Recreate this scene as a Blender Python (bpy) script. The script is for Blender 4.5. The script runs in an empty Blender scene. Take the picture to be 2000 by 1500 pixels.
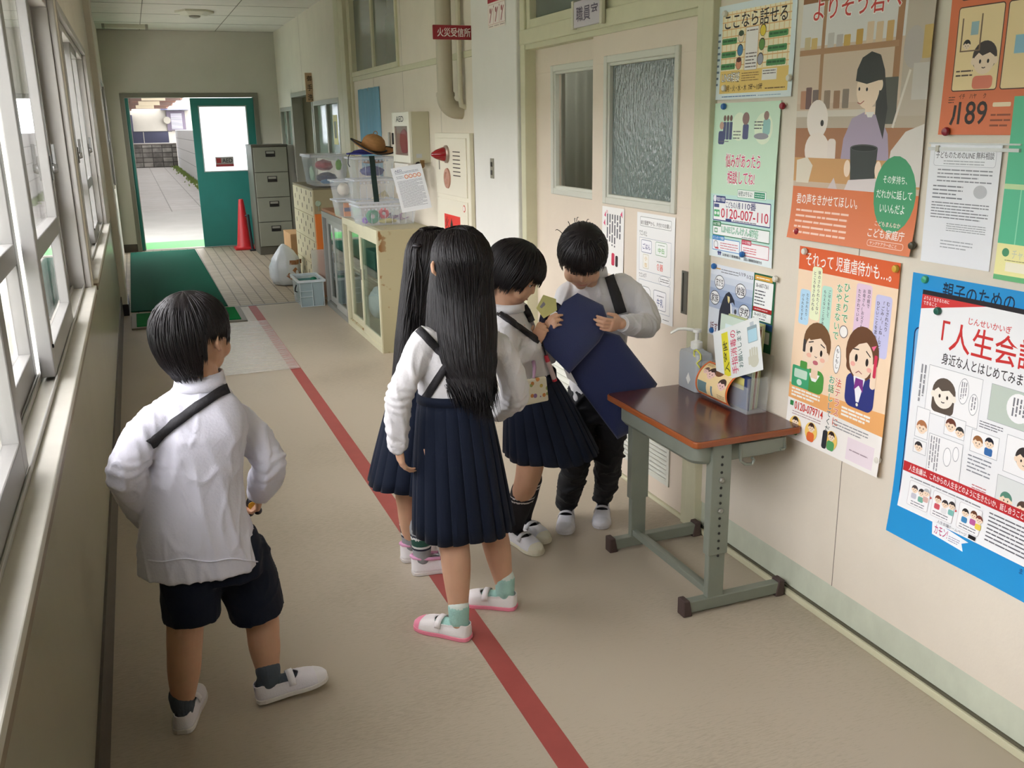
import bpy, bmesh, math, random
from mathutils import Vector, Matrix, noise
from mathutils.bvhtree import BVHTree
SC = bpy.context.scene
COL = SC.collection
# ---------------------------------------------------------------- camera
FPX, YAW, PITCH, ROLL, CH = 1829.6, 0.3707875, 0.271013, -0.0167521, 1.55
_f = Vector((math.sin(YAW)*math.cos(PITCH), math.cos(YAW)*math.cos(PITCH), -math.sin(PITCH)))
_r = Vector((math.cos(YAW), -math.sin(YAW), 0)); _u = _r.cross(_f)
_R = math.cos(ROLL)*_r + math.sin(ROLL)*_u
_U = -math.sin(ROLL)*_r + math.cos(ROLL)*_u
cd = bpy.data.cameras.new('camera'); cam = bpy.data.objects.new('camera', cd); COL.objects.link(cam)
cam.matrix_world = Matrix(((_R.x,_U.x,-_f.x,0),(_R.y,_U.y,-_f.y,0),(_R.z,_U.z,-_f.z,CH),(0,0,0,1)))
cd.sensor_width = 36; cd.lens = FPX*36/2000; cd.clip_start = .05; cd.clip_end = 300
SC.camera = cam
# ---------------------------------------------------------------- world, light, exposure
w = bpy.data.worlds.new('overcast_sky'); SC.world = w; w.use_nodes = True
w.node_tree.nodes['Background'].inputs[0].default_value = (.965,.965,1.0,1)
w.node_tree.nodes['Background'].inputs[1].default_value = 3.1
sl = bpy.data.lights.new('veiled_sun','SUN'); sl.energy = .3; sl.angle = 1.2; sl.color = (1,.97,.92)
so = bpy.data.objects.new('veiled_sun', sl); COL.objects.link(so); so.rotation_euler = (math.radians(38), math.radians(12), 0)
def portal(name, loc, rot, sx, sy):
    l = bpy.data.lights.new(name,'AREA'); l.shape='RECTANGLE'; l.size=sx; l.size_y=sy; l.cycles.is_portal=True
    o = bpy.data.objects.new(name,l); COL.objects.link(o); o.location=loc; o.rotation_euler=rot
PI = math.pi
portal('sky_portal', (-.42,2.375,1.47), (0,-PI/2,0), 1.2, 4.2)
portal('sky_portal', (-.42,6.05,1.47), (0,-PI/2,0), 1.2, 2.8)
portal('sky_portal', (-.42,11.3,1.47), (0,-PI/2,0), 1.2, 3.15)
portal('sky_portal', (.4,13.5,1.0), (-PI/2,0,0), .8, 1.95)
vs = SC.view_settings; vs.view_transform='Standard'; vs.look='None'; vs.exposure=2.04; vs.gamma=1; vs.use_curve_mapping=False
SC.cycles.use_denoising = True
SC.cycles.max_bounces = 10; SC.cycles.diffuse_bounces = 5; SC.cycles.transparent_max_bounces = 24; SC.cycles.sample_clamp_indirect = 6
# ---------------------------------------------------------------- helpers
def at(px, py, ax, v):          # a point of the photograph on the plane axis = v
    d = _f + _R*((px-1000)/FPX) - _U*((py-750)/FPX)
    o = Vector((0,0,CH)); t = (v-o[ax])/d[ax]; return o+d*t
MATS = {}
def srgb(c):
    return tuple((x/12.92 if x <= .04045 else ((x+.055)/1.055)**2.4) for x in c)
def M(name, rgb, rough=.55, metal=0., var=0., scale=12., bump=0., bscale=60., spec=.5, sheen=0., coat=0., lin=False, stretch=None, emit=0):
    if name in MATS: return MATS[name]
    m = bpy.data.materials.new(name); m.use_nodes = True; MATS[name] = m
    nt = m.node_tree; b = nt.nodes['Principled BSDF']
    c = tuple(rgb) if lin else srgb([x/255. for x in rgb])
    b.inputs['Base Color'].default_value = (*c,1); b.inputs['Roughness'].default_value = rough
    b.inputs['Metallic'].default_value = metal; b.inputs['Specular IOR Level'].default_value = spec
    if sheen: b.inputs['Sheen Weight'].default_value = sheen
    if coat: b.inputs['Coat Weight'].default_value = coat; b.inputs['Coat Roughness'].default_value = .1
    if emit: b.inputs['Emission Color'].default_value = (*c,1); b.inputs['Emission Strength'].default_value = emit
    if var or bump:
        tc = nt.nodes.new('ShaderNodeTexCoord'); mp = nt.nodes.new('ShaderNodeMapping')
        nt.links.new(tc.outputs['Object'], mp.inputs[0])
        if stretch: mp.inputs['Scale'].default_value = stretch
    if var:
        n = nt.nodes.new('ShaderNodeTexNoise'); n.inputs['Scale'].default_value = scale; n.inputs['Detail'].default_value = 6; n.inputs['Roughness'].default_value=.6
        nt.links.new(mp.outputs[0], n.inputs[0])
        r = nt.nodes.new('ShaderNodeValToRGB'); nt.links.new(n.outputs[0], r.inputs[0])
        e = r.color_ramp.elements; e[0].position=.3; e[1].position=.7
        e[0].color = (*[x*(1-var) for x in c],1); e[1].color = (*[min(1,x*(1+var*.6)) for x in c],1)
        nt.links.new(r.outputs[0], b.inputs['Base Color'])
    if bump:
        n2 = nt.nodes.new('ShaderNodeTexNoise'); n2.inputs['Scale'].default_value = bscale; n2.inputs['Detail'].default_value = 3
        nt.links.new(mp.outputs[0], n2.inputs[0])
        bp = nt.nodes.new('ShaderNodeBump'); bp.inputs['Strength'].default_value = bump; bp.inputs['Distance'].default_value = .01
        nt.links.new(n2.outputs[0], bp.inputs['Height']); nt.links.new(bp.outputs[0], b.inputs['Normal'])
    return m
def clear(name, rgb, alpha, rough=.1, spec=.5):       # thin clear plastic or film
    if name in MATS: return MATS[name]
    m = M(name, rgb, rough, spec=spec); m.node_tree.nodes['Principled BSDF'].inputs['Alpha'].default_value = alpha
    return m
def glass(name, tint=(.93,.97,.96), refl=1.0):        # thin window pane: fresnel mix of clear and mirror
    if name in MATS: return MATS[name]
    m = bpy.data.materials.new(name); m.use_nodes = True; MATS[name] = m
    nt = m.node_tree; nt.nodes.clear()
    out = nt.nodes.new('ShaderNodeOutputMaterial'); mx = nt.nodes.new('ShaderNodeMixShader')
    tr = nt.nodes.new('ShaderNodeBsdfTransparent'); tr.inputs[0].default_value = (*tint,1)
    gl = nt.nodes.new('ShaderNodeBsdfGlossy'); gl.inputs['Roughness'].default_value = .02; gl.inputs[0].default_value=(refl,refl,refl,1)
    lw = nt.nodes.new('ShaderNodeLayerWeight'); lw.inputs[0].default_value = .5; pw_ = nt.nodes.new('ShaderNodeMath'); pw_.operation='POWER'; pw_.inputs[1].default_value=5; nt.links.new(lw.outputs['Facing'],pw_.inputs[0])
    fr = nt.nodes.new('ShaderNodeMapRange'); fr.inputs[3].default_value=.04; nt.links.new(pw_.outputs[0],fr.inputs[0])
    nt.links.new(fr.outputs[0], mx.inputs[0]); nt.links.new(tr.outputs[0], mx.inputs[1]); nt.links.new(gl.outputs[0], mx.inputs[2])
    nt.links.new(mx.outputs[0], out.inputs[0]); return m
class MB:
    def __init__(s): s.v=[]; s.f=[]; s.m=[]
    def add(s, vs, fs, mi=0, X=None):
        b=len(s.v); s.v += [(X@Vector(v)) if X else Vector(v) for v in vs]
        s.f += [tuple(i+b for i in f) for f in fs]; s.m += [mi]*len(fs); return s
    def box(s, x0,x1,y0,y1,z0,z1, mi=0, X=None):
        x0,x1=min(x0,x1),max(x0,x1); y0,y1=min(y0,y1),max(y0,y1); z0,z1=min(z0,z1),max(z0,z1)
        e=(len(s.f)//6%17)*3e-5        # no two faces share exactly one plane
        if min(x1-x0,y1-y0,z1-z0)>4*e: x0+=e; y0+=e; z0+=e; x1-=e; y1-=e; z1-=e
        return s.add([(x0,y0,z0),(x1,y0,z0),(x1,y1,z0),(x0,y1,z0),(x0,y0,z1),(x1,y0,z1),(x1,y1,z1),(x0,y1,z1)],
            [(0,3,2,1),(4,5,6,7),(0,1,5,4),(1,2,6,5),(2,3,7,6),(3,0,4,7)], mi, X)
    def prism(s, poly, d, ax=2, mi=0, X=None):       # poly in the plane across axis ax, between d[0] and d[1]
        n=len(poly); P=[]
        for h in d:
            for a,b in poly: P.append({2:(a,b,h),1:(a,h,b),0:(h,a,b)}[ax])
        return s.add(P, [tuple(range(n))[::-1], tuple(range(n,2*n))]+[(i,(i+1)%n,n+(i+1)%n,n+i) for i in range(n)], mi, X)
    def tube(s, pts, r, n=8, mi=0, X=None, cap=True, flat=1.0, up=None):
        pts=[Vector(p) for p in pts]; k=len(pts); rr = r if isinstance(r,(list,tuple)) else [r]*k
        P=[]; F=[]; u=None
        for i,p in enumerate(pts):
            t=(pts[min(i+1,k-1)]-pts[max(i-1,0)])
            t = t.normalized() if t.length>1e-9 else Vector((0,0,1))
            if u is None:
                a = Vector(up) if up else (Vector((0,0,1)) if abs(t.z)<.9 else Vector((1,0,0)))
                u = (a-t*a.dot(t)).normalized()
            else:
                u = (u-t*u.dot(t)); u = u.normalized() if u.length>1e-6 else t.orthogonal().normalized()
            w_=t.cross(u)
            for j in range(n):
                a=2*PI*j/n; P.append(p+(u*math.cos(a)*flat+w_*math.sin(a))*rr[i])
        for i in range(k-1):
            for j in range(n):
                F.append((i*n+j,i*n+(j+1)%n,(i+1)*n+(j+1)%n,(i+1)*n+j))
        if cap: F += [tuple(range(n))[::-1], tuple(range((k-1)*n,k*n))]
        return s.add(P,F,mi,X)
    def lathe(s, prof, c=(0,0,0), n=24, mi=0, X=None, sx=1, sy=1):
        P=[];F=[];k=len(prof)
        for r,z in prof:
            for j in range(n):
                a=2*PI*j/n; P.append((c[0]+r*sx*math.cos(a),c[1]+r*sy*math.sin(a),c[2]+z))
        for i in range(k-1):
            for j in range(n): F.append((i*n+j,i*n+(j+1)%n,(i+1)*n+(j+1)%n,(i+1)*n+j))
        F += [tuple(range(n))[::-1], tuple(range((k-1)*n,k*n))]
        return s.add(P,F,mi,X)
    def sph(s, c, r, n=16, m=10, mi=0, X=None):
        r = r if isinstance(r,(tuple,list)) else (r,r,r)
        P=[(0,0,1)]; 
        for i in range(1,m):
            for j in range(n):
                a=PI*i/m; b=2*PI*j/n; P.append((math.sin(a)*math.cos(b),math.sin(a)*math.sin(b),math.cos(a)))
        P.append((0,0,-1)); F=[]
        for j in range(n): F.append((0,1+j,1+(j+1)%n)); F.append((len(P)-1,1+(m-2)*n+(j+1)%n,1+(m-2)*n+j))
        for i in range(m-2):
            for j in range(n): F.append((1+i*n+j,1+(i+1)*n+j,1+(i+1)*n+(j+1)%n,1+i*n+(j+1)%n))
        return s.add([(c[0]+p[0]*r[0],c[1]+p[1]*r[1],c[2]+p[2]*r[2]) for p in P],F,mi,X)
    def loft(s, rings, mi=0, cap=True, closed=True, X=None):
        n=len(rings[0]); P=[p for r in rings for p in r]; F=[]
        for i in range(len(rings)-1):
            for j in range(n if closed else n-1):
                F.append((i*n+j,i*n+(j+1)%n,(i+1)*n+(j+1)%n,(i+1)*n+j))
        if cap: F += [tuple(range(n))[::-1], tuple(range((len(rings)-1)*n,len(rings)*n))]
        return s.add(P,F,mi,X)
    def merge(s, o, X=None):
        b=len(s.v); s.v+=[(X@v) if X else v for v in o.v]; s.f+=[tuple(i+b for i in f) for f in o.f]; s.m+=o.m; return s
def worg(o):
    p=Vector((0,0,0))
    while o: p=p+Vector(o.location); o=o.parent
    return p
def obj(name, mb, mats, parent=None, smooth=False, bevel=0, seg=2, solid=0, weld=False):
    me = bpy.data.meshes.new(name); off = worg(parent) if parent else Vector((0,0,0))
    me.from_pydata([tuple(v-off) for v in mb.v], [], mb.f)
    for m in (mats if isinstance(mats,(list,tuple)) else [mats]): me.materials.append(m)
    if len(me.polygons)==len(mb.m): me.polygons.foreach_set('material_index', mb.m)
    o = bpy.data.objects.new(name, me); COL.objects.link(o)
    if parent: o.parent = parent
    bm = bmesh.new(); bm.from_mesh(me)
    if weld: bmesh.ops.remove_doubles(bm, verts=bm.verts, dist=1e-5)
    bmesh.ops.recalc_face_normals(bm, faces=bm.faces); bm.to_mesh(me); bm.free()
    if smooth:
        me.polygons.foreach_set('use_smooth',[True]*len(me.polygons))
        if smooth is not True: me.set_sharp_from_angle(angle=math.radians(smooth))
    if solid:
        md=o.modifiers.new('thick','SOLIDIFY'); md.thickness=solid; md.offset=0
    if bevel:
        md=o.modifiers.new('edge','BEVEL'); md.width=bevel; md.segments=seg; md.limit_method='ANGLE'; md.angle_limit=math.radians(40)
        md.harden_normals=False
    return o
def tag(o, label, cat, group=None, kind=None):
    o['label']=label; o['category']=cat
    if group: o['group']=group
    if kind: o['kind']=kind
    return o
def thing(name, label, cat, loc=(0,0,0), group=None):
    o=bpy.data.objects.new(name,None); COL.objects.link(o); o.location=loc; o.empty_display_size=.1
    return tag(o,label,cat,group)
def struct(name, mb, mats, parent=None, **k):
    o=obj(name,mb,mats,parent,**k)
    if not parent: o['kind']='structure'
    return o
def dup(root, loc, label=None):
    r=root.copy(); COL.objects.link(r); r.location=loc
    if label: r['label']=label
    for ch in list(root.children):
        c=ch.copy(); COL.objects.link(c); c.parent=r
        for g in list(ch.children):
            d=g.copy(); COL.objects.link(d); d.parent=c
    return r
def text(body, size=1., off=0., align=0):     # glyph outlines: (list of (x, y)), faces; origin at baseline left
    c=bpy.data.curves.new('t','FONT'); c.body=body; c.size=size; c.offset=min(off,.05 if off>.045 else .009)*size; c.resolution_u=3
    o=bpy.data.objects.new('t',c); me=bpy.data.meshes.new_from_object(o)
    V=[(v.co.x,v.co.y) for v in me.vertices]; F=[tuple(p.vertices) for p in me.polygons]
    bpy.data.objects.remove(o); bpy.data.curves.remove(c); bpy.data.meshes.remove(me)
    return V,F
def bbox(V): return min(v[0] for v in V),max(v[0] for v in V),min(v[1] for v in V),max(v[1] for v in V)
# ================================================================ SETTING
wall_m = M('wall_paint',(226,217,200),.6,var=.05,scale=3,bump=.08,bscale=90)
wall_far = M('wall_paint_far',(218,212,196),.6,var=.05,scale=3,bump=.08,bscale=90)
pillar_m = M('pillar_paint',(230,228,221),.55,var=.03,scale=4)
band_m = M('lower_band',(200,206,186),.55,var=.14,scale=7,stretch=(1,1,.6))
trim_m = M('cream_metal',(206,203,172),.45,var=.05,scale=8)
base_dark = M('dark_base',(72,64,54),.5,var=.15,scale=10)
alu = M('aluminium',(150,148,144),.42,metal=.35,var=.05,scale=5)
alu_w = M('white_aluminium',(172,169,163),.45,var=.05,scale=5)
pane = glass('window_glass',(.965,.96,.96))
dark_in = M('dark_interior',(74,78,74),.8)
curtain_g = M('grey_curtain',(96,102,96),.9,var=.12,scale=5,stretch=(8,8,.3))
# floor: vinyl with fine brushed streaks
fm = M('vinyl_floor',(164,148,124),.36,spec=.42); nt=fm.node_tree; pb=nt.nodes['Principled BSDF']
tc=nt.nodes.new('ShaderNodeTexCoord'); mp=nt.nodes.new('ShaderNodeMapping'); nt.links.new(tc.outputs['Object'],mp.inputs[0])
mp.inputs['Rotation'].default_value=(0,0,.55); mp.inputs['Scale'].default_value=(22,130,1)
n1=nt.nodes.new('ShaderNodeTexNoise'); n1.inputs['Scale'].default_value=1.6; n1.inputs['Detail'].default_value=8; n1.inputs['Roughness'].default_value=.7; nt.links.new(mp.outputs[0],n1.inputs[0])
n2=nt.nodes.new('ShaderNodeTexNoise'); n2.inputs['Scale'].default_value=1.1; n2.inputs['Detail'].default_value=5; nt.links.new(tc.outputs['Object'],n2.inputs[0])
ad=nt.nodes.new('ShaderNodeMath'); ad.operation='ADD'; nt.links.new(n1.outputs[0],ad.inputs[0]); nt.links.new(n2.outputs[0],ad.inputs[1])
cr=nt.nodes.new('ShaderNodeValToRGB'); e=cr.color_ramp.elements; e[0].position=.75; e[0].color=(*srgb([.625,.58,.505]),1); e[1].position=1.3; e[1].color=(*srgb([.705,.66,.585]),1)
nt.links.new(ad.outputs[0],cr.inputs[0]); nt.links.new(cr.outputs[0],pb.inputs['Base Color'])
rr=nt.nodes.new('ShaderNodeMapRange'); rr.inputs[3].default_value=.3; rr.inputs[4].default_value=.5; nt.links.new(n2.outputs[0],rr.inputs[0]); nt.links.new(rr.outputs[0],pb.inputs['Roughness'])
def tiles(name, c1, c2, mortar, sx, sy, msize, rough=.5, off=0., var=.0, stretch=None):
    m=M(name,c1,rough); nt=m.node_tree; pb=nt.nodes['Principled BSDF']
    tc=nt.nodes.new('ShaderNodeTexCoord'); bt=nt.nodes.new('ShaderNodeTexBrick'); mp=nt.nodes.new('ShaderNodeMapping')
    if stretch: mp.inputs['Rotation'].default_value=stretch
    nt.links.new(tc.outputs['Object'],mp.inputs[0]); nt.links.new(mp.outputs[0],bt.inputs['Vector'])
    bt.offset=off; bt.inputs['Scale'].default_value=1; bt.inputs['Brick Width'].default_value=sx; bt.inputs['Row Height'].default_value=sy
    bt.inputs['Mortar Size'].default_value=msize; bt.inputs['Mortar Smooth'].default_value=.2
    for k,c in (('Color1',c1),('Color2',c2),('Mortar',mortar)): bt.inputs[k].default_value=(*srgb([x/255 for x in c]),1)
    last=bt.outputs[0]
    if var:
        n=nt.nodes.new('ShaderNodeTexNoise'); n.inputs['Scale'].default_value=4; n.inputs['Detail'].default_value=6; nt.links.new(tc.outputs['Object'],n.inputs[0])
        r=nt.nodes.new('ShaderNodeMapRange'); r.inputs[1].default_value=.35; r.inputs[2].default_value=.65; r.inputs[3].default_value=1-var; r.inputs[4].default_value=1; nt.links.new(n.outputs[0],r.inputs[0])
        mx=nt.nodes.new('ShaderNodeMix'); mx.data_type='RGBA'; mx.blend_type='MULTIPLY'; mx.inputs[0].default_value=1
        nt.links.new(last,mx.inputs[6]); nt.links.new(r.outputs[0],mx.inputs[7]); last=mx.outputs[2]
    nt.links.new(last,pb.inputs['Base Color']); return m
tile_m = tiles('floor_tile',(176,164,142),(166,154,132),(112,102,86),.108,.108,.006,.5,var=.12)
YN, Y1, Y2 = -4.2, 8.66, 13.35
XL, XR, ZC = -.235, 1.9, 2.76
b=MB().box(XL-.1,XR+.1,YN,Y1,-.1,0,0); b.box(XL-.1,XR+.1,Y1,Y2+.12,-.1,-.001,1); b.box(.7,1.9,Y1-.02,Y1+.02,-.02,.004,2)
struct('floor',b,[fm,tile_m,alu])
# ceiling boards
cm=M('ceiling_board',(216,213,202),.8,var=.05,scale=6,bump=.1,bscale=120); joint=M('ceiling_joint',(120,118,104),.8)
b=MB().box(XL-.3,XR+.3,YN,Y2+.1,ZC,ZC+.1,0)
for k in range(-5,16):
    b.box(XL-.2,XR+.2,k*.91-.31,k*.91-.304,ZC-.002,ZC+.01,1)
for x in (.25,1.16): b.box(x,x+.008,YN,Y2,ZC-.002,ZC+.01,1)
struct('ceiling',b,[cm,joint])
# end wall with the doorway
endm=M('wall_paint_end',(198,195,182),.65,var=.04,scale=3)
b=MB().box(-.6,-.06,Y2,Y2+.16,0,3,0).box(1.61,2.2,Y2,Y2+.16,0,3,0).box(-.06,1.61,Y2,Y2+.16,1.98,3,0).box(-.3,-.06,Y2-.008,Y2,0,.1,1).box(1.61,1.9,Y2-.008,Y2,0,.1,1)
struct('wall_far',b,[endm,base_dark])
dframe=M('door_frame_grey',(120,118,104),.5)
b=MB().box(-.075,-.02,Y2-.02,Y2+.17,0,1.99).box(1.57,1.63,Y2-.02,Y2+.17,0,1.99).box(-.075,1.63,Y2-.02,Y2+.17,1.945,2.0).box(-.02,1.57,Y2,Y2+.17,-.02,.006)
fr=struct('trim_1',b,dframe,bevel=.004)
teal=M('teal_paint',(44,128,120),.45,var=.06,scale=5)
frost=bpy.data.materials.new('frosted_glass'); frost.use_nodes=True; nt=frost.node_tree; nt.nodes.clear()
o_=nt.nodes.new('ShaderNodeOutputMaterial'); t_=nt.nodes.new('ShaderNodeBsdfTranslucent'); t_.inputs[0].default_value=(.95,.97,1,1); d_=nt.nodes.new('ShaderNodeBsdfDiffuse'); d_.inputs[0].default_value=(.8,.83,.85,1)
n_=nt.nodes.new('ShaderNodeTexNoise'); n_.inputs['Scale'].default_value=90; bp=nt.nodes.new('ShaderNodeBump'); bp.inputs['Strength'].default_value=.4; nt.links.new(n_.outputs[0],bp.inputs['Height']); nt.links.new(bp.outputs[0],t_.inputs['Normal'])
x_=nt.nodes.new('ShaderNodeMixShader'); x_.inputs[0].default_value=.3; nt.links.new(t_.outputs[0],x_.inputs[1]); nt.links.new(d_.outputs[0],x_.inputs[2]); nt.links.new(x_.outputs[0],o_.inputs[0])
# right hand leaf, shut
y0=Y2+.03
b=MB()
for (x0,x1,z0,z1) in ((.77,.868,.01,1.94),(1.468,1.57,.01,1.94),(.868,1.468,.01,1.0),(.868,1.468,1.835,1.94)): b.box(x0,x1,y0,y0+.04,z0,z1)
leaf=struct('door_1',b,teal)
b=MB().box(.86,1.476,y0+.015,y0+.025,.99,1.84); struct('window_pane',b,frost,leaf)
b=MB()
for s in ((.862,.875,.995,1.84),(1.462,1.475,.995,1.84),(.862,1.475,.993,1.006),(.862,1.475,1.828,1.842)): b.box(s[0],s[1],y0-.006,y0+.012,s[2],s[3])
struct('gasket',b,M('gasket_pale',(170,178,172),.5),leaf)
# left hand leaf, folded open outwards
b=MB().box(-.02,.02,Y2+.02,Y2+.9,.01,1.94); lf=struct('door_2',b,teal); b=MB().box(.02,.028,Y2+.02,Y2+.05,.01,1.94); struct('edge_strip',b,alu_w,lf)
# ---------------------------------------------------------------- left wall and its windows
lowm=M('left_wainscot',(150,146,124),.28,var=.10,scale=2.2,spec=.45,stretch=(1,1.2,.35))
ZS,ZT=.875,2.05
b=MB().box(XL-.3,XL,YN,Y1+.02,0,ZS-.03,0)
piers=[(YN,.29),(4.46,4.72),(7.55,Y1+.02)]
for a,c in piers: b.box(XL-.3,XL,a,c,ZS-.03,ZC+.02,1)
b.box(XL-.3,XL,YN,Y1+.02,ZT+.03,ZC+.02,1)
b.box(XL-.3,XL-.01,9.2,Y2,0,ZS-.03,1).box(XL-.3,XL-.01,9.2,Y2,ZT+.03,ZC+.02,1).box(XL-.3,XL-.01,9.2,9.75,ZS-.03,ZT+.03,1).box(XL-.3,XL-.01,12.9,Y2,ZS-.03,ZT+.03,1)
struct('wall_left',b,[lowm,wall_far])
b=MB().box(-.55,-.188,Y1,9.22,0,ZC+.02,0).box(-.55,-.18,Y1-.01,9.23,0,.1,1); struct('trim_2',b,[wall_far,M('black_base',(30,30,36),.5)],bevel=.004)
b=MB().box(XL,XL+.008,YN,Y1-.01,0,.17); struct('baseboard_left',b,base_dark)
sillw=M('sill_white',(204,200,188),.4,var=.06,scale=9); sille=M('sill_edge',(128,114,92),.5)
for n,(a,c) in enumerate(((.29,4.46),(4.72,7.55))):
    b=MB().box(XL-.14,XL+.022,a-.03,c+.03,ZS-.004,ZS+.018,0).box(XL-.14,XL+.018,a-.03,c+.03,ZS-.034,ZS-.004,1)
    struct('trim_%d'%(3+n),b,[sillw,sille],bevel=.003)
def window_left(n,a,c,ns):
    b=MB(); x0,x1=XL-.17,XL-.02
    b.box(x0,x1,a,a+.035,ZS+.018,ZT+.03).box(x0,x1,c-.035,c,ZS+.018,ZT+.03).box(x0,x1,a,c,ZT-.02,ZT+.035)
    b.box(x0,XL-.075,a,c,ZS+.018,ZS+.03).box(XL-.072,XL-.066,a,c,ZS+.018,ZS+.036).box(XL-.028,XL-.022,a,c,ZS+.018,ZS+.034)
    # bright inner reveal with screws
    for yy in (a,c):
        s=1 if yy==a else -1
        b.box(XL-.02,XL+.004,yy-.02,yy+.03,ZS+.018,ZT+.05)
    b.box(XL-.02,XL+.004,a,c,ZT+.01,ZT+.05)
    wn=struct('window_%d'%n,b,alu_w,bevel=.003)
    p=(c-a-.07)/ns
    for k in range(ns):
        inner=(k+n)%2==0; xa=(XL-.064 if inner else XL-.115); xb=xa+.036
        s0=a+.035+p*k-(.03 if k else 0); s1=a+.035+p*(k+1)+(.03 if k<ns-1 else 0)
        z0,z1=ZS+.03,ZT-.015; f=MB(); ws=.062
        f.box(xa,xb,s0,s0+ws,z0,z1).box(xa,xb,s1-ws,s1,z0,z1).box(xa,xb,s0+ws,s1-ws,z0,z0+.07).box(xa,xb,s0+ws,s1-ws,z1-.05,z1).box(xa,xb,s0+ws,s1-ws,1.215,1.27)
        sash=struct('sash',f,alu,wn,bevel=.003)
        g=MB().box(xa+.015,xa+.02,s0+.03,s1-.03,z0+.03,1.24); struct('pane',g,pane,sash)
        g=MB().box(xa+.015,xa+.02,s0+.03,s1-.03,1.245,z1-.03); struct('pane',g,pane,sash)
        if inner:
            yy=s1-ws*.5; l=MB(); l.box(xb,xb+.006,yy-.016,yy+.016,1.39,1.47); l.lathe([(.017,0),(.019,.006),(.014,.018)],X=Matrix.Translation((xb+.004,yy,1.43))@Matrix.Rotation(PI/2,4,'Y'),n=16)
            l.box(xb+.008,xb+.02,yy-.009,yy+.009,1.43,1.51); struct('latch',l,M('latch_metal',(150,150,148),.35,metal=.7),sash,bevel=.002)
            struct('stop_screw',MB().lathe([(.006,0),(.005,.004)],X=Matrix.Translation((xb,s0+.03,.985))@Matrix.Rotation(PI/2,4,'Y'),n=10),M('black_rubber',(30,30,30),.6),sash)
window_left(1,.29,4.46,5); window_left(2,4.72,7.55,4); window_left(3,9.75,12.9,4)  # third window is unseen, added to bring daylight to the tiled end
# ---------------------------------------------------------------- right wall
b=MB(); T=.12
def rw(y0,y1,z0,z1,mi=0,x=XR): b.box(x,XR+T,y0,y1,z0,z1,mi)
rw(YN,2.97,.128,ZC+.02); rw(YN,2.97,0,.128,1,XR+.004)
for yy in (2.13,1.2,.3,-.6,-1.5): b.box(XR-.0006,XR+.01,yy,yy+.0025,.128,ZC,2)
rw(2.97,4.66,2.62,ZC+.02)
rw(5.37,8.66,0,1.93); rw(5.37,7.06,1.93,ZC+.02); rw(7.06,8.66,2.62,ZC+.02)
for yy,z0,z1 in ((6.99,1.66,2.76),(6.08,1.5,1.93),(7.9,1.86,1.93)): b.box(XR-.0006,XR+.01,yy,yy+.003,z0,z1,2)
rw(8.66,9.22,0,ZC+.02,3)
rw(9.22,10.76,1.80,ZC+.02,3); rw(9.22,10.76,0,1.24,3); rw(9.22,9.35,1.24,1.80,3); rw(10.70,10.76,0,1.9,3)
rw(10.76,12.2,1.93,ZC+.02,3); rw(12.2,Y2,1.78,ZC+.02,3); rw(12.2,Y2,0,1.02,3); rw(12.2,12.3,0,1.9,3); rw(13.15,Y2,0,1.9,3)
b.box(XR-.0008,XR+.01,11.35,11.354,1.93,ZC,2)
struct('wall_right',b,[wall_m,band_m,M('seam_dark',(120,112,98),.7),wall_far])
# base channel of the right wall
b=MB().box(XR-.012,XR+.01,YN,2.99,0,.022,0).box(XR-.004,XR+.01,YN,2.97,.022,.03,1).box(XR-.012,XR,5.37,8.66,0,.05,0)
struct('baseboard_right',b,[trim_m,M('joint_dark',(88,84,66),.7)],bevel=.002)
# pillar
b=MB().box(XR-.028,XR+T,4.68,5.37,0,ZC+.02,0); struct('trim_6',b,pillar_m,bevel=.006)
b=MB()
for y0,y1,x in ((5.36,5.40,XR-.012),(5.405,5.43,XR-.006),(8.64,8.70,XR-.02),(8.72,8.92,XR-.05),(8.94,8.98,XR-.02),(9.0,9.2,XR-.035)): b.box(x,XR+.02,y0,y1,0,ZC+.01)
struct('trim_7',b,trim_m,bevel=.003)
b=MB().box(XR-.01,XR+.02,5.40,8.66,1.93,1.968); struct('trim_8',b,trim_m,bevel=.003)
# transom window above the long wall
def frame(b,x0,x1,y0,y1,z0,z1,w,d=0):
    b.box(x0,x1,y0,y0+w,z0,z1).box(x0,x1,y1-w,y1,z0,z1).box(x0,x1,y0+w,y1-w,z0,z0+w).box(x0,x1,y0+w,y1-w,z1-w,z1)
dullg=M('dull_window_glass',(112,120,112),.12,var=.1,scale=2,spec=.6,coat=.3)
b=MB(); frame(b,XR-.015,XR+.05,7.06,8.66,1.968,2.64,.04); b.box(XR-.005,XR+.04,7.84,7.9,1.99,2.62); w4=struct('window_4',b,trim_m,bevel=.003)
for a,c,x in ((7.10,7.86,XR+.012),(7.88,8.62,XR+.03)): struct('pane',MB().box(x,x+.005,a,c,2.0,2.61),dullg,w4)
# far windows
greeng=M('green_window_glass',(150,172,160),.15,var=.08,scale=2,spec=.6,coat=.3)
b=MB(); frame(b,XR-.012,XR+.06,9.33,10.72,1.22,1.82,.05); b.box(XR,XR+.05,10.0,10.06,1.25,1.8); w5=struct('window_5',b,M('grey_alu',(160,160,148),.45,metal=.2),bevel=.003)
struct('pane',MB().box(XR+.03,XR+.035,9.37,10.68,1.26,1.79),greeng,w5)
b=MB(); frame(b,XR-.012,XR+.06,12.25,13.2,.99,1.8,.05); b.box(XR,XR+.05,12.75,12.8,1.0,1.78); w6=struct('window_6',b,MATS['grey_alu'],bevel=.003)
struct('pane',MB().box(XR+.03,XR+.035,12.29,13.16,1.03,1.76),greeng,w6)
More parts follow.
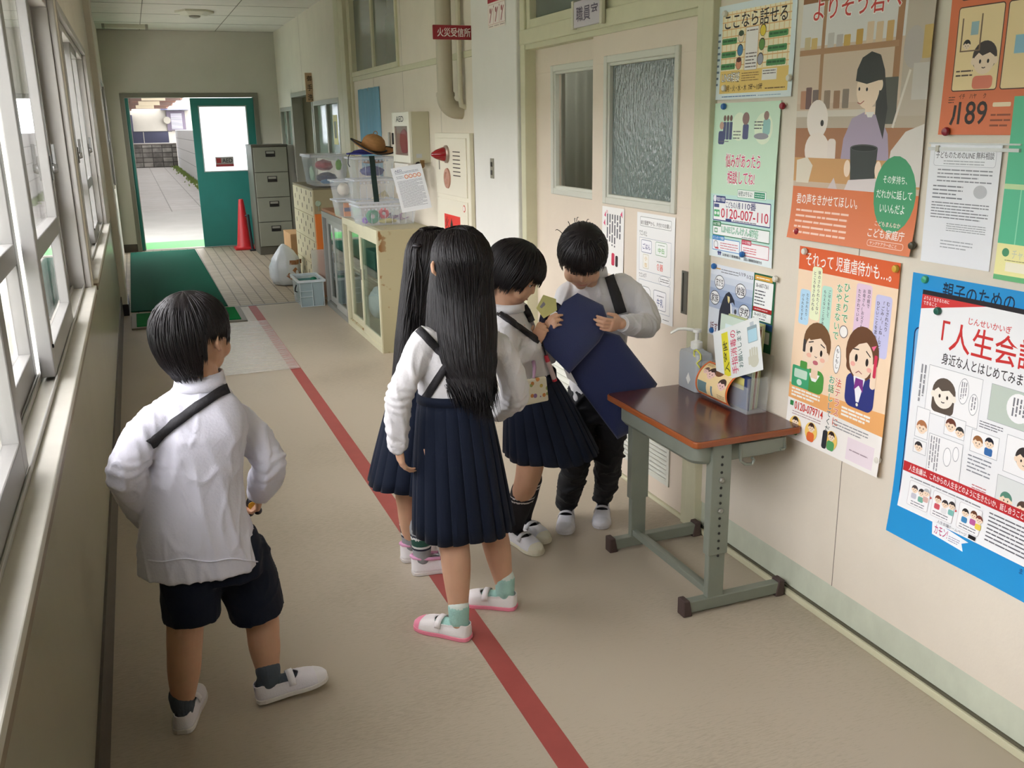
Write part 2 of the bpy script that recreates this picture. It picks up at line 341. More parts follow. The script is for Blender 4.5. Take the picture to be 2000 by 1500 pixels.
# toilet entrance: dark lobby behind the opening
lob=M('lobby_wall',(176,176,156),.7)
b=MB().box(XR+T,3.6,10.7,10.75,0,2.1).box(XR+T,3.6,12.2,12.25,0,2.1).box(3.55,3.6,10.7,12.25,0,2.1).box(XR,3.6,10.7,12.25,1.93,2.0).box(XR,3.6,10.7,12.25,-.1,0)
struct('wall_lobby',b,lob)
b=MB().box(XR-.015,XR+T,10.74,10.80,0,1.95).box(XR-.015,XR+T,12.15,12.2,0,1.95).box(XR-.015,XR+T,10.74,12.2,1.9,1.95); struct('trim_9',b,MATS['grey_alu'],bevel=.003)
# ---------------------------------------------------------------- staff room sliding doors
leafm=M('door_leaf',(222,208,190),.5,var=.04,scale=4,bump=.05,bscale=60)
b=MB().box(XR-.02,XR+T,2.95,3.0,0,2.66).box(XR-.03,XR+.02,2.885,2.95,0,ZC).box(XR-.012,XR+T,4.61,4.67,0,2.66).box(XR-.02,XR+T,2.95,4.66,1.93,2.0).box(XR-.005,XR+.1,2.98,4.63,1.905,1.935).box(XR-.01,XR+T,2.95,4.67,2.6,2.66)
b.box(XR-.008,XR+.1,2.98,4.63,-.01,.012)
struct('trim_10',b,trim_m,bevel=.004)
wf=M('door_window_frame',(206,206,194),.45)
def door(name,x,y0,y1,wy0,wy1,ly0,ly1,lz0,lz1,glassm,hy):
    b=MB(); z0,z1=.015,1.915; t=.035; wz0,wz1=1.235,1.79
    b.box(x,x+t,y0,y1,z0,lz0).box(x,x+t,y0,ly0,lz0,lz1).box(x,x+t,ly1,y1,lz0,lz1).box(x,x+t,y0,y1,lz1,wz0).box(x,x+t,y0,wy0,wz0,wz1).box(x,x+t,wy1,y1,wz0,wz1).box(x,x+t,y0,y1,wz1,z1)
    d=struct(name,b,leafm)
    f=MB(); frame(f,x-.012,x+.02,wy0-.028,wy1+.028,wz0-.028,wz1+.028,.03); frame(f,x-.004,x+.02,wy0-.002,wy1+.002,wz0-.002,wz1+.002,.016)
    wfr=struct('window_frame',f,wf,d,bevel=.004)
    struct('pane',MB().box(x+.014,x+.019,wy0,wy1,wz0,wz1),glassm,wfr)
    l=MB(); frame(l,x-.006,x+.01,ly0,ly1,lz0,lz1,.018); n=8; h=(lz1-lz0-.04)/n
    for k in range(n):
        zz=lz0+.02+k*h; l.add([(x+.002,ly0+.018,zz),(x+.002,ly1-.018,zz),(x+.022,ly1-.018,zz+h*.95),(x+.022,ly0+.018,zz+h*.95)],[(0,1,2,3)]); l.box(x-.004,x+.004,ly0+.018,ly1-.018,zz-.002,zz+.004)
    l.box(x+.024,x+.03,ly0,ly1,lz0,lz1)
    struct('vent',l,M('vent_paint',(214,214,202),.5),d)
    if hy:
        h=MB(); frame(h,x-.004,x+.01,hy-.02,hy+.02,.835,1.0,.008); h.box(x-.0005,x+.003,hy-.012,hy+.012,.843,.992)
        struct('handle',h,M('pull_metal',(122,120,112),.4,metal=.6),d)
    return d
# rippled cathedral glass
rip=M('rippled_glass',(104,116,114),.07,spec=.9,coat=.5); nt=rip.node_tree; pb=nt.nodes['Principled BSDF']
tc=nt.nodes.new('ShaderNodeTexCoord'); mp=nt.nodes.new('ShaderNodeMapping'); mp.inputs['Scale'].default_value=(1,46,20); nt.links.new(tc.outputs['Object'],mp.inputs[0])
vn=nt.nodes.new('ShaderNodeTexNoise'); vn.inputs['Scale'].default_value=1.6; vn.inputs['Detail'].default_value=3; nt.links.new(mp.outputs[0],vn.inputs[0])
bp=nt.nodes.new('ShaderNodeBump'); bp.inputs['Strength'].default_value=.5; bp.inputs['Distance'].default_value=.012; nt.links.new(vn.outputs[0],bp.inputs['Height']); nt.links.new(bp.outputs[0],pb.inputs['Normal']); nt.links.new(bp.outputs[0],pb.inputs['Coat Normal'])
door('door_3',XR+.005,3.0,3.865,3.165,3.715,3.13,3.60,.095,.29,rip,3.06)
door('door_4',XR+.05,3.79,4.62,3.90,4.375,3.98,4.45,.095,.40,pane,None)
# inside the staff room: a grey curtain, a strip of lattice window, added fill lamps
b=MB().box(2.0,4.6,2.6,2.65,-.05,2.8).box(2.0,4.6,9.2,9.25,-.05,2.8).box(4.55,4.6,2.6,9.25,-.05,2.8).box(2.0,4.6,2.6,9.25,2.75,2.8).box(2.0,4.6,2.6,9.25,-.1,-.05).box(2.025,2.04,2.6,2.95,-.05,2.8).box(2.025,2.04,4.68,9.25,-.05,2.8)
struct('wall_staff_room',b,M('staff_wall',(190,190,178),.7))
b=MB(); n=108
ring=[(3.0+.014*math.sin(k*1.3),3.0+k*.033) for k in range(n+1)]
b.loft([[(x,y,.1) for x,y in ring],[(x,y,2.6) for x,y in ring]],cap=False,closed=False)
tag(obj('curtain',b,M('curtain_grey',(150,156,146),.9),smooth=True,solid=.004),'plain grey curtain hanging behind the staff room doors','curtain')
lt=MB().box(3.02,3.03,6.66,8.6,.8,2.0,0)
for k in range(-18,40):
    a=Vector((3.01,6.66+k*.05,.8)); c=a+Vector((0,.8,1.2))
    if a.y<6.66: s=(6.66-a.y)/.8; a=a+(c-a)*s
    if c.y>8.6: s=(8.6-a.y)/(c.y-a.y); c=a+(c-a)*max(s,0)
    if c.y>a.y: lt.tube([a,c],.006,4,1)
for z in (1.2,1.5): lt.box(3.0,3.03,6.66,8.6,z,z+.05,1)
tag(obj('lattice_screen',lt,[M('screen_pale',(206,216,204),.6),M('lattice_grey',(120,128,120),.5)]),'pale screen with diagonal lattice seen through the left door glass','screen')
for yy in (4.2,7.2):
    t=thing('ceiling_light','unseen fill lamp added on the staff room ceiling '+('close to' if yy<5 else 'farther from')+' the sliding doors','lamp',(2.5,yy,2.7),None)
    obj('housing',MB().box(2.42,2.58,yy-.6,yy+.6,2.70,2.75),M('fill_lamp_white',(230,230,225),.5),t); obj('tube',MB().box(2.46,2.54,yy-.58,yy+.58,2.675,2.70),M('fill_lamp_tube',(255,250,240),.5,emit=8),t)  # unseen lamps added so the curtain behind the door glass is lit
# transom over the staff room doors
b=MB(); frame(b,XR,XR+.06,3.0,4.61,2.0,2.6,.045); b.box(XR+.005,XR+.05,3.78,3.84,2.04,2.57); w7=struct('window_7',b,trim_m,bevel=.003)
for a,c,x in ((3.04,3.80,XR+.02),(3.81,4.57,XR+.036)): struct('pane',MB().box(x,x+.005,a,c,2.04,2.565),dullg,w7)
# wall behind the camera
struct('wall_near',MB().box(-.6,2.2,YN-.1,YN,0,3),wall_m)
# ================================================================ OUTSIDE
pav=tiles('paving',(132,128,122),(124,120,114),(92,88,82),.6,.6,.012,.8,var=.12)
conc=M('concrete_ground',(128,126,120),.9,var=.1,scale=1.5)
b=MB().box(-30,-.55,-20,60,-.25,-.15,2).box(-.55,12,Y2+.12,60,-.14,-.02,0).box(-6,12,Y2+.14,Y2+6.5,-.12,-.012,1)
struct('ground_outside',b,[pav,conc,M('yard_concrete',(208,204,194),.9,var=.08,scale=1.5)])
gm=M('grass_green',(120,140,70),.9,var=.35,scale=40)
b=MB(); rnd=random.Random(3)
for k in range(900):
    y=rnd.uniform(15,44); x=1.74-abs(rnd.gauss(0,.10)); h=rnd.uniform(.03,.09)
    b.add([(x-.02,y,-.02),(x+.02,y+.03,-.02),(x+rnd.uniform(-.03,.03),y,h)],[(0,1,2)])
tag(obj('grass',b,gm),'thin strip of weeds along the foot of the white block wall','grass',kind='stuff')
wb=tiles('white_block_wall',(236,239,241),(228,232,235),(176,182,186),.4,.2,.01,.8,stretch=(PI/2,0,PI/2))
b=MB().box(1.81,1.93,14.2,44.1,-.1,1.52); tag(obj('block_wall',b,wb,bevel=.01),'white concrete block wall along the right of the outdoor path','wall')
gb=tiles('stained_block_wall',(134,130,122),(90,86,80),(60,56,52),.4,.2,.018,.9,var=.45,stretch=(PI/2,0,0))
b=MB().box(-8,1.8,44.1,44.3,-.1,.92,0).box(-8,1.8,44.08,44.32,.92,.98,1); tag(obj('block_wall',b,[gb,M('stone_dark',(96,90,84),.9)],bevel=.01),'low stained grey block wall at the end of the outdoor path','wall')
nv=M('navy_panel',(34,36,58),.5)
t=thing('panel_fence','dark navy panel fence standing on the stained grey block wall','fence',(0,44.4,.98))
for k in range(8):
    obj('fence_panel',MB().box(-6.6+k*1.02,-5.6+k*1.02,44.4,44.43,1.0,1.46),nv,t)
obj('top_rail',MB().box(-6.6,1.7,44.38,44.45,1.46,1.49),M('rail_dark',(28,28,36),.5),t)
obj('bottom_rail',MB().box(-6.6,1.7,44.38,44.45,.96,1.0),M('rail_pale',(190,188,180),.5),t)
# house at the far end
hb=M('house_render',(138,134,124),.9,var=.08,scale=1)
t=thing('house','beige house with wall clock and shuttered window beyond the outdoor path','house',(0,48,0))
obj('wall',MB().box(-9,3.2,47,52,0,2.9),hb,t)
wnd=obj('window',MB().box(1.62,2.42,46.9,47,1.5,2.36),M('window_brown',(70,60,74),.5),t)
sh=MB()
for k in range(14): sh.box(1.8,2.28,46.86,46.9,1.56+k*.05,1.59+k*.05)
obj('shutter',sh,M('shutter_grey',(150,148,156),.5),wnd)
obj('window_hood',MB().box(1.4,2.6,46.5,47,2.4,2.52),M('hood_blue',(120,126,160),.5),t)
wn2=obj('window',MB().box(-.1,.16,46.9,47,1.45,2.2),nv,t); obj('pane',MB().box(-.06,.05,46.87,46.9,1.48,2.1),M('pane_pale',(210,220,216),.2),wn2)
c=at(326,235,1,46.85)
t=thing('wall_clock','round white clock on the beige house beyond the doorway','clock',tuple(c))
obj('clock_rim',MB().lathe([(.14,0),(.16,.01),(.16,.05),(.14,.06),(.135,.055)],X=Matrix.Translation(c)@Matrix.Rotation(PI/2,4,'X'),n=32),M('clock_rim',(120,116,104),.5),t,smooth=40)
obj('dial',MB().lathe([(.01,.0),(.138,.0),(.138,.03),(.01,.03)],X=Matrix.Translation(c)@Matrix.Rotation(PI/2,4,'X'),n=32),M('clock_dial',(232,236,214),.5),t)
obj('hand',MB().box(c.x-.006,c.x+.006,c.y-.046,c.y-.042,c.z,c.z+.1).box(c.x,c.x+.07,c.y-.046,c.y-.042,c.z-.005,c.z+.005),nv,t)
# walkway roof, extended to shade the path: brown boards and pale cross panels
t=thing('walkway_roof','brown slatted roof with pale cross panels, extended to shade the outdoor path','roof',(0,30,2.4))
rb=M('roof_brown',(120,84,68),.8,var=.3,scale=3); rp=M('roof_pale',(226,214,184),.7)
bm_=MB(); rnd=random.Random(8)
for k in range(24):
    y=15.4+k*1.3; x1=1.62+rnd.uniform(-.1,.06); bm_.box(-1.6,x1,y,y+1.27,2.44+.004*(k%5),2.49+.004*(k%5))
obj('roof_boards',bm_,rb,t)
obj('beam',MB().box(-1.2,-1.08,20,46,2.30,2.42),rb,t)
obj('beam',MB().box(.1,.16,20,46,2.36,2.42),rb,t)
for y,xa,xb in ((23.5,.45,.98),(27.8,.38,.98),(33,.35,.98),(38,.3,.92)):
    obj('cross_panel',MB().box(xa,xb,y,y+.06,2.30,2.42),rp,t)
obj('post',MB().box(-1.2,-1.08,21,21.12,-.1,2.4),rb,t); obj('post',MB().box(-1.2,-1.08,45,45.12,-.1,2.4),rb,t)
# what the corridor windows look out on
b=MB().box(-9.2,-9.0,-20,40,-.2,3.3); tag(obj('school_block',b,M('school_wall',(184,184,178),.9,var=.05,scale=.6)),'pale school building across the yard seen through the corridor windows','building')
fw_=MB()
for k in range(18): fw_.box(-3.1,-3.07,-12+k*1.4,-11.96+k*1.4,-.2,1.5)
for z in (.1,.7,1.45): fw_.box(-3.1,-3.07,-12,12.5,z,z+.04)
for k in range(204): fw_.box(-3.09,-3.08,-12+k*.12,-11.97+k*.12,-.1,1.45,1)
tag(obj('mesh_fence',fw_,[M('fence_green',(70,120,100),.6),M('fence_green_bar',(90,140,118),.6)]),'green wire fence outside the left corridor windows','fence')
tag(obj('shading_wing',MB().box(-4.2,-1.6,13.9,43.9,-.14,6.2),M('shading_wing_wall',(150,150,142),.9,var=.06,scale=1)),'unseen plain wing added along the left of the outdoor path to shade it','building')  # unseen block added to keep sky light off the path
hm=M('added_hedge_green',(52,74,50),.8,var=.5,scale=26,bump=1.,bscale=30)  # hedge added to keep the view through the left panes dark
hb_=MB(); nx,nz=150,14; rings=[]
for i in range(nx+1):
    y=-5+i*17.5/nx; rg=[]
    for j in range(28):
        a=2*PI*j/28; ca,sa=math.cos(a),math.sin(a); x=-4.3+.4*math.copysign(abs(ca)**.5,ca); z=.45+.62*math.copysign(abs(sa)**.45,sa); k=.13*noise.noise(Vector((y*3,a*2.4,1)))+.07*noise.noise(Vector((y*9,a*6,4)))
        rg.append((x+k*ca,y,max(-.14,z+k*sa)))
    rings.append(rg)
hb_.loft(rings); tag(obj('hedge',hb_,hm,smooth=True),'long green hedge added outside the left corridor windows to darken their view','hedge',kind='stuff')
# green mats
matm=M('mat_green_dark',(26,92,74),.95,spec=.12,var=.12,scale=60,bump=.5,bscale=300,stretch=(3,1,1)); matm2=M('mat_green',(16,118,62),.95,spec=.12,var=.1,scale=60,bump=.4,bscale=250)
def quad_mat(p,z0,z1):
    return MB().prism([(q.x,q.y) for q in p],(z0,z1))
P=[at(246,494,2,0),at(380,488,2,0),at(442,596,2,0),at(256,611,2,0)]
P=[Vector((-.225,13.2,0)),Vector((.63,13.2,0)),Vector((.645,8.72,0)),Vector((-.165,8.80,0))]; P[0].x=-.2
P[3]=Vector((-.17,8.8,0)); 
b=quad_mat([Vector((-.17,13.2,0)),Vector((.63,13.2,0)),Vector((.645,8.72,0)),Vector((-.17,8.80,0))],0,.012)
tag(obj('entrance_mat',b,matm,bevel=.003),'long ribbed dark green mat running to the far door','mat')
b=quad_mat([Vector((-.02,13.95,0)),Vector((.8,13.95,0)),Vector((.8,13.53,0)),Vector((-.02,13.53,0))],-.012,.0)
b=MB().box(.03,1.5,13.54,14.35,-.012,.004); tag(obj('entrance_mat',b,M('mat_green_light',(96,170,96),.9,var=.15,scale=30,bump=.4,bscale=200),bevel=.003),'light green mat outside the far doorway','mat')
t=thing('door_mat','bright green mat in a grey metal tray on the corridor floor','mat',(.28,8.3,0))
g=[Vector((-.165,7.98,0)),Vector((.735,7.93,0)),Vector((.74,8.61,0)),Vector((-.165,8.65,0))]
obj('tray',quad_mat(g,0,.014),M('tray_grey',(128,124,112),.5,metal=.3),t,bevel=.003)
i=[Vector((-.125,8.03,0)),Vector((.69,7.985,0)),Vector((.69,8.56,0)),Vector((-.125,8.6,0))]
obj('mat_insert',quad_mat(i,.012,.022),matm2,t,bevel=.003)
# red floor line and the clear film over its far end
red=M('red_line',(160,76,70),.5,var=.08,scale=12)
b=MB().box(.815,.885,YN+.1,8.64,0,.0012); tag(obj('floor_line',b,red),'straight red line running along the corridor floor','floor line')
film=M('clear_film',(238,235,228),.12,bump=1.0,bscale=12,spec=.8,stretch=(1,2.4,1)); film.node_tree.nodes['Principled BSDF'].inputs['Alpha'].default_value=.42
b=MB(); nx,ny=26,90
for j in range(ny+1):
    for i in range(nx+1):
        y=6.15+j*1.75/ny; x=.36+i*.52/nx
        b.v.append(Vector((x,y,.006+.0035*noise.noise(Vector((x*3,y*9,0)))+.002*noise.noise(Vector((x*9,y*30,3))))))
for j in range(ny):
    for i in range(nx): b.f.append((j*(nx+1)+i,j*(nx+1)+i+1,(j+1)*(nx+1)+i+1,(j+1)*(nx+1)+i)); b.m.append(0)
tag(obj('floor_film',b,film,smooth=True),'wrinkled clear plastic film taped over the floor beside the red line','film')
# ================================================================ PRINTED SHEETS
# a sheet is drawn in centimetres from its lower left corner; layers lie a few microns apart
class Sheet:
    def __init__(s, w, h, paper='paper_white', col=(240,241,238)):
        s.w, s.h = w, h; s.mats=[]; s.idx={}; s.v=[]; s.f=[]; s.m=[]; s.layer=0
        s.poly([(0,0),(w,0),(w,h),(0,h)], col)
    def mi(s, col):
        nm='print_%02x%02x%02x'%tuple(int(c) for c in col)
        if nm not in s.idx: s.idx[nm]=len(s.mats); s.mats.append(M(nm,col,.42,spec=.35))
        return s.idx[nm]
    def up(s): s.layer+=1
    def poly(s, pts, col, lay=None):
        b=len(s.v); s.layer+=1; L=s.layer
        a=sum(pts[i][0]*pts[(i+1)%len(pts)][1]-pts[(i+1)%len(pts)][0]*pts[i][1] for i in range(len(pts)))
        if a<0: pts=pts[::-1]
        s.v+=[(p[0],p[1],L) for p in pts]; s.f.append(tuple(range(b,b+len(pts)))); s.m.append(s.mi(col)); return s
    def rect(s,x0,y0,x1,y1,col,r=0,n=5):
        if r<=0: return s.poly([(x0,y0),(x1,y0),(x1,y1),(x0,y1)],col)
        P=[]
        for cx,cy,a0 in ((x1-r,y0+r,-PI/2),(x1-r,y1-r,0),(x0+r,y1-r,PI/2),(x0+r,y0+r,PI)):
            for k in range(n+1): a=a0+PI/2*k/n; P.append((cx+r*math.cos(a),cy+r*math.sin(a)))
        return s.poly(P,col)
    def box(s,x0,y0,x1,y1,edge,fill,t=.2,r=.4):
        s.rect(x0,y0,x1,y1,edge,r); s.up(); s.rect(x0+t,y0+t,x1-t,y1-t,fill,max(0,r-t)); s.up(); return s
    def ell(s,cx,cy,rx,ry,col,rot=0,n=22,a0=0,a1=2*PI):
        P=[]
        full=abs(a1-a0-2*PI)<1e-6
        for k in range(n if full else n+1):
            a=a0+(a1-a0)*k/n; x,y=rx*math.cos(a),ry*math.sin(a)
            P.append((cx+x*math.cos(rot)-y*math.sin(rot),cy+x*math.sin(rot)+y*math.cos(rot)))
        return s.poly(P,col)
    def line(s,x0,y0,x1,y1,t,col):
        dx,dy=x1-x0,y1-y0; l=math.hypot(dx,dy) or 1; a,b=-dy/l*t/2,dx/l*t/2
        return s.poly([(x0+a,y0+b),(x1+a,y1+b),(x1-a,y1-b),(x0-a,y0-b)],col)
    def path(s,pts,t,col):
        for p,q in zip(pts,pts[1:]): s.line(*p,*q,t,col)
        return s
    def glyphs(s,V,F,col,X):
        s.layer+=1; b=len(s.v); s.v+=[(*X(x,y),s.layer) for x,y in V]; s.f+=[tuple(i+b for i in f) for f in F]; s.m+=[s.mi(col)]*len(F)
    def text(s,body,x0,y0,x1,y1,col,bold=.012,keep=False,halo=None):      # fitted into a box
        V,F=text(body,1,bold)
        a,b,c,d=bbox(V); sx=(x1-x0)/(b-a); sy=(y1-y0)/(d-c)
        if keep: sx=sy=min(sx,sy)
        if halo:
            V2,F2=text(body,1,bold+halo[1]); s.glyphs(V2,F2,halo[0],lambda x,y:(x0+(x-a)*sx,y0+(y-c)*sy)); s.up()
        s.glyphs(V,F,col,lambda x,y:(x0+(x-a)*sx,y0+(y-c)*sy)); return s
    def vtext(s,body,x,y,size,col,bold=.012,step=1.05,halo=None):        # one column reading downwards; x centre, y top
        for k,ch in enumerate(body):
            if ch==' ': continue
            V,F=text(ch,1,bold); a,b,c,d=bbox(V); cx=.5; yy=y-size*step*k-size*.88
            rot = ch in 'ー~…'
            X=(lambda px,py: (x-size*.5+px*size, yy+py*size)) if not rot else (lambda px,py:(x+(py-.38)*size, yy+size*.38-(px-.5)*size))
            if halo:
                V2,F2=text(ch,1,bold+halo[1]); s.glyphs(V2,F2,halo[0],X)
            s.glyphs(V,F,col,(lambda px,py,X=X:X(px,py))) if not halo else None
        if halo:
            s.up()
            s.vtext(body,x,y,size,col,bold,step)
        return s
    def fine(s,x0,y0,x1,y1,n,col=(150,150,150),fill=.34,seed=1):           # rows of print too small to read
        rnd=random.Random(seed); h=(y1-y0)/n
        for k in range(n):
            x=x0; yy=y1-h*(k+.7); xe=x1-(rnd.random()*.25*(x1-x0) if k%3==2 else 0)
            while x<xe:
                wd=min(rnd.uniform(.5,2.2)*h*1.6,xe-x); s.rect(x,yy,x+wd,yy+h*fill,col); x+=wd+h*.25
        return s
    def vfine(s,x0,y0,x1,y1,n,col=(120,120,120),seed=1):
        rnd=random.Random(seed); w_=(x1-x0)/n
        for k in range(n):
            y=y1; xx=x0+w_*(k+.3); ye=y0+rnd.random()*.3*(y1-y0)
            while y>ye:
                d=min(rnd.uniform(.6,1.6)*w_*1.5,y-ye); s.rect(xx,y-d,xx+w_*.45,y,col); y-=d+w_*.3
        return s
    def head(s,cx,cy,r,skin,hair,long=False,ink=(50,40,36)):              # a plain drawn face
        if long: s.rect(cx-r*1.05,cy-r*1.5,cx+r*1.05,cy+r*.3,hair,r*.4); s.up()
        s.ell(cx,cy+r*.15,r*1.1,r*1.12,hair); s.up()
        s.ell(cx-r*1.0,cy-r*.15,r*.2,r*.26,skin); s.ell(cx+r*1.0,cy-r*.15,r*.2,r*.26,skin)
        s.ell(cx,cy-r*.15,r*.93,r*.95,skin); s.up()
        s.poly([(cx-r*.95,cy+r*.1),(cx-r*.9,cy+r*.75),(cx,cy+r*1.0),(cx+r*.9,cy+r*.75),(cx+r*.95,cy+r*.1),(cx+r*.45,cy+r*.42),(cx-r*.2,cy+r*.22),(cx-r*.55,cy+r*.45)],hair)
        s.ell(cx-r*.36,cy-r*.18,r*.1,r*.15,ink); s.ell(cx+r*.36,cy-r*.18,r*.1,r*.15,ink); s.up()
        s.path([(cx-r*.16,cy-r*.6),(cx,cy-r*.66),(cx+r*.16,cy-r*.6)],r*.07,ink); return s
    def build(s, name, fmap, parent=None, grid=(3.,3.)):
        # cut every face along a shared grid so that all layers bend alike
        bm=bmesh.new(); vs=[bm.verts.new(v) for v in s.v]
        for f,m in zip(s.f,s.m):
            try: fc=bm.faces.new([vs[i] for i in f]); fc.material_index=m
            except ValueError: pass
        if grid:
            for ax,L,g in ((0,s.w,grid[0]),(1,s.h,grid[1])):
                if not g: continue
                k=g
                while k<L-.01:
                    co=(k,0,0) if ax==0 else (0,k,0); no=(1,0,0) if ax==0 else (0,1,0)
                    bmesh.ops.bisect_plane(bm,geom=bm.verts[:]+bm.edges[:]+bm.faces[:],plane_co=co,plane_no=no); k+=g
        for v in bm.verts: v.co=fmap(v.co.x/100,v.co.y/100,.0004+v.co.z*4e-6)
        me=bpy.data.meshes.new(name)
        if parent:
            off=worg(parent)
            for v in bm.verts: v.co-=off
        bm.to_mesh(me); bm.free()
        for m in s.mats: me.materials.append(m)
        o=bpy.data.objects.new(name,me); COL.objects.link(o)
        if parent: o.parent=parent
        return o
def pl(g,q,st=.03):       # broken line through g at the fold grid, so every layer lies in one plane per cell
    k=math.floor(q/st+1e-9); t=q/st-k; return g(k*st)*(1-t)+g((k+1)*st)*t
def wall_map(yl, zb, wave=.004, seed=0., curl=0., x=1.9, tilt=0., lift=.001, hh=.5):
    # left edge at y=yl, bottom at z=zb, on the right hand wall; sheets bow out a little between their magnets
    ct,st=math.cos(tilt),math.sin(tilt)
    gu=lambda q:wave*(.5+.35*math.sin(q*13+seed)); gv=lambda q:wave*(.4+.5*math.cos(q*8+seed*2))+curl*max(0,1-q/.16)**2
    def f(u,v,d):
        bow=pl(gu,u)+pl(gv,v)
        uu,vv=u*ct-v*st,u*st+v*ct
        return Vector((x-lift-bow-d, yl-uu, zb+vv))
    return f
def magnet(y,z,col,name,label,r=.0105,x=1.9,off=.012):
    b=MB().lathe([(r*.5,-.006),(r,0),(r,.005),(r*.8,.009),(r*.3,.010)],X=Matrix.Translation((x-off+.004,y,z))@Matrix.Rotation(-PI/2,4,'Y'),n=18)
    return tag(obj('magnet',b,M(name,col,.3),smooth=50),label,'magnet','magnets on the corridor wall')
# ================================================================ FURNITURE ALONG THE RIGHT WALL
cream=M('cabinet_cream',(206,202,172),.45,var=.05,scale=6); pane2=glass('cabinet_glass',(.86,.92,.90),.8)
side=M('cabinet_side',(178,170,136),.5); nt=side.node_tree; pb=nt.nodes['Principled BSDF']      # rust spots run down the old steel side
tc=nt.nodes.new('ShaderNodeTexCoord'); n=nt.nodes.new('ShaderNodeTexNoise'); n.inputs['Scale'].default_value=14; n.inputs['Detail'].default_value=9; nt.links.new(tc.outputs['Object'],n.inputs[0])
r=nt.nodes.new('ShaderNodeValToRGB'); r.color_ramp.elements[0].position=.585; r.color_ramp.elements[0].color=(0,0,0,1); r.color_ramp.elements[1].position=.63; nt.links.new(n.outputs[0],r.inputs[0])
sx=nt.nodes.new('ShaderNodeSeparateXYZ'); nt.links.new(tc.outputs['Object'],sx.inputs[0]); mr=nt.nodes.new('ShaderNodeMapRange'); mr.inputs[1].default_value=.02; mr.inputs[2].default_value=.12; mr.inputs[3].default_value=1; mr.inputs[4].default_value=.0; nt.links.new(sx.outputs[0],mr.inputs[0])
mu=nt.nodes.new('ShaderNodeMath'); mu.operation='MULTIPLY'; nt.links.new(r.outputs[0],mu.inputs[0]); nt.links.new(mr.outputs[0],mu.inputs[1])
mx=nt.nodes.new('ShaderNodeMix'); mx.data_type='RGBA'; nt.links.new(mu.outputs[0],mx.inputs[0]); mx.inputs[6].default_value=(*srgb((.69,.66,.53)),1); mx.inputs[7].default_value=(*srgb((.52,.36,.18)),1); nt.links.new(mx.outputs[2],pb.inputs['Base Color'])
def glass_cabinet(name,label,y0,y1,xf,z1,fm_,sm,shelf,dm):
    t=thing(name,label,'cabinet',(xf,(y0+y1)/2,0)); xb=1.885
    b=MB().box(xf,xb,y0,y0+.012,0,z1,1).box(xf,xb,y1-.012,y1,0,z1,1).box(xf,xb,y0,y1,z1-.02,z1,1).box(xb-.01,xb,y0,y1,0,z1,1).box(xf+.01,xb,y0,y1,0,.05,1).box(xf+.06,xb,y0+.012,y1-.012,shelf,shelf+.012,1)
    obj('body',b,[fm_,sm],t)
    b=MB(); b.box(xf-.004,xf+.008,y0-.001,y0+.018,0,z1+.001).box(xf-.004,xf+.03,y1-.03,y1-.0005,0,z1+.001).box(xf-.004,xf+.04,y0+.002,y1-.002,z1-.05,z1+.001).box(xf-.004,xf+.05,y0+.002,y1-.002,0,.04)
    obj('front_frame',b,fm_,t,bevel=.002)
    ym=(y0+y1)/2
    for a,c,x in ((y0+.018,ym+.03,xf+.004),(ym-.03,y1-.05,xf+.024)):
        b=MB(); 
        for s in ((a,a+.04,.04,z1-.05),(c-.04,c,.04,z1-.05)): b.box(x,x+.016,*s)
        b.box(x,x+.016,a+.04,c-.04,.04,.10).box(x,x+.016,a+.04,c-.04,z1-.10,z1-.05)
        d=obj('door',b,dm,t,bevel=.002)
        obj('pane',MB().box(x+.006,x+.01,a+.03,c-.03,.09,z1-.09),pane2,d)
        yy=c-.02 if a<ym-.1 else a+.02
        obj('pull',MB().box(x-.004,x+.001,yy-.008,yy+.008,.44,.52),M('pull_dark',(110,104,88),.4,metal=.4),d)
    return t
glass_cabinet('display_cabinet','old cream steel cabinet with sliding glass doors and a rusty side',6.325,7.475,1.487,.862,cream,side,.45,cream)
greyc=M('cabinet_grey',(150,152,146),.4,metal=.2,var=.05,scale=6)
glass_cabinet('display_cabinet','grey framed sliding glass cabinet standing behind the cream one',7.49,8.37,1.487,.84,greyc,M('cabinet_grey_side',(110,110,104),.5),.42,M('door_greyed',(176,178,172),.4,metal=.2))
tag(obj('wooden_board',MB().box(1.487,1.88,7.5,8.365,.842,.866),M('board_brown',(158,108,68),.5,var=.2,scale=6,stretch=(1,.2,1)),bevel=.003),'brown wooden board laid on the grey glass cabinet','board')
def crumple(b,c,r,seed=0,n=20,m=14,amp=.12,fr=3.,flat=0):
    k=len(b.v); b.sph(c,r,n,m)
    for i in range(k,len(b.v)):
        d=b.v[i]-Vector(c); q=1+amp*noise.noise(Vector((d.x/r[0],d.y/r[1],d.z/r[2]))*fr+Vector((seed*7.1,seed*3.3,0)))+amp*.5*noise.noise(Vector((d.x/r[0],d.y/r[1],d.z/r[2]))*fr*2.6+Vector((seed,0,5)))
        b.v[i]=Vector(c)+d*q
        if b.v[i].z<c[2]-r[2]*.9: b.v[i].z=c[2]-r[2]*.9
    return b
pw=M('plastic_bag_white',(226,230,232),.25,bump=.5,bscale=25)
tag(obj('plastic_bag',crumple(MB(),(1.68,6.52,.225),(.09,.12,.155),2),pw,smooth=True),'white plastic bag inside the cream glass cabinet','bag')
for k in range(5):
    tag(obj('paper_stack',MB().box(1.57,1.80,6.40+.004*k,6.64,.463+k*.028,.489+k*.028),M('paper_stack_%d'%(k%2),((226,222,206),(206,214,200))[k%2],.6),bevel=.002),('lowest','second','middle','fourth','topmost')[k]+' bundle of paper on the shelf of the cream glass cabinet','paper','paper bundles in the cream cabinet')
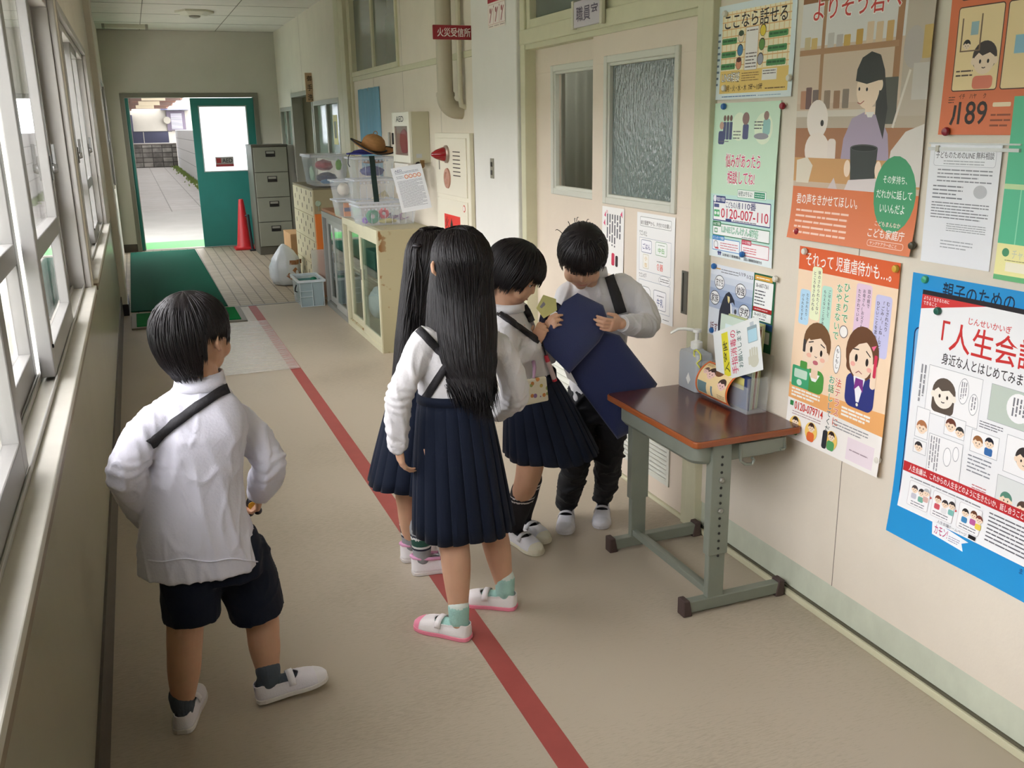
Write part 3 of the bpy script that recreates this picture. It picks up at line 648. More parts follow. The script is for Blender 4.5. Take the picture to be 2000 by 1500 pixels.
tag(obj('storage_box',MB().box(1.56,1.82,6.75,7.05,.463,.66),M('box_dark_green',(60,84,72),.5),bevel=.01),'dark green box on the shelf of the cream glass cabinet','box')
tag(obj('storage_box',MB().box(1.57,1.80,7.6,7.95,.433,.62),M('box_green',(70,130,90),.5),bevel=.01),'green box on the shelf of the grey glass cabinet','box')
tag(obj('plastic_bag',crumple(MB(),(1.69,7.2,.20),(.09,.12,.13),5),pw,smooth=True),'pale plastic bag at the far end of the cream glass cabinet','bag')
# shoe lockers
lk=M('locker_cream',(208,200,166),.45,var=.04,scale=8); slot=M('slot_black',(36,32,26),.8); lks=M('locker_side',(168,158,124),.5,var=.05,scale=5)
t=thing('locker','cream steel locker of small slotted doors beside the cardboard box','locker',(1.7,9.5,0))
obj('body',MB().box(1.522,1.885,8.93,10.10,0,.985,0).box(1.515,1.887,8.925,10.105,.985,1.0,1),[lks,M('locker_top',(120,112,88),.5)],t)
for rI in range(4):
    z0=.03+rI*.238
    b=MB().box(1.512,1.522,8.94,10.09,z0,z0+.232,0)
    for c in range(8):
        for q in range(3):
            if (c+q)%2==0: 
                y=9.0+c*.136; z=z0+.04+q*.068; b.box(1.5105,1.512,y,y+.022,z,z+.045,1)
    obj('door',b,[lk,slot],t)
obj('key_tag',MB().lathe([(.026,0),(.028,.004),(.02,.012)],X=Matrix.Translation((1.56,8.93,.86))@Matrix.Rotation(PI/2,4,'X'),n=20).box(1.557,1.563,8.915,8.925,.79,.84),M('tag_pale_green',(176,196,170),.4),t)
# filing cabinet
fg=M('filing_grey',(142,144,130),.45,var=.04,scale=6); fgd=M('filing_dark',(92,90,80),.5)
t=thing('filing_cabinet','tall grey four drawer filing cabinet by the far door','cabinet',(1.58,12.5,0))
obj('body',MB().box(1.362,1.80,12.22,12.80,0,1.345,0).box(1.358,1.804,12.205,12.80,1.325,1.35,0).box(1.368,1.794,12.212,12.22,0,.1,0),fgd,t,bevel=.003)
for k in range(4):
    z0=.105+k*.305; d=obj('drawer',MB().box(1.38,1.785,12.195,12.22,z0,z0+.298),fg,t,bevel=.003)
    obj('handle',MB().box(1.525,1.64,12.188,12.196,z0+.185,z0+.255),M('handle_black',(34,32,30),.4),d,bevel=.003)
    obj('label_holder',MB().box(1.535,1.63,12.184,12.19,z0+.222,z0+.248),M('label_pale',(160,160,150),.4,metal=.3),d)
tag(obj('wall_panel',MB().box(1.81,1.895,12.3,12.75,0,1.34),M('panel_pale',(196,200,196),.5)),'narrow pale panel between the filing cabinet and the wall','panel')
# traffic cone and folded stand
t=thing('traffic_cone','red traffic cone standing between the far door and the filing cabinet','cone',(1.255,12.85,0))
cr_=M('cone_red',(196,34,40),.45); c=(1.255,12.95,0)
obj('cone_body',MB().lathe([(.115,.03),(.10,.05),(.035,.62),(.03,.65),(.015,.655)],c=c,n=24),cr_,t,smooth=40)
obj('cone_base',MB().box(1.12,1.39,12.815,13.085,0,.03),cr_,t,bevel=.01)
b=MB().tube([(1.325,12.70,.02),(1.30,12.72,.47)],.018,8).tube([(1.32,12.72,.45),(1.27,12.74,.45)],.012,6).box(1.29,1.36,12.67,12.74,0,.02)
tag(obj('folded_stand',b,M('stand_black',(34,34,40),.45)),'folded black stand leaning on the red traffic cone','stand')
# white sack with brown tape, cardboard box
t=thing('sack','bulging white plastic sack patched with brown tape on the tiles','sack',(1.33,9.75,0))
b=MB(); rings=[]
for k,(z,rx,ry,ox) in enumerate(((0,.09,.10,0),(.01,.13,.14,0),(.08,.155,.16,-.01),(.18,.155,.155,-.01),(.27,.13,.13,.0),(.34,.085,.09,.0),(.385,.045,.05,-.01),(.41,.012,.02,-.015))):
    rg=[]
    for j in range(36):
        a=2*PI*j/36; q=1+.05*math.sin(9*a+k)+.09*noise.noise(Vector((math.cos(a)*2.2,math.sin(a)*2.2,z*9)))
        rg.append((1.33+ox+rx*q*math.cos(a),9.75+ry*q*math.sin(a),z))
    rings.append(rg)
b.loft(rings); sk=obj('bag',b,M('sack_white',(214,222,228),.22,bump=.5,bscale=30),t,smooth=True)
bv=BVHTree.FromPolygons([v for v in b.v],[f for f in b.f])
tp=MB()
for (ax,az,bx_,bz) in ((.02,.235,.16,.225),(.06,.17,.12,.10),(-.01,.12,.09,.04)):
    P=[]
    for k in range(9):
        q=k/8; x=1.33+ax+(bx_-ax)*q; z=az+(bz-az)*q; dx,dz=bx_-ax,bz-az; l=math.hypot(dx,dz); nx,nz=-dz/l*.022,dx/l*.022
        for s in (-1,1):
            h=bv.ray_cast(Vector((x+nx*s,9.2,z+nz*s)),Vector((0,1,0)))
            P.append((h[0]+Vector((0,-.004,0))) if h[0] else Vector((x+nx*s,9.75,z+nz*s)))
    tp.add(P,[(2*k,2*k+1,2*k+3,2*k+2) for k in range(8)])
obj('tape',tp,M('brown_tape',(150,104,66),.35),t)
cb=M('cardboard',(196,158,112),.8,var=.08,scale=8)
b=MB().box(1.47,1.62,10.25,10.75,0,.45); tag(obj('cardboard_box',b,cb,bevel=.003),'tall plain cardboard box between the filing cabinet and the locker','box')
# bin of clothes on the locker
clr=clear('clear_plastic',(228,234,242),.15,.12,spec=.6); clr2=clear('clear_plastic_rim',(232,236,242),.42,.2)
def bin_(b,x0,x1,y0,y1,z0,z1,tap=.02,wall=.003):
    for (a0,a1,c0,c1,mi) in ((x0+tap,x1-tap,y0+tap,y1-tap,0),):
        lo=[(x0+tap,y0+tap,z0),(x1-tap,y0+tap,z0),(x1-tap,y1-tap,z0),(x0+tap,y1-tap,z0)]; hi=[(x0,y0,z1),(x1,y0,z1),(x1,y1,z1),(x0,y1,z1)]
        b.add(lo+hi,[(0,3,2,1),(0,1,5,4),(1,2,6,5),(2,3,7,6),(3,0,4,7)],0)
    return b
def rim(b,x0,x1,y0,y1,z,w=.014,h=.014,mi=0):
    b.box(x0-w,x1+w,y0-w,y0+.002,z-h,z,mi).box(x0-w,x1+w,y1-.002,y1+w,z-h,z,mi).box(x0-w,x0+.002,y0,y1,z-h,z,mi).box(x1-.002,x1+w,y0,y1,z-h,z,mi); return b
def clear_bin(label,x0,x1,y0,y1,z0,z1,lid=None,group='clear plastic bins',slots=True,tap=.018):
    t=thing('storage_bin',label,'bin',((x0+x1)/2,(y0+y1)/2,z0),group)
    obj('shell',bin_(MB(),x0,x1,y0,y1,z0,z1,tap),clr,t,solid=.002)
    b=rim(MB(),x0,x1,y0,y1,z1)
    obj('rim',b,clr2,t,bevel=.003)
    if slots:
        b=MB(); n=int((x1-x0-.06)/.026)
        for k in range(n): b.box(x0+.03+k*.026,x0+.044+k*.026,y0+.0005,y0+.003,z1-.034,z1-.02)
        for k in range(int((x1-x0)/.05)): b.box(x0+.03+k*.05,x0+.034+k*.05,y0+tap*.4,y0+tap*.4+.004,z0+.01,z1-.05)
        obj('rib',b,clr2,t)
    if lid:
        obj('lid',MB().box(x0-.012,x1+.012,y0-.012,y1+.012,z1,z1+.012),lid,t,bevel=.004)
    return t
clear_bin('clear plastic bin of red and navy clothes on the cream locker',1.535,1.875,8.98,9.55,1.012,1.29,lid=clr2,slots=False,tap=.03)
def cloth(name,label,c,r,col,seed,grp='folded clothes in the clear bin'):
    b=crumple(MB(),c,r,seed,26,18,.22,2.2); return tag(obj(name,b,M('cloth_%02x%02x%02x'%col,col,.85,sheen=.3,bump=.3,bscale=60),smooth=True),label,'clothes',grp)
cloth('folded_cloth','red cloth on top inside the bin of clothes',(1.69,9.22,1.195),(.08,.16,.05),(176,36,50),1)
cloth('folded_cloth','navy cloth at the bottom of the bin of clothes',(1.715,9.24,1.078),(.09,.17,.048),(40,58,100),2)
cloth('folded_cloth','lime green cloth at the right of the bin of clothes',(1.80,9.06,1.20),(.028,.035,.05),(128,196,58),3)
cloth('folded_cloth','blue cloth low at the front of the bin of clothes',(1.69,9.045,1.052),(.07,.018,.022),(70,130,176),4)
cloth('folded_cloth','pale green cloth at the left of the bin of clothes',(1.585,9.28,1.12),(.018,.10,.07),(176,204,170),5)
cloth('jacket','navy and lime jacket hanging inside the toilet entrance',(2.05,10.95,1.28),(.07,.10,.20),(44,62,104),6,None)
# clear bins on the glass cabinets
zt=.862
clear_bin('clear plastic bin of ropes and tapes at the front of the cream cabinet',1.45,1.86,6.63,6.93,zt+.002,zt+.145)
clear_bin('clear plastic bin under the stack topped by the straw hat',1.50,1.84,6.97,7.28,zt+.002,zt+.15)
clear_bin('middle clear bin of the stack topped by the straw hat',1.50,1.80,6.96,7.25,zt+.152,zt+.31)
clear_bin('top clear bin of the stack, right under the straw hat',1.50,1.80,6.96,7.25,zt+.312,zt+.468)
clear_bin('lower small clear bin left of the hat stack',1.43,1.56,7.32,7.56,zt+.006,zt+.14,slots=False)
clear_bin('upper small clear bin left of the hat stack',1.42,1.56,7.32,7.56,zt+.143,zt+.29,slots=False)
tag(obj('navy_cloth',crumple(MB(),(1.66,7.1,zt+.362),(.09,.08,.036),7,24,16,.15),M('cloth_navy',(52,62,130),.8),smooth=True),'folded navy cloth in the bin right under the straw hat','cloth')
tag(obj('folded_hat',crumple(MB(),(1.67,7.08,zt+.43),(.08,.07,.013),8,24,12,.1),M('cloth_brownish',(150,116,90),.8),smooth=True),'brown folded hat on the navy cloth in the top bin','hat')
def ring(label,name,c,R,r,col,X=None):
    P=[(c[0]+R*math.cos(a),c[1]+R*.35*math.sin(a)*0,c[2]+R*math.sin(a)) for a in [2*PI*k/24 for k in range(25)]]
    return tag(obj(name,MB().tube(P,r,8),M('cord_%02x%02x%02x'%col,col,.6),smooth=True),label,'tape' if name=='tape_roll' else 'rope')
ring('green tape roll in the bin of ropes and tapes','tape_roll',(1.555,6.70,zt+.062),.033,.018,(34,140,104))
ring('purple tape roll in the bin of ropes and tapes','tape_roll',(1.500,6.705,zt+.036),.014,.010,(140,96,190))
ring('red coiled rope in the bin of ropes and tapes','rope',(1.64,6.72,zt+.078),.026,.014,(210,44,70))
b=MB(); rnd=random.Random(5)
for k in range(7):
    P=[(1.67+.026*k*.6+.014*math.cos(a+k)+.05*a/6,6.73+.02*math.sin(a),zt+.070-.006*a+.010*math.sin(a*1.3+k)) for a in [q*.35 for q in range(18)]]
    b.tube(P,.003,5)
tag(obj('rope',b,M('cord_plum',(150,110,150),.6),smooth=True),'tangled plum rope in the bin of ropes and tapes','rope')
tag(obj('cloth_strip',crumple(MB(),(1.66,6.70,zt+.026),(.07,.03,.016),3,20,12,.3),M('cloth_yellow',(206,196,110),.7),smooth=True),'yellow cloth strip at the bottom of the bin of ropes and tapes','cloth')
b=MB()
for k in range(9):
    x=1.62+.012*k; b.tube([(x,7.0,zt+.165),(1.68+.006*k,7.01,zt+.19+.004*k),(1.76,7.02+.004*k,zt+.17+.002*k)],.003,5)
tag(obj('raffia_bundle',b,M('raffia',(226,212,166),.7),smooth=True),'bundle of pale raffia in the middle bin of the hat stack','raffia')
tag(obj('ball',MB().sph((1.50,7.42,zt+.215),.05),M('ball_cream',(226,216,196),.6),smooth=True),'cream ball in the upper small clear bin','ball')
tag(obj('packet',MB().box(1.48,1.535,7.345,7.37,zt+.012,zt+.115,0).box(1.481,1.534,7.343,7.346,zt+.05,zt+.08,1),[M('packet_orange',(226,140,70),.5),M('packet_navy',(50,48,90),.5)],bevel=.003),'orange and navy packet in the lower small clear bin','packet')
# straw hat on the stack
t=thing('straw_hat','brown straw hat with black band on top of the clear bins','hat',(1.68,7.08,zt+.48))
straw=M('straw',(178,130,78),.7,var=.18,scale=40,bump=.5,bscale=220,stretch=(1,1,3)); blk=M('hat_black',(30,28,30),.7)
X=Matrix.Translation((1.665,7.06,zt+.512))@Matrix.Rotation(math.radians(8),4,'Y')@Matrix.Rotation(math.radians(10),4,'X')
bm1=MB(); prof=[(.088,.004),(.09,.02),(.088,.055),(.078,.085),(.055,.107),(.025,.118),(.004,.12)]
bm1.lathe(prof,n=32,X=X); obj('crown',bm1,straw,t,smooth=True)
rg=[]
for rr_,zz in ((.085,.006),(.11,.003),(.14,.006),(.168,.02)):
    rg.append([X@Vector((rr_*math.cos(a),rr_*math.sin(a),zz+.012*(rr_/.168)**2*math.cos(2*a)+ (.03*(rr_-.085)/.083*max(0,-math.cos(a))))) for a in [2*PI*k/40 for k in range(40)]])
b=MB().loft(rg,cap=False); obj('brim',b,straw,t,smooth=True,solid=.004)
e=[rg[-1][k] for k in range(40)]+[rg[-1][0],rg[-1][1]]; obj('brim_trim',MB().tube(e,.006,8),blk,t,smooth=True)
bd=[X@Vector((.0915*math.cos(a),.0915*math.sin(a),.018+.008*math.sin(a))) for a in [-1.9+k*.09 for k in range(20)]]
obj('hat_band',MB().tube(bd,.014,8,flat=.2),blk,t,smooth=True)
obj('loop',MB().tube([X@Vector((.004+.014*math.cos(a),.0,.128+.014*math.sin(a))) for a in [k*.35 for k in range(19)]],.003,6),straw,t,smooth=True)
t2=thing('sun_hat','navy cap lying under the straw hat on the clear bins','hat',(1.6,7.15,zt+.48)); 
b=MB().lathe([(.115,.003),(.118,.012),(.075,.018),(.06,.03),(.02,.038)],c=(1.60,7.14,zt+.483),n=28); obj('cap',b,M('cap_navy',(40,44,120),.7),t2,smooth=40)
obj('chin_cord',MB().tube([(1.50,7.09,zt+.495),(1.478,7.06,zt+.47),(1.472,7.05,zt+.42),(1.482,7.04,zt+.40)],.003,6),blk,t2,smooth=True)
b=MB(); P=[(1.605+.0008*k,6.936-.003*math.sin(k*.4),zt+.478-.0145*k) for k in range(24)]
V=[]; 
for p in P: V+= [(p[0],p[1],p[2]),(p[0]+.040,p[1],p[2])]
b.add(V,[(2*k,2*k+1,2*k+3,2*k+2) for k in range(23)]); tag(obj('webbing_strap',b,M('webbing',(28,50,44),.85,bump=.4,bscale=300),solid=.002),'dark green webbing strap hanging in front of the clear bins','strap')
# clear box of green cloth on the floor with its lid leaning behind
t=thing('storage_bin','clear plastic box of teal cloth on the floor beside the grey cabinet','bin',(1.37,8.5,0),'clear plastic bins')
clb=clear('clear_plastic_blue',(206,224,228),.38,.15)
obj('shell',bin_(MB(),1.242,1.458,8.345,8.77,.003,.232,.012),clb,t,solid=.003)
b=MB(); rim(b,1.242,1.458,8.345,8.77,.243,.016,.022); 
for x in (1.242,1.35,1.45): b.box(x,x+.006,8.342,8.348,.005,.23)
for z in (.003,.09,.14): b.box(1.242,1.356,8.341,8.347,z,z+.006)
b.box(1.356,1.456,8.341,8.347,.003,.009); obj('rim',b,clear('bin_edge',(222,232,234),.8,.3),t,bevel=.002)
obj('clasp',MB().tube([(1.224,8.40,.20),(1.212,8.40,.17),(1.212,8.42,.14),(1.23,8.43,.13)],.006,6),M('clasp_black',(26,26,28),.4),t,smooth=True)
cl=MB().box(1.262,1.438,8.37,8.745,.014,.205)
tag(obj('folded_cloth',cl,M('cloth_teal',(60,124,120),.9,var=.25,scale=12,bump=.5,bscale=30),bevel=.02),'teal cloth packed into the clear box on the floor','clothes')
tag(obj('green_cloth',crumple(MB(),(1.39,8.47,.232),(.03,.05,.018),4),M('cloth_green2',(20,110,80),.8),smooth=True),'dark green cloth lying on top of the clear floor box','cloth')
tag(obj('box_lid',MB().box(1.44,1.60,8.80,8.815,.01,.45),clear('lid_clear',(220,222,216),.35,.2),bevel=.012),'clear plastic lid standing on edge against the cream locker','lid')
tag(obj('orange_board',MB().box(1.508,1.585,8.84,8.87,.0,.77),M('orange_board',(232,128,52),.5),bevel=.004),'orange board standing against the side of the cream locker','board')
# ---------------------------------------------------------------- AED case on the wall
ac=M('aed_cream',(196,192,166),.5); aw=M('aed_white',(230,228,212),.45)
t=thing('first_aid_case','cream wall case with red bag behind its window','case',(1.83,6.6,1.29))
xa,y0_,y1_,z0_,z1_=1.756,6.36,6.81,1.30,1.64
obj('body',MB().box(xa+.02,1.9,y0_,y1_,z0_,z1_),ac,t,bevel=.004)
b=MB(); frame(b,xa,xa+.02,y0_,y1_,z0_,z1_,.05); b.box(xa,xa+.02,y0_+.05,y1_-.05,1.545,1.60); 
dd=obj('door',b,aw,t,bevel=.003)
obj('pane',MB().box(xa+.008,xa+.012,y0_+.05,y1_-.05,1.345,1.55),clear('aed_pane',(150,110,110),.35,.08),dd)
obj('bag',crumple(MB(),(xa+.019,6.56,1.44),(.0065,.12,.085),3),M('aed_red',(190,44,50),.6),t,smooth=True)
obj('handle',MB().box(xa-.012,xa,y1_-.035,y1_-.02,1.42,1.50),M('handle_black',(34,32,30),.4),dd,bevel=.003)
V,F=text('AED',.046,.03); a0,a1,c0,c1=bbox(V)
def wall_text(body,y,z,h,x,m,name,parent,wsc=1.,bold=.02,wfix=None):       # lettering on a face that looks down the corridor's -x side
    V,F=text(body,1,bold); a0,a1,c0,c1=bbox(V); s=h/(c1-c0); sy=s*wsc if not wfix else wfix/(a1-a0)
    b=MB().add([(x,y-(vx-a0)*sy,z+(vy-c0)*s) for vx,vy in V],F); return obj(name,b,m,parent)
ink=M('ink_black',(30,28,28),.5); inkr=M('ink_red',(196,40,60),.5); inkw=M('ink_white',(240,236,228),.5)
wall_text('AED',6.69,1.575,.038,xa-.0012,ink,'lettering',dd,wfix=.20)
obj('sticker',MB().box(1.80,1.84,y0_-.0012,y0_,1.335,1.362),M('sticker_pale',(190,194,196),.5),t)
s=MB().box(xa+.004,xa+.006,6.44,6.80,1.075,1.292); t=obj('notice_sheet',s,M('sheet_white',(232,230,222),.5)); tag(t,'white sheet with large red letters hanging under the first aid case','sheet')
wall_text('AED',6.74,1.135,.075,xa+.003,inkr,'lettering',t,wfix=.25,bold=.01)
tag(obj('clip',MB().box(1.825,1.85,y0_-.02,y0_,1.275,1.32).tube([(1.835,y0_-.012,1.30),(1.835,y0_-.03,1.27)],.008,6),M('clip_brass',(140,110,70),.4,metal=.6)),'brass clip hooked on the case over the plastic sleeve','clip')
tag(obj('dark_bag',crumple(MB(),(1.80,6.33,1.22),(.03,.02,.09),3),M('bag_black',(44,38,42),.6),smooth=True),'small black bag hanging behind the sheet in the plastic sleeve','bag')
# sheet in a plastic sleeve
S=Sheet(21,30,col=(226,230,234)); S.up()
S.text('AED',2,27,7,28.4,(90,100,130)); S.fine(2,25.4,18,27,2,(110,120,140)); S.up()
for k in range(4):
    S.ell(9+k*2.9,23.2,1.35,1.35,(206,110,70)); 
S.up()
for k in range(4): S.ell(9+k*2.9,23.2,.95,.95,(236,226,214))
S.fine(2,3,19,21,22,(140,146,156)); S.fine(2,22.4,7,24.4,2,(150,156,166))
c0=Vector((1.655,6.18,1.0)); ang=math.radians(-14)
def sleeve(u,v,d):
    q=Matrix.Rotation(ang,3,'Y')@Vector((u,0,v)); return Vector((1.640+q.x*.92,6.20-u*.35-.012*pl(lambda q:math.sin(q*9),v)-d, .985+q.z-.09*u))
t=S.build('document_sleeve',sleeve); tag(t,'printed sheet in a clear sleeve with orange circles by the alarm cabinet','sheet')
# ---------------------------------------------------------------- fire alarm cabinet
al=M('alarm_cream',(232,226,206),.4)
t=thing('fire_alarm_cabinet','cream fire alarm cabinet with red lamp and grille','alarm cabinet',(1.88,5.78,.4))
xf=1.868
obj('body',MB().box(xf,1.897,5.44,6.14,.30,1.50),al,t,bevel=.004)
up=obj('upper_door',MB().box(xf-.008,xf,5.49,6.10,1.115,1.47),al,t,bevel=.003)
lo=obj('lower_door',MB().box(xf-.008,xf,5.49,6.10,.34,1.09),al,t,bevel=.003)
Xm=lambda y,z:Matrix.Translation((xf-.008,y,z))@Matrix.Rotation(-PI/2,4,'Y')
obj('lamp_bezel',MB().lathe([(.055,0),(.055,.012),(.045,.02)],X=Xm(5.86,1.37),n=28),M('bezel',(170,150,136),.35,metal=.5),up,smooth=40)
obj('lamp_lens',MB().lathe([(.046,.015),(.044,.03),(.028,.075),(.012,.10),(.003,.106)],X=Xm(5.86,1.37),n=28),M('lens_red',(150,8,22),.12,coat=.8),up,smooth=True)
obj('speaker',MB().lathe([(.064,0),(.062,.008),(.04,.012),(.032,.004),(.018,.006),(.004,.014)],X=Xm(5.86,1.22),n=30),M('speaker_pink',(188,140,120),.45),up,smooth=30)
g=MB()
for k in range(7): g.box(xf-.0095,xf-.007,5.60,5.74,1.24+k*.024,1.246+k*.024)
obj('grille',g,M('slot_dark',(70,60,52),.8),up)
obj('pull',MB().box(xf-.012,xf-.008,6.02,6.03,1.27,1.33),M('pull_metal2',(150,146,136),.4,metal=.5),up)
lg=MB().box(xf-.010,xf-.008,5.63,5.95,.80,.992,0); 
V,F=text('火',1,.03); a0,a1,c0,c1=bbox(V)
lg.add([(xf-.0108,5.93-(x-a0)/(a1-a0)*.07,.905+(y-c0)/(c1-c0)*.07) for x,y in V],F,1); lg.add([(xf-.0106,5.84,.90),(xf-.0106,5.76,.90),(xf-.0106,5.80,.975)],[(0,1,2)],1)
obj('notice',lg,[M('notice_red',(222,52,44),.5),ink],lo)
obj('sticker',MB().lathe([(.022,0),(.022,.001)],X=Xm(5.545,1.05),n=24).lathe([(.015,.001),(.015,.002)],X=Xm(5.545,1.05),n=24,mi=1),[M('sticker_red',(206,90,76),.5),inkw],lo)
# curtain strip, pipe, switch, signs
b=MB(); n=44
ring_=[(1.885+.009*math.sin(k*.62)-.004*math.sin(k*1.7),8.43-k*.0166) for k in range(n+1)]
b.loft([[(x-.002*math.sin(i*2.+k*.3),y+.004*i*math.sin(k*.2),z) for k,(x,y) in enumerate(ring_)] for i,z in enumerate((1.855,1.7,1.5,1.3,1.15))],cap=False,closed=False)
t=obj('curtain',b,M('curtain_blue',(128,178,204),.8,var=.12,scale=3,stretch=(1,6,.3)),smooth=True,solid=.002); tag(t,'pale blue curtain strip hung on the wall above the clear bins','curtain')
obj('curtain_ring',MB().lathe([(.012,0),(.014,.006)],X=Matrix.Translation((1.872,8.0,1.845))@Matrix.Rotation(PI/2,4,'Y'),n=14),M('ring_grey',(150,160,164),.4),t)
tag(obj('hook_strip',MB().box(1.885,1.9,7.42,7.46,1.36,1.50),M('hook_grey',(170,168,156),.4,metal=.4),bevel=.004),'short grey metal strip on the wall beside the straw hat','strip')
t=thing('drain_pipe','grey beige pipe running down the wall and bending into it','pipe',(1.82,5.66,1.6)); pm=M('pipe_beige',(186,178,156),.5,var=.05,scale=6)
xp=1.80; obj('pipe',MB().tube([(xp,5.66,2.80),(xp,5.66,1.72)],.048,20),pm,t,smooth=40)
obj('elbow',MB().tube([(xp,5.66,1.74)]+[(xp+.075-.075*math.cos(a),5.66,1.71-.075*math.sin(a)) for a in [k*PI/20 for k in range(11)]]+[(1.91,5.66,1.635)],.053,24),pm,t,smooth=40)
obj('collar',MB().tube([(xp,5.66,1.715),(xp,5.66,1.735)],.056,20),pm,t,smooth=40)
tag(obj('conduit',MB().tube([(1.87,5.585,2.80),(1.87,5.585,1.70),(1.875,5.585,1.66),(1.905,5.585,1.65)],.016,12),M('conduit_cream',(206,200,176),.5),smooth=50),'thin cream conduit running beside the drain pipe','conduit')
t=thing('wall_switch','metal wall switch plate on the pale pillar','switch',(1.87,5.06,1.305)); 
obj('plate',MB().box(1.866,1.872,5.035,5.085,1.255,1.365),M('switch_metal',(150,146,130),.4,metal=.5),t,bevel=.002); 
for z in (1.275,1.32): obj('button',MB().box(1.861,1.866,5.05,5.07,z,z+.025),M('button_dark',(70,66,58),.4),t,bevel=.001)
# fire receiving point sign, on a bracket standing off the wall, facing the camera
def cross_sign(name,label,body,x0,x1,y,z0,z1,col,tc_,rot=0,th=.012):
    t=thing(name,label,'sign',(x1,y,z0))
    obj('plate',MB().box(x0,x1,y,y+th,z0,z1),M('sign_%02x%02x%02x'%col,col,.4),t,bevel=.004)
    V,F=text(body,1,.03); a0,a1,c0,c1=bbox(V); w_=(x1-x0)*.80; h_=(z1-z0)*.62
    obj('lettering',MB().add([(x0+(x1-x0)*.10+(vx-a0)/(a1-a0)*w_,y-.0012,z0+(z1-z0)*.19+(vy-c0)/(c1-c0)*h_) for vx,vy in V],F),tc_,t)
    return t
A=at(845,48,1,5.40); B=at(927,78,1,5.40)
t=cross_sign('fire_sign','dark red bracket sign with white lettering beside the drain pipe','火災受信所',A.x,B.x,5.40,B.z,A.z,(150,34,46),inkw)
obj('bracket',MB().box(B.x-.002,1.9,5.402,5.41,A.z-.06,A.z+.005).box(B.x-.01,B.x+.006,5.395,5.415,B.z-.01,A.z),M('bracket_cream',(196,190,166),.5),t,bevel=.002)
# toilet sign of wood
t=thing('room_sign','small wooden upright sign over the far side entrance','sign',(1.87,10.75,1.82))
A=at(593,142,1,10.72); B=at(613,199,1,10.72)
obj('plate',MB().box(A.x+.01,B.x+.01,10.72,10.735,B.z,A.z),M('sign_wood',(196,168,134),.6,var=.12,scale=6,stretch=(6,1,1)),t,bevel=.003)
hh_=(A.z-B.z)/3; w_=B.x-A.x
for k,ch in enumerate('御手洗'):
    V,F=text(ch,1,.03); a0,a1,c0,c1=bbox(V); sc=hh_*.66
    obj('character',MB().add([(A.x+.01+w_*.2+(vx-a0)/(a1-a0)*w_*.6,10.7185,A.z-hh_*(k+.85)+(vy-c0)/(c1-c0)*sc) for vx,vy in V],F),ink,t)
# staff room plate over the doors
t=thing('room_sign','pale plastic name plate over the sliding doors','sign',(1.87,3.83,1.95))
obj('plate',MB().box(1.862,1.874,3.70,3.985,1.948,2.055),M('plate_lilac',(196,190,196),.4),t,bevel=.003)
obj('end_cap',MB().box(1.858,1.876,3.97,3.99,1.943,2.06),M('cap_cream',(206,202,180),.5),t,bevel=.002); obj('end_cap',MB().box(1.858,1.876,3.695,3.715,1.943,2.06),M('cap_cream',(206,202,180),.5),t,bevel=.002)
wall_text('職員室',3.945,1.97,.062,1.8612,M('ink_lilac',(88,78,96),.5),'lettering',t,wfix=.21)
tag(obj('yellow_notice',MB().box(1.884,1.888,9.42,9.62,1.38,1.66,0).box(1.8835,1.884,9.46,9.58,1.44,1.60,1),[M('notice_yellow',(232,228,150),.5),M('notice_print',(120,124,90),.5)]),'yellow notice stuck on the far corridor window','notice')
# sign on the leaf of the far door
A=at(421,307,1,Y2+.028); B=at(458,325,1,Y2+.028)
t=thing('door_sticker','red and grey sticker on the frosted glass of the far door','sticker',(1.13,Y2,1.05))
b=MB().box(1.018,1.25,Y2+.034,Y2+.044,1.058,1.185,0).box(1.018,1.25,Y2+.033,Y2+.034,1.06,1.09,1).box(1.03,1.09,Y2+.033,Y2+.034,1.105,1.17,1); obj('sheet',b,[M('sticker_grey',(150,146,140),.5),M('sticker_crimson',(150,50,52),.5)],t)
V,F=text('AED',1,.04); a0,a1,c0,c1=bbox(V); obj('lettering',MB().add([(1.105+(x-a0)/(a1-a0)*.13,Y2+.0325,1.11+(y-c0)/(c1-c0)*.055) for x,y in V],F),ink,t)
# ceiling: speaker grille and a folded batten lamp
t=thing('ceiling_speaker','shallow six sided fitting on the ceiling near the far wall','ceiling fitting',(.78,11.2,ZC))
obj('housing',MB().lathe([(.20,0),(.20,-.02),(.12,-.05)],c=(.78,11.15,ZC),n=6),M('fitting_cream',(206,204,186),.6),t); obj('lens',MB().lathe([(.06,-.05),(.055,-.065),(.02,-.075)],c=(.78,11.15,ZC),n=20),M('fitting_grey',(150,148,134),.5),t,smooth=True)
t=thing('ceiling_light','unlit slim batten lamp on the ceiling by the far wall','lamp',(.08,12.7,ZC)); obj('housing',MB().box(-.16,.33,12.66,12.76,ZC-.045,ZC),M('fitting_cream',(206,204,186),.6),t,bevel=.004)
obj('end_cap',MB().box(-.17,-.14,12.655,12.765,ZC-.05,ZC),M('fitting_grey',(150,148,134),.5),t); obj('end_cap',MB().box(.31,.34,12.655,12.765,ZC-.05,ZC),M('fitting_grey',(150,148,134),.5),t)
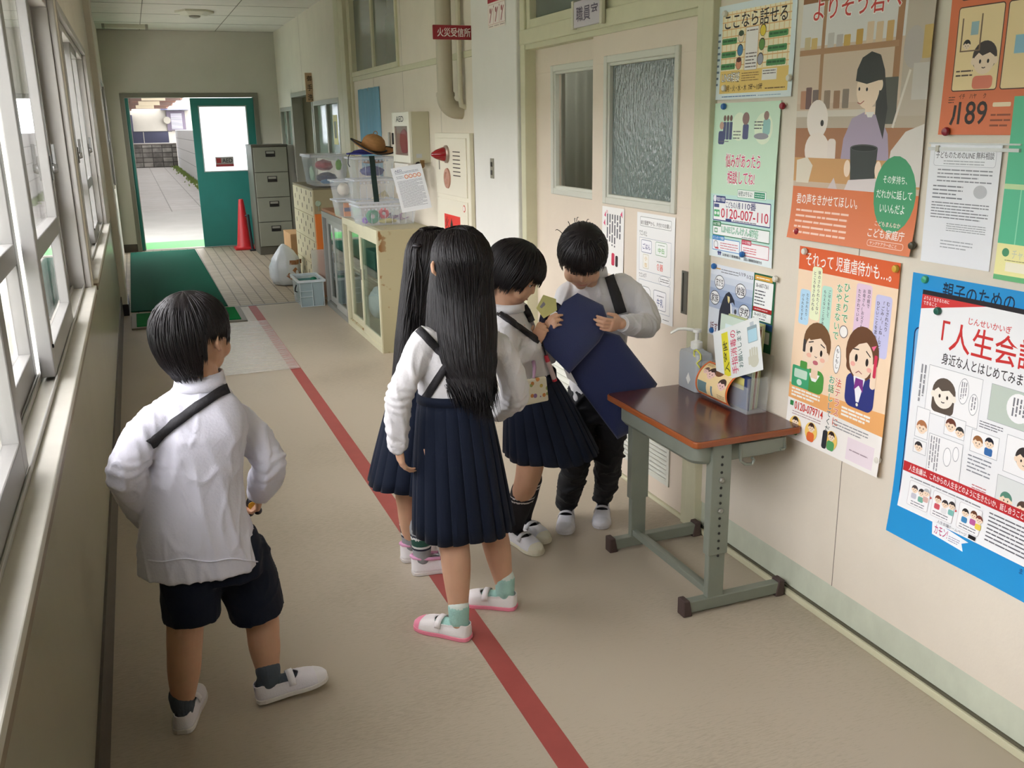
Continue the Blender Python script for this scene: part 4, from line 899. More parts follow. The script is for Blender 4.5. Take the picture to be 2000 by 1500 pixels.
# ================================================================ SCHOOL DESK AND WHAT STANDS ON IT
steel=M('desk_steel',(136,142,130),.42,metal=.25,var=.06,scale=10); capm=M('foot_rubber',(74,58,54),.6)
topm=M('desk_top',(86,46,40),.24,var=.2,scale=3,stretch=(1.,.4,1),coat=.25,spec=.5); edgem=M('desk_edge',(150,82,44),.35,var=.25,scale=8,stretch=(1,.2,4))
t=thing('school_desk','single school desk with dark red brown top against the poster wall','desk',(1.685,2.6,0))
def rr2(x0,x1,y0,y1,r,n=5):
    P=[]
    for cx,cy,a0 in ((x1-r,y0+r,-PI/2),(x1-r,y1-r,0),(x0+r,y1-r,PI/2),(x0+r,y0+r,PI)):
        for k in range(n+1): a=a0+PI/2*k/n; P.append((cx+r*math.cos(a),cy+r*math.sin(a)))
    return P
b=MB(); b.prism(rr2(1.487,1.886,2.30,2.90,.022),(.586,.607)); top=obj('tabletop',b,edgem,t,bevel=.004,seg=3)
obj('veneer',MB().prism(rr2(1.492,1.881,2.305,2.895,.018),(.6065,.6082)),topm,top)
b=MB(); outer=rr2(1.515,1.86,2.345,2.865,.05,6); lip=rr2(1.505,1.87,2.325,2.88,.03,6)
b.loft([[(x,y,.586) for x,y in lip],[(x,y,.578) for x,y in lip],[(x,y,.574) for x,y in outer],[(x,y,.525) for x,y in outer],[(x*.94+.06*1.69,y*.97+.03*2.6,.512) for x,y in outer]]); obj('tray',b,steel,t,smooth=35)
for y in (2.352,2.868):
    s_=-1 if y<2.6 else 1
    b=MB().box(1.580,1.640,y-.013,y+.013,.045,.40).box(1.574,1.646,y-.017,y+.017,.20,.585); leg=obj('leg',b,steel,t,bevel=.003)
    h=MB(); yy=y-.017 if s_<0 else y+.017
    for k in range(14):
        z=.535-k*.026
        h.lathe([(.0045,0),(.0045,.0015)],X=Matrix.Translation((1.61,yy,z))@Matrix.Rotation(PI/2*( 1 if s_<0 else -1),4,'X'),n=10)
    obj('hole',h,M('hole_dark',(40,40,38),.8),leg)
    for z in (.457,.353): obj('bolt',MB().lathe([(.010,0),(.010,.005),(.006,.008)],X=Matrix.Translation((1.61,yy,z))@Matrix.Rotation(PI/2*(1 if s_<0 else -1),4,'X'),n=6),M('bolt_metal',(150,150,142),.3,metal=.8),leg)
    ft=obj('foot',MB().box(1.50,1.865,y-.016,y+.016,.010,.05),steel,t,bevel=.003)
    for x0,x1,sg in ((1.488,1.522,-1),(1.846,1.880,1)):
        cpts=[(x0,0),(x1,0),(x1-(.012 if sg<0 else 0),.058),(x0+(0 if sg<0 else .012),.058)]
        obj('foot_cap',MB().prism(cpts,(y-.021,y+.021),1),capm,ft,bevel=.004)
obj('crossbar',MB().box(1.585,1.605,2.36,2.865,.052,.075).box(1.605,1.635,2.36,2.865,.052,.056),steel,t,bevel=.002)
obj('bag_hook',MB().tube([(1.665,2.32,.575),(1.665,2.315,.52),(1.68,2.312,.508),(1.705,2.312,.505),(1.712,2.312,.518),(1.704,2.312,.526)],.005,8).tube([(1.83,2.32,.575),(1.83,2.315,.54),(1.815,2.318,.535)],.005,8).box(1.66,1.835,2.318,2.322,.53,.575),steel,t,smooth=40)
# hand sanitiser
t=thing('sanitiser_bottle','translucent square sanitiser bottle with white pump on the school desk','bottle',(1.815,2.82,.609))
bp_=clear('bottle_translucent',(206,212,216),.62,.25); b=MB()
R_=lambda s,z:[(x,y,z) for x,y in rr2(1.815-.036*s,1.815+.036*s,2.825-.066*s,2.825+.066*s,.016*s)]
b.loft([R_(.95,.6095),R_(1,.616),R_(1,.735),R_(.92,.747),R_(.5,.755),R_(.4,.760)]); obj('body',b,bp_,t,smooth=40)
b=MB(); b.loft([[(x,y,.612) for x,y in rr2(1.782,1.848,2.762,2.888,.012)],[(x,y,.715) for x,y in rr2(1.782,1.848,2.762,2.888,.012)]]); obj('liquid',b,clear('liquid_clear',(196,204,210),.35,.05),t)
wp=M('pump_white',(236,236,228),.35); 
obj('pump',MB().lathe([(.019,.757),(.021,.76),(.021,.782),(.012,.786),(.007,.79),(.007,.815),(.016,.818),(.016,.828),(.004,.83)],c=(1.815,2.825,0),n=20).tube([(1.815,2.825,.823),(1.775,2.845,.830),(1.755,2.855,.829),(1.735,2.872,.812)],[.006,.006,.0055,.0045],10),wp,t,smooth=40)
obj('cord_bow',MB().tube([(1.79,2.80,.757),(1.785,2.775,.765),(1.795,2.765,.750),(1.79,2.755,.735),(1.78,2.765,.72),(1.785,2.75,.705)],.003,6).tube([(1.79,2.80,.757),(1.78,2.785,.745),(1.785,2.77,.735)],.003,6),M('cord_yellow',(226,226,96),.6),t,smooth=True)
obj('label',MB().add([(1.7785,2.83,.65),(1.7785,2.815,.675),(1.7785,2.80,.65),(1.7785,2.815,.63)],[(0,1,2,3)]),wp,t)
# clear leaflet stand, booklets
cst=clear('acrylic',(232,238,240),.10,.06,spec=.7); t=thing('leaflet_stand','clear acrylic leaflet stand on the school desk','stand',(1.84,2.63,.609))
b=MB().box(1.792,1.796,2.475,2.745,.6095,.70).box(1.792,1.87,2.475,2.478,.6095,.73).box(1.792,1.87,2.742,2.745,.6095,.73).box(1.792,1.87,2.475,2.745,.6095,.613)
b.add([(1.868,2.475,.61),(1.868,2.745,.61),(1.888,2.745,.80),(1.888,2.475,.80)],[(0,1,2,3)]); obj('holder',b,cst,t,solid=.002)
cols=[(46,62,110),(206,222,206),(214,226,190),(160,84,60),(230,228,206),(196,206,150)]
lbs=['navy booklet at the front of the leaflet stand','pale green booklet in the leaflet stand','pale lime booklet in the leaflet stand','brown booklet in the leaflet stand','cream booklet in the leaflet stand','yellow green booklet at the back of the leaflet stand']
hs=[.115,.292,.285,.27,.28,.286]
for k in range(6):
    x=1.808+k*.0085; h=hs[k]; ly=2.492+.003*k; X=Matrix.Translation((x,0,.6155))@Matrix.Rotation(math.radians(2.2+k*.25),4,'Y')
    t=obj('booklet',MB().box(0,.0055,ly,ly+.205,0,h,0,X).box(-.0003,0,ly+.03,ly+.175,h*.55,h*.9,1,X),[M('booklet_%d'%k,cols[k],.5),M('booklet_print_%d'%(k%2),((214,206,120),(220,236,236))[k%2],.5)],bevel=.0008)
    tag(t,lbs[k],'booklet','booklets in the leaflet stand')
# curled orange leaflet in front
S=Sheet(19,17,col=(226,112,52)); S.up(); S.box(.8,2.2,18.2,16.2,(90,60,40),(240,214,160),.18,.6)
S.rect(1.2,2.8,6.6,8.2,(112,138,140)); S.up(); S.head(7,12.2,2.1,(238,200,190),(60,40,36)); S.head(15,9.6,2.0,(238,200,190),(70,50,44)); S.head(3.4,12.6,1.2,(238,200,190),(120,90,80)); S.rect(9.2,3.0,10.2,7.6,(112,138,150)); S.ell(10.6,13.6,2.2,1.6,(120,78,50)); S.up(); S.fine(1.4,14.6,5.2,15.8,3,(120,90,70)); S.fine(13,3.2,17.4,5.4,3,(120,90,70)); S.text('189',7.4,.5,11.4,1.8,(60,34,20))
def curl_map(u,v,d):
    r=.062+d                             # bottom rests on the desk, bulges towards the room, top leans back
    fx=lambda q:1.812-math.sin(PI*(.16+.72*q/.17))*r*1.02+.030*q/.17
    fz=lambda q:.672-math.cos(PI*(.16+.72*q/.17))*r
    return Vector((pl(fx,v,.008), 2.740-u*1.02, pl(fz,v,.008)))
t=S.build('leaflet',curl_map,grid=(3.,.8)); tag(t,'curled orange leaflet bulging from the front of the leaflet stand','leaflet')
# sign board on its side, leaning on the booklets
S=Sheet(16.5,21,col=(232,236,232)); S.up()
S.rect(1.0,14.2,15.2,17.2,(228,220,60)) ; S.up()
S2=S; S.text('入室時',2.2,14.5,12.6,16.9,(60,66,40),.03); S.text('手指消毒の',1.2,10.6,15,13.4,(206,60,96),.04); S.text('お願いします',2.6,8.2,14.6,10.2,(52,96,90),.03)
S.rect(9.2,1.2,14.2,5.4,(150,170,176),.3); S.up(); S.rect(9.4,1.4,13.2,5.2,(176,214,226),.3); S.rect(14.2,2.4,15.4,4.0,(190,200,204)); 
for k in range(4): S.rect(3.6,1.6+k*.95,7.4+.3*(k in(1,2)),2.4+k*.95,(206,206,186),.38)
S.ell(3.4,3.4,1.9,1.9,(206,206,186)); S.rect(2.6,5.0,5.2,5.9,(206,206,186),.4)
o_=at(1482,616,0,1.80); p_=at(1393,650,0,1.80); q_=at(1491,722,0,1.79)
eu=(q_-o_).normalized(); ev0=(o_-p_).normalized()
nrm=Vector((-1,-.12,.12)).normalized()
def board(u,v,d):     # the sheet hangs sideways: its top edge looks left
    P=q_+(o_-q_)*(u/.165)+(p_-o_)*(v/.21)
    return P+nrm*d
S.v=[(x,y,l) for x,y,l in S.v]
t=S.build('sign_board',board,grid=None); tag(t,'white hand cleaning sign board turned sideways against the booklets','sign')
# ================================================================ POSTERS ON THE WALL
W_=(240,241,238); K=(44,38,36); SK=(246,222,196)
def poster(S,label,f,grid=(3.,3.)): return tag(S.build('poster',f,grid=grid),label,'poster','posters on the corridor wall')
# --- yellow check poster
S=Sheet(42,30,col=(226,238,240)); S.up(); S.rect(3.2,4.6,39.6,27.8,(250,240,206)); S.up()
for k in range(15): S.rect(3.4+k*2.5,9.4,3.9+k*2.5,27.8,(240,214,160))
for k in range(8): S.rect(3.2,10.6+k*2.3,39.6,10.95+k*2.3,(232,190,130))
S.up(); S.rect(3.2,1.9,39.8,9.2,(238,206,120)); S.up()
S.text('ここなら話せる',4.6,22.2,37.6,27.2,(46,34,30),.03)
S.box(16.6,8.8,23.4,22.2,(200,170,130),(244,240,236),.2,.4); S.fine(17.2,9.4,22.8,14.6,5,(120,110,106)); S.fine(17.2,20.6,22.8,21.6,1,(120,110,106))
for y,xa,xb in ((17.6,3.4,12.0),(13.4,3.4,11.8),(9.6,3.4,11.6)): S.rect(xa,y,xb,y+1.9,(86,150,92),.5); S.up(); S.fine(xa+.5,y+.4,xb-.6,y+1.5,1,(50,104,62),.6,int(y)); 
for y,xa,xb in ((18.0,28.6,38.4),(13.8,28.4,38.2),(9.6,28.2,38.0)): S.rect(xa,y,xb,y+1.9,(86,150,92),.5); S.up(); S.fine(xa+.5,y+.4,xb-.6,y+1.5,1,(50,104,62),.6,int(y)); 
for x,y,c in ((14.2,19.6,(246,226,196)),(14.0,15.4,(74,132,176)),(13.6,11.2,(224,150,116)),(25.6,20.6,(232,206,70)),(25.4,16.4,(104,150,76)),(25.0,12.0,(170,172,184))):
    S.ell(x,y,1.6,1.9,(70,56,46)); S.up(); S.ell(x,y-.1,1.4,1.65,c); S.up()
S.ell(14.2,20.6,1.4,.9,(60,80,60)); S.ell(13.6,12.4,1.4,.8,(90,50,40)); S.up()
S.text('LINE相談',4.4,5.6,14.6,8.6,(250,248,240),.03,halo=((60,44,34),.03))
S.fine(15.6,5.4,24.8,8.4,4,(150,110,60)); S.rect(26.4,5.4,34,8.8,(240,238,232)); S.up(); S.fine(26.8,7.0,33.4,8.6,2,(110,100,100)); S.text('毎日月・火・水・木',4.6,2.5,18.6,4.6,(90,60,30),.02); S.text('7時〜10時',19.6,2.5,27,4.6,(90,60,30),.02)
S.fine(28.4,2.4,38.6,3.4,1,(120,90,50)); S.fine(5,.5,24,1.3,1,(70,120,170)); S.fine(25,.5,37,1.2,1,(150,180,200)); S.fine(.5,4,2.6,22,9,(110,130,150))
poster(S,'poster with yellow check pattern and green labels, highest beside the door',wall_map(2.895,1.617,.005,.6))
# --- green helpline poster
S=Sheet(36.4,52.4,col=(204,232,206)); S.up(); S.rect(0,0,36.4,6,(232,242,242)); S.rect(0,6,36.4,22,(196,230,220)); S.up()
S.ell(14.5,44.6,4.2,4.6,(228,242,214)); S.ell(28,44.0,5.0,5.0,(228,242,214)); S.up()
for x in (6.2,8.0,9.8): S.rect(x-.7,40.4,x+.9,46.2,(74,82,120),.3); S.ell(x,47.4,.75,1.0,(120,92,82)); S.up()
S.rect(3.0,38.8,6.6,43.2,(66,74,116),.8); S.ell(4.6,45.0,1.2,1.3,(196,160,140)); S.rect(16.6,40.6,19.8,45.4,(78,84,124),.7); S.ell(18.0,47.2,1.9,2.0,(140,110,104)); S.rect(27.6,42,31.6,47,(150,196,190),1.2); S.ell(29.2,48.0,1.4,1.4,(150,120,110)); S.ell(27.0,41.6,4.0,1.0,(150,150,156)); S.up()
S.fine(22.8,43.6,27.8,46.6,3,(80,90,84)); S.fine(11.4,40.4,15.6,43.6,3,(110,120,110)); S.fine(3.2,39.4,9,40.2,1,(100,100,110))
S.text('悩みがあったら',8.0,31.2,27.6,35.8,(214,64,110),.035,halo=((250,250,248),.035)); S.up()
S.text('相談してね!',9.4,25.8,24.8,30.2,(214,64,110),.035,halo=((250,250,248),.035)); S.up()
S.box(15.6,21.4,32.0,24.2,(90,170,130),(244,248,244),.15,.5); S.text('秘密は守るよ!',16.2,22.0,24.2,23.7,(80,100,96),.015); S.rect(25.2,21.8,31.2,23.8,(56,150,112)); S.up(); S.fine(25.6,22.1,30.8,23.5,2,(210,236,224))
S.box(1.8,12.8,34.8,20.6,(50,62,122),(246,246,246),.35,.4); S.rect(1.8,19.0,9.0,21.4,(50,62,122),.3); S.up(); S.text('電話で相談',4.0,19.5,8.6,21.0,(240,240,246),.02); S.ell(2.8,20.4,.9,1.2,(240,240,246))
S.text('こどもの人権',9.4,17.6,17.6,19.9,(50,52,110),.012); S.text('110番',18.6,17.6,26.6,20.1,(50,52,110),.02)
S.text('0120-007-110',6.6,14.0,33.6,17.3,(206,40,70),.04); S.rect(2.4,14.2,5.8,16.6,(90,180,120),.2); S.up(); S.ell(3.3,15.4,.6,.6,(244,248,244)); S.ell(4.9,15.4,.6,.6,(244,248,244)); S.rect(2.4,17.4,5.4,18.6,(80,90,140),.2)
S.rect(9.4,13.1,12.8,13.9,(50,62,122),.3); S.fine(13.6,13.1,27,13.9,1,(90,90,110))
S.box(1.8,7.6,34.8,12.0,(40,120,74),(246,248,246),.3,.3); S.rect(1.8,10.8,6.8,12.6,(40,120,74),.2); S.up(); S.text('LINEで相談',2.2,11.1,6.4,12.3,(236,246,238),.02)
S.text('LINEじんけん相談',7.2,8.9,28.4,11.4,(190,226,206),.03,halo=((70,150,110),.03)); S.rect(3,8.6,4.8,10.2,(60,140,90),.3); S.up(); S.ell(3.9,9.4,.65,.55,(240,246,240)); S.fine(19,7.95,28,8.7,1,(120,130,130))
S.box(1.8,2.4,18.0,6.8,(64,140,200),(246,248,250),.25,.3); S.rect(1.8,6.0,9.0,7.6,(64,140,200),.2); S.box(19,2.2,34.6,6.8,(206,80,100),(250,246,246),.25,.3); S.rect(19,6.0,24.6,7.6,(206,80,100),.2); S.up()
S.text('ミニレターで相談',2.2,6.3,8.6,7.3,(240,246,250),.015); S.text('メールで相談',19.4,6.3,24.2,7.3,(250,240,244),.015)
S.fine(6.6,3.0,17,5.6,3,(214,130,140)); S.fine(20,3.0,27.6,5.4,3,(220,110,120)); S.ell(4.0,4.4,1.3,1.4,(70,70,76)); S.up(); S.ell(4.0,4.4,1.1,1.2,(246,248,250)); S.rect(3.6,2.9,5.6,3.5,(206,80,90))
S.text('法務省人権擁護局',8.0,.7,18.5,1.7,(44,44,54),.03); S.text('全国人権擁護委員連合会',20.4,.6,31,1.6,(44,44,54),.03); S.rect(5.4,.8,6.0,2.2,(30,40,110)); S.rect(6.4,.8,7.0,2.2,(30,40,110)); S.rect(5.0,1.6,7.4,1.95,(30,40,110))
poster(S,'tall pale green helpline poster with red telephone number under the yellow check poster',wall_map(2.885,1.082,.006,2.1))
# --- penguin poster
S=Sheet(37.2,25.8,col=(226,232,240)); S.up()
for k in range(5): S.rect(0,10+k*2.4,25.6,12.4+k*2.4,((184,196,218),(150,168,202),(166,182,210),(192,204,222),(214,222,232))[k])
S.rect(25.6,0,37.2,25.8,(34,98,66)); S.up(); S.rect(25.6,7.6,37.2,9.8,(46,88,150)); S.up()
S.rect(26.2,23.6,35.6,25.2,(222,168,70),.3); S.rect(26.2,14.6,36.2,23.4,(244,246,244),.3); S.rect(26.2,13.2,36.2,14.6,(176,40,44),.2); S.rect(26.2,10.2,36.2,13.0,(244,246,244),.2); S.rect(33,3,36,7,(240,240,240),.2); S.up()
S.text('06-6607-7361',27,21.2,33.6,22.6,(70,74,80),.012); S.fine(26.6,15.2,32.2,20.6,5,(80,84,90)); S.text('06-6607-7362',27,11.6,33.6,12.7,(70,74,80),.012); S.fine(26.6,10.4,33,11.3,1,(110,110,116)); S.fine(27,23.9,34,24.9,1,(250,240,220)); S.fine(27,13.5,34,14.3,1,(240,210,210))
S.fine(1.6,23.8,6.2,25.0,1,(206,160,80)); S.fine(6.6,23.0,17,24.8,2,(130,134,142)); S.text('1/19',17.4,23.6,21,24.8,(90,94,104),.008); S.text('1/23',21.8,23.2,25.2,24.4,(90,94,104),.008)
# penguins
S.poly([(7.2,0),(6.6,4.6),(7.0,9.6),(8.6,13.6),(10.4,16.2),(12.2,17.2),(13.8,16.4),(15.6,14.6),(16.2,12.8),(14.8,13.8),(13.6,13.4),(14.0,9),(12.6,7.2),(11,0)],(52,56,70)); S.up()
S.poly([(13.3,13.4),(14.2,12.8),(15.2,8.2),(14.9,5.4),(13.6,6.2),(13.9,9.2)],(238,240,240)); S.poly([(11.4,15.6),(12.8,15.4),(13.0,14.0),(12.4,13.0),(11.8,13.8)],(232,214,150)); S.up()
S.poly([(15.6,9.8),(16.4,11.0),(16.8,12.4),(17.0,10.8),(18.2,8.2),(19.6,6.4),(18.0,5.4),(16.2,7.2)],(228,230,226)); S.up(); S.ell(16.6,10.8,.7,.9,(70,72,80)); S.poly([(15.9,7.2),(16.4,8.4),(17.4,6.9),(16.8,6.4)],(90,92,100)); S.up()
for x,y,tt in ((6.0,19.6,'友だち'),(18.8,18.4,'勉強'),(3.6,13.8,'家族'),(21.6,11.6,'学校')):
    S.ell(x,y,3.1,2.6,(50,52,60)); S.up(); S.ell(x,y,2.85,2.35,(246,247,247)); S.up(); S.text(tt,x-2.3,y-1.5,x+2.3,y+1.5,(48,46,52),.02)
S.text('話す',1.6,1.4,6.4,5.0,(110,56,66),.02)
poster(S,'penguin poster with round word bubbles on the wall behind the leaflet stand',wall_map(2.872,.798,.006,.2))
# --- orange family agency poster (photograph of a girl with a pot)
S=Sheet(51.5,78,col=(206,184,160)); S.up()
S.rect(0,60,51.5,78,(176,140,104)); S.rect(0,56,42,68,(224,222,218)); S.rect(0,40,51.5,56,(214,194,172)); S.rect(0,33,51.5,36.2,(190,176,156)); S.rect(0,18,51.5,33,(170,120,86)); S.up()
S.rect(0,68,42,71,(150,104,70)); S.rect(9.4,40,10.8,68,(176,136,100)); S.rect(38.6,40,41,72,(170,126,90)); S.rect(0,53.6,40,55.2,(180,140,104)); S.rect(42,36,51.5,78,(196,184,168)); S.up()
rnd=random.Random(4)
for x,c in ((2,(206,190,150)),(5,(214,186,120)),(12,(200,196,190)),(15.6,(190,184,180)),(18.6,(206,170,90)),(23.4,(200,160,80)),(27.4,(224,200,170)),(31,(222,196,160)),(35,(208,170,110))): S.rect(x,55.2,x+2.6,58+rnd.random()*3,c,.3)
for x,c in ((1.6,(190,140,110)),(4,(120,92,88)),(7,(126,110,104)),(12,(150,130,110)),(16,(160,124,96)),(19.6,(140,126,112))): S.rect(x,38.4,x+2.6,43+rnd.random()*3,c,.3)
S.rect(0,36.2,40,38,(214,206,192)); S.rect(33,34,41,46,(92,92,84),.3); S.ell(45.5,53,3.6,5.2,(190,182,176)); S.rect(48.6,50,51.5,58,(206,176,110),.3); S.line(45,47.5,40,33,.8,(226,218,206)); S.rect(46,40,51.5,49,(206,200,192)); S.up()
# girl
S.poly([(19.5,18),(21,30),(24,35.6),(29.4,37.4),(35,36),(38.4,31.4),(40.4,18)],(172,158,178)); S.poly([(33,37),(36.6,30),(37.6,38),(35.6,48),(33.6,52)],(58,58,56)); S.up()
S.ell(29.6,43.4,4.5,5.4,SK); S.ell(34.4,44.2,.9,1.5,SK); S.up(); S.poly([(24.6,45.6),(24.9,48.6),(26.6,51.6),(30,53),(33.4,52),(35.2,48.4),(34.8,45.4),(33.6,45.4),(29,44.6),(26.4,45.2)],(56,58,56)); S.rect(29,36.6,33,38.6,SK); S.up()
S.ell(26.2,43.4,.35,.5,K); S.ell(29.2,43.2,.4,.5,K); S.path([(25.8,39.8),(27,39.4),(28.4,40.2)],.25,(170,90,80)); S.poly([(29.2,37.2),(32.8,37.2),(31.8,35.8),(30.2,35.8)],(238,234,226))
# pale soft cushion toy
S.ell(9.6,35.4,4.6,5.6,(236,226,216)); S.ell(10,26.6,5.4,5.2,(236,224,212)); S.rect(14.6,22.4,18,30,(232,220,210),1.2); S.up(); S.ell(11.8,34.4,.7,.9,K)
# pot and table
S.rect(0,17.4,51.5,24.4,(206,158,104)); S.poly([(38.6,18),(40,27),(45,32),(51.5,34),(51.5,18)],(222,216,208)); S.up()
S.poly([(24.8,17.6),(24.0,27.6),(35.0,27.6),(34.4,17.6)],(66,70,68)); S.ell(29.5,27.6,5.5,1.0,(84,86,84)); S.up(); S.ell(29.5,27.5,5.0,.75,(44,46,46)); S.ell(23.2,21.8,1.3,2.4,SK); S.ell(35.6,21.8,1.3,2.4,SK); S.poly([(1.2,17),(1.2,23.6),(6,24.6),(8.6,22.2),(7,17)],(226,216,196)); S.poly([(22,14.6),(24,18.6),(36,19.6),(36,15)],(224,214,212)); S.poly([(15,15),(18,19),(20,15)],(214,200,196)); S.up()
S.rect(0,0,51.5,15.8,(222,124,78)); S.up()
S.text('大切な家族に',5,72.4,42,77.6,(204,66,58),.02,halo=((250,238,226),.03)); S.up(); S.text('よりそう君へ',5,62.8,39.4,69.0,(204,66,58),.02,halo=((250,244,238),.03)); S.up()
S.ell(42.6,15.6,7.9,10.2,(74,160,112)); S.up(); S.text('その気持ち、',38,18.4,47,20.6,(236,246,236),.012); S.text('だれかに話して',35.8,14.4,49.2,16.8,(236,246,236),.012); S.text('いいんだよ',37.6,10.6,47.0,13.0,(236,246,236),.012)
S.text('君の声をきかせてほしい。',2.2,10.6,28.6,13.8,(250,244,238),.02); S.fine(2.6,1.4,25.6,9.6,5,(246,206,186),.36)
S.text('こども家庭庁',34.4,3.6,48.4,6.2,(252,240,232),.03); S.text('こどもまんなか',36.6,6.9,46.4,8.2,(250,226,212),.008); S.box(34.8,1.2,48.8,3.0,(248,214,196),(222,124,78),.16,.8); S.text('ヤングケアラーのこと',35.8,1.6,46.4,2.6,(250,232,222),.01)
poster(S,'large orange photograph poster of a girl holding a pot',wall_map(2.438,1.193,.006,1.1,.012))
# --- cream poster with drawn boy and girl telephoning
S=Sheet(42.4,61.5,col=(248,220,188)); S.up(); S.rect(0,54.4,42.4,61.5,(228,104,58)); S.rect(0,0,42.4,13,(246,242,236)); S.poly([(0,13),(0,18.0),(16,17.6),(42.4,18.8),(42.4,12.0)],(242,178,112)); S.rect(28.6,1.2,40,8,(240,226,232)); S.up()
S.text('それって 児童虐待かも…。',3.2,55.8,39.4,60.2,(252,248,240),.035)
for x0,y0,x1,y1,c in ((1.6,37.4,6.2,48.4,(186,222,244)),(6.4,39.6,10.8,56.0,(240,246,206)),(11.2,36.0,15.8,50.8,(190,230,212)),(26.0,38.2,32.6,53.8,(234,206,226)),(34.2,34.2,40.6,51.8,(206,204,238))): S.rect(x0,y0,x1,y1,c,1)
S.up(); D=(60,56,70)
S.vtext('たたかれたり、',5.0,47.4,1.15,D,.01); S.vtext('けられたりする',3.0,47.0,1.15,D,.01); S.vtext('体のさわられたくない',9.6,55.0,1.3,D,.01); S.vtext('ところをさわられる',7.6,54.6,1.3,D,.01); S.vtext('ごはんを出して',14.6,49.8,1.15,D,.01); S.vtext('もらえないことがある',12.6,49.6,1.15,D,.01)
S.vtext('目の前で',31.4,52.6,1.3,D,.01); S.vtext('お母さん(お父さん)が',29.4,52.4,1.2,D,.01); S.vtext('たたかれている',27.4,52.2,1.3,D,.01); S.vtext('むしされたり、',39.2,50.4,1.35,D,.01); S.vtext('「ごみ」「しね」など',37.3,50.2,1.3,D,.01); S.vtext('ひどいことを言われる',35.4,50.0,1.3,D,.01)
HG=((246,248,238),.05)
S.vtext('ひとりで',22.0,53.2,2.9,(74,160,96),.02,halo=HG); S.up(); S.vtext('なやまないで',18.9,52.4,2.7,(74,160,96),.02,halo=HG); S.up()
S.vtext('法テラスに',22.2,24.4,2.9,(220,96,70),.02,halo=HG); S.up(); S.vtext('お話し',19.2,24.6,2.7,(60,150,100),.02,halo=HG); S.up(); S.vtext('してください',19.2,16.0,2.3,(40,50,60),.02,halo=HG); S.up()
S.ell(22.2,38.6,1.9,1.9,(120,110,110)); S.up(); S.ell(22.2,38.6,1.65,1.65,(250,246,240)); S.ell(20.6,29.8,1.6,4.4,(90,84,84)); S.up(); S.ell(20.6,29.8,1.45,4.2,(250,248,244)); S.up(); S.vtext('もしもし',20.6,33.2,1.5,K,.01)
# boy
S.rect(7.2,17,15.6,24.4,(84,156,72),2.4); S.poly([(8.6,23),(13.6,23),(12,20.6),(10.2,20.6)],(246,246,244)); S.rect(9.6,21.6,12.6,25,(240,210,180)); S.up()
S.ell(11.2,32.6,6.2,6.6,(120,86,56)); S.up(); S.ell(11.0,29.8,5.0,5.6,SK); S.ell(16.0,29.4,1.0,1.4,SK); S.rect(5.2,24,7.4,30,SK,1); S.up(); S.poly([(5.4,31),(5.6,35.6),(9,38.4),(13.4,38),(16.6,34.8),(16.9,30),(15.6,32.6),(12.6,34.6),(8.2,33.2),(6.6,34.2)],(120,86,56)); S.rect(5.0,29,6.2,33,(70,66,66),.3)
S.ell(8.8,30.4,.55,1.0,K); S.ell(13.4,30.0,.55,1.0,K); S.ell(11.2,26.6,1.2,.7,(196,110,120)); S.ell(8.0,28.4,1.1,.7,(246,190,166)); S.ell(14.2,28.0,1.1,.7,(246,190,166)); S.up(); S.line(7.4,32.4,9.6,33.0,.35,K); S.line(12.8,32.8,14.8,32.0,.35,K); S.path([(10.6,28.6),(11.3,28.2),(11.7,28.6)],.2,K)
S.rect(1.0,17.2,9.0,24.0,(70,170,120),.5); S.rect(4.4,23.6,7.6,26,(84,156,72),.5); S.up(); S.rect(2,20.2,8,23,(200,226,206),.5); S.ell(4.6,18.8,1.2,1.0,(210,236,220))
# girl
S.rect(25.4,17.4,37.6,27.4,(52,60,128),2.6); S.ell(31,33.8,6.9,8.0,(110,74,50)); S.rect(24.8,27.8,28.8,35,(110,74,50),1.6); S.up(); S.ell(30.8,32.0,5.0,5.8,SK); S.rect(29.6,25.4,32.2,27.6,SK); S.up(); S.poly([(25.4,32),(25.6,37.4),(28.6,40.6),(33.4,40.8),(36.8,37.6),(37.2,32.6),(36.0,34.4),(33.4,37.8),(29.4,36.4),(26.8,34.2)],(110,74,50)); S.poly([(28.4,26.8),(33.4,26.8),(31.6,19.4),(30.4,19.4)],(246,246,248)); S.rect(35.4,24.6,37.6,32,SK,1); S.rect(36.2,28,37.4,34.6,(214,60,90),.4); S.up()
S.ell(28.8,32.2,.6,1.15,K); S.ell(33.4,31.8,.6,1.15,K); S.path([(29.2,27.8),(30.4,28.6),(31.8,28.0)],.25,(150,70,70)); S.ell(27.6,30.2,1.0,.7,(246,180,166)); S.ell(34.6,29.8,1.0,.7,(246,180,166)); S.poly([(29.4,26.4),(32.6,26.4),(33,22.6),(31,24.4),(29,22.6)],(130,60,140)); S.ell(31,18.6,.5,.5,(240,240,220)); S.poly([(34.6,36.6),(36.6,37.4),(35.6,35.6)],(240,110,150)); S.up(); S.line(27.2,34.6,29.6,34.8,.35,K); S.line(32.6,35.0,34.6,33.6,.35,K)
S.fine(1.4,13.6,14.6,16.8,3,(250,246,236),.6,3); S.fine(24.6,13.4,37,16.6,3,(250,246,236),.6,5)
S.text('0120-079714',3.4,9.8,16.6,12.4,(214,60,40),.012); S.rect(1.2,10.6,2.8,12.2,(60,140,80),.2); S.fine(2.6,7.8,16,9.4,2,(190,160,160)); S.fine(21.4,8.8,37,11.6,3,(150,150,150))
for x,c,h in ((4.6,(90,150,90),(60,44,40)),(12.2,(226,110,60),(70,46,40)),(21.6,(90,160,100),(60,44,40))):
    S.ell(x,4.6,2.8,3.0,(246,206,110)); S.up(); S.rect(x-1.7,1.4,x+1.7,4.4,c,1); S.head(x,5.8,1.3,SK,h); S.up()
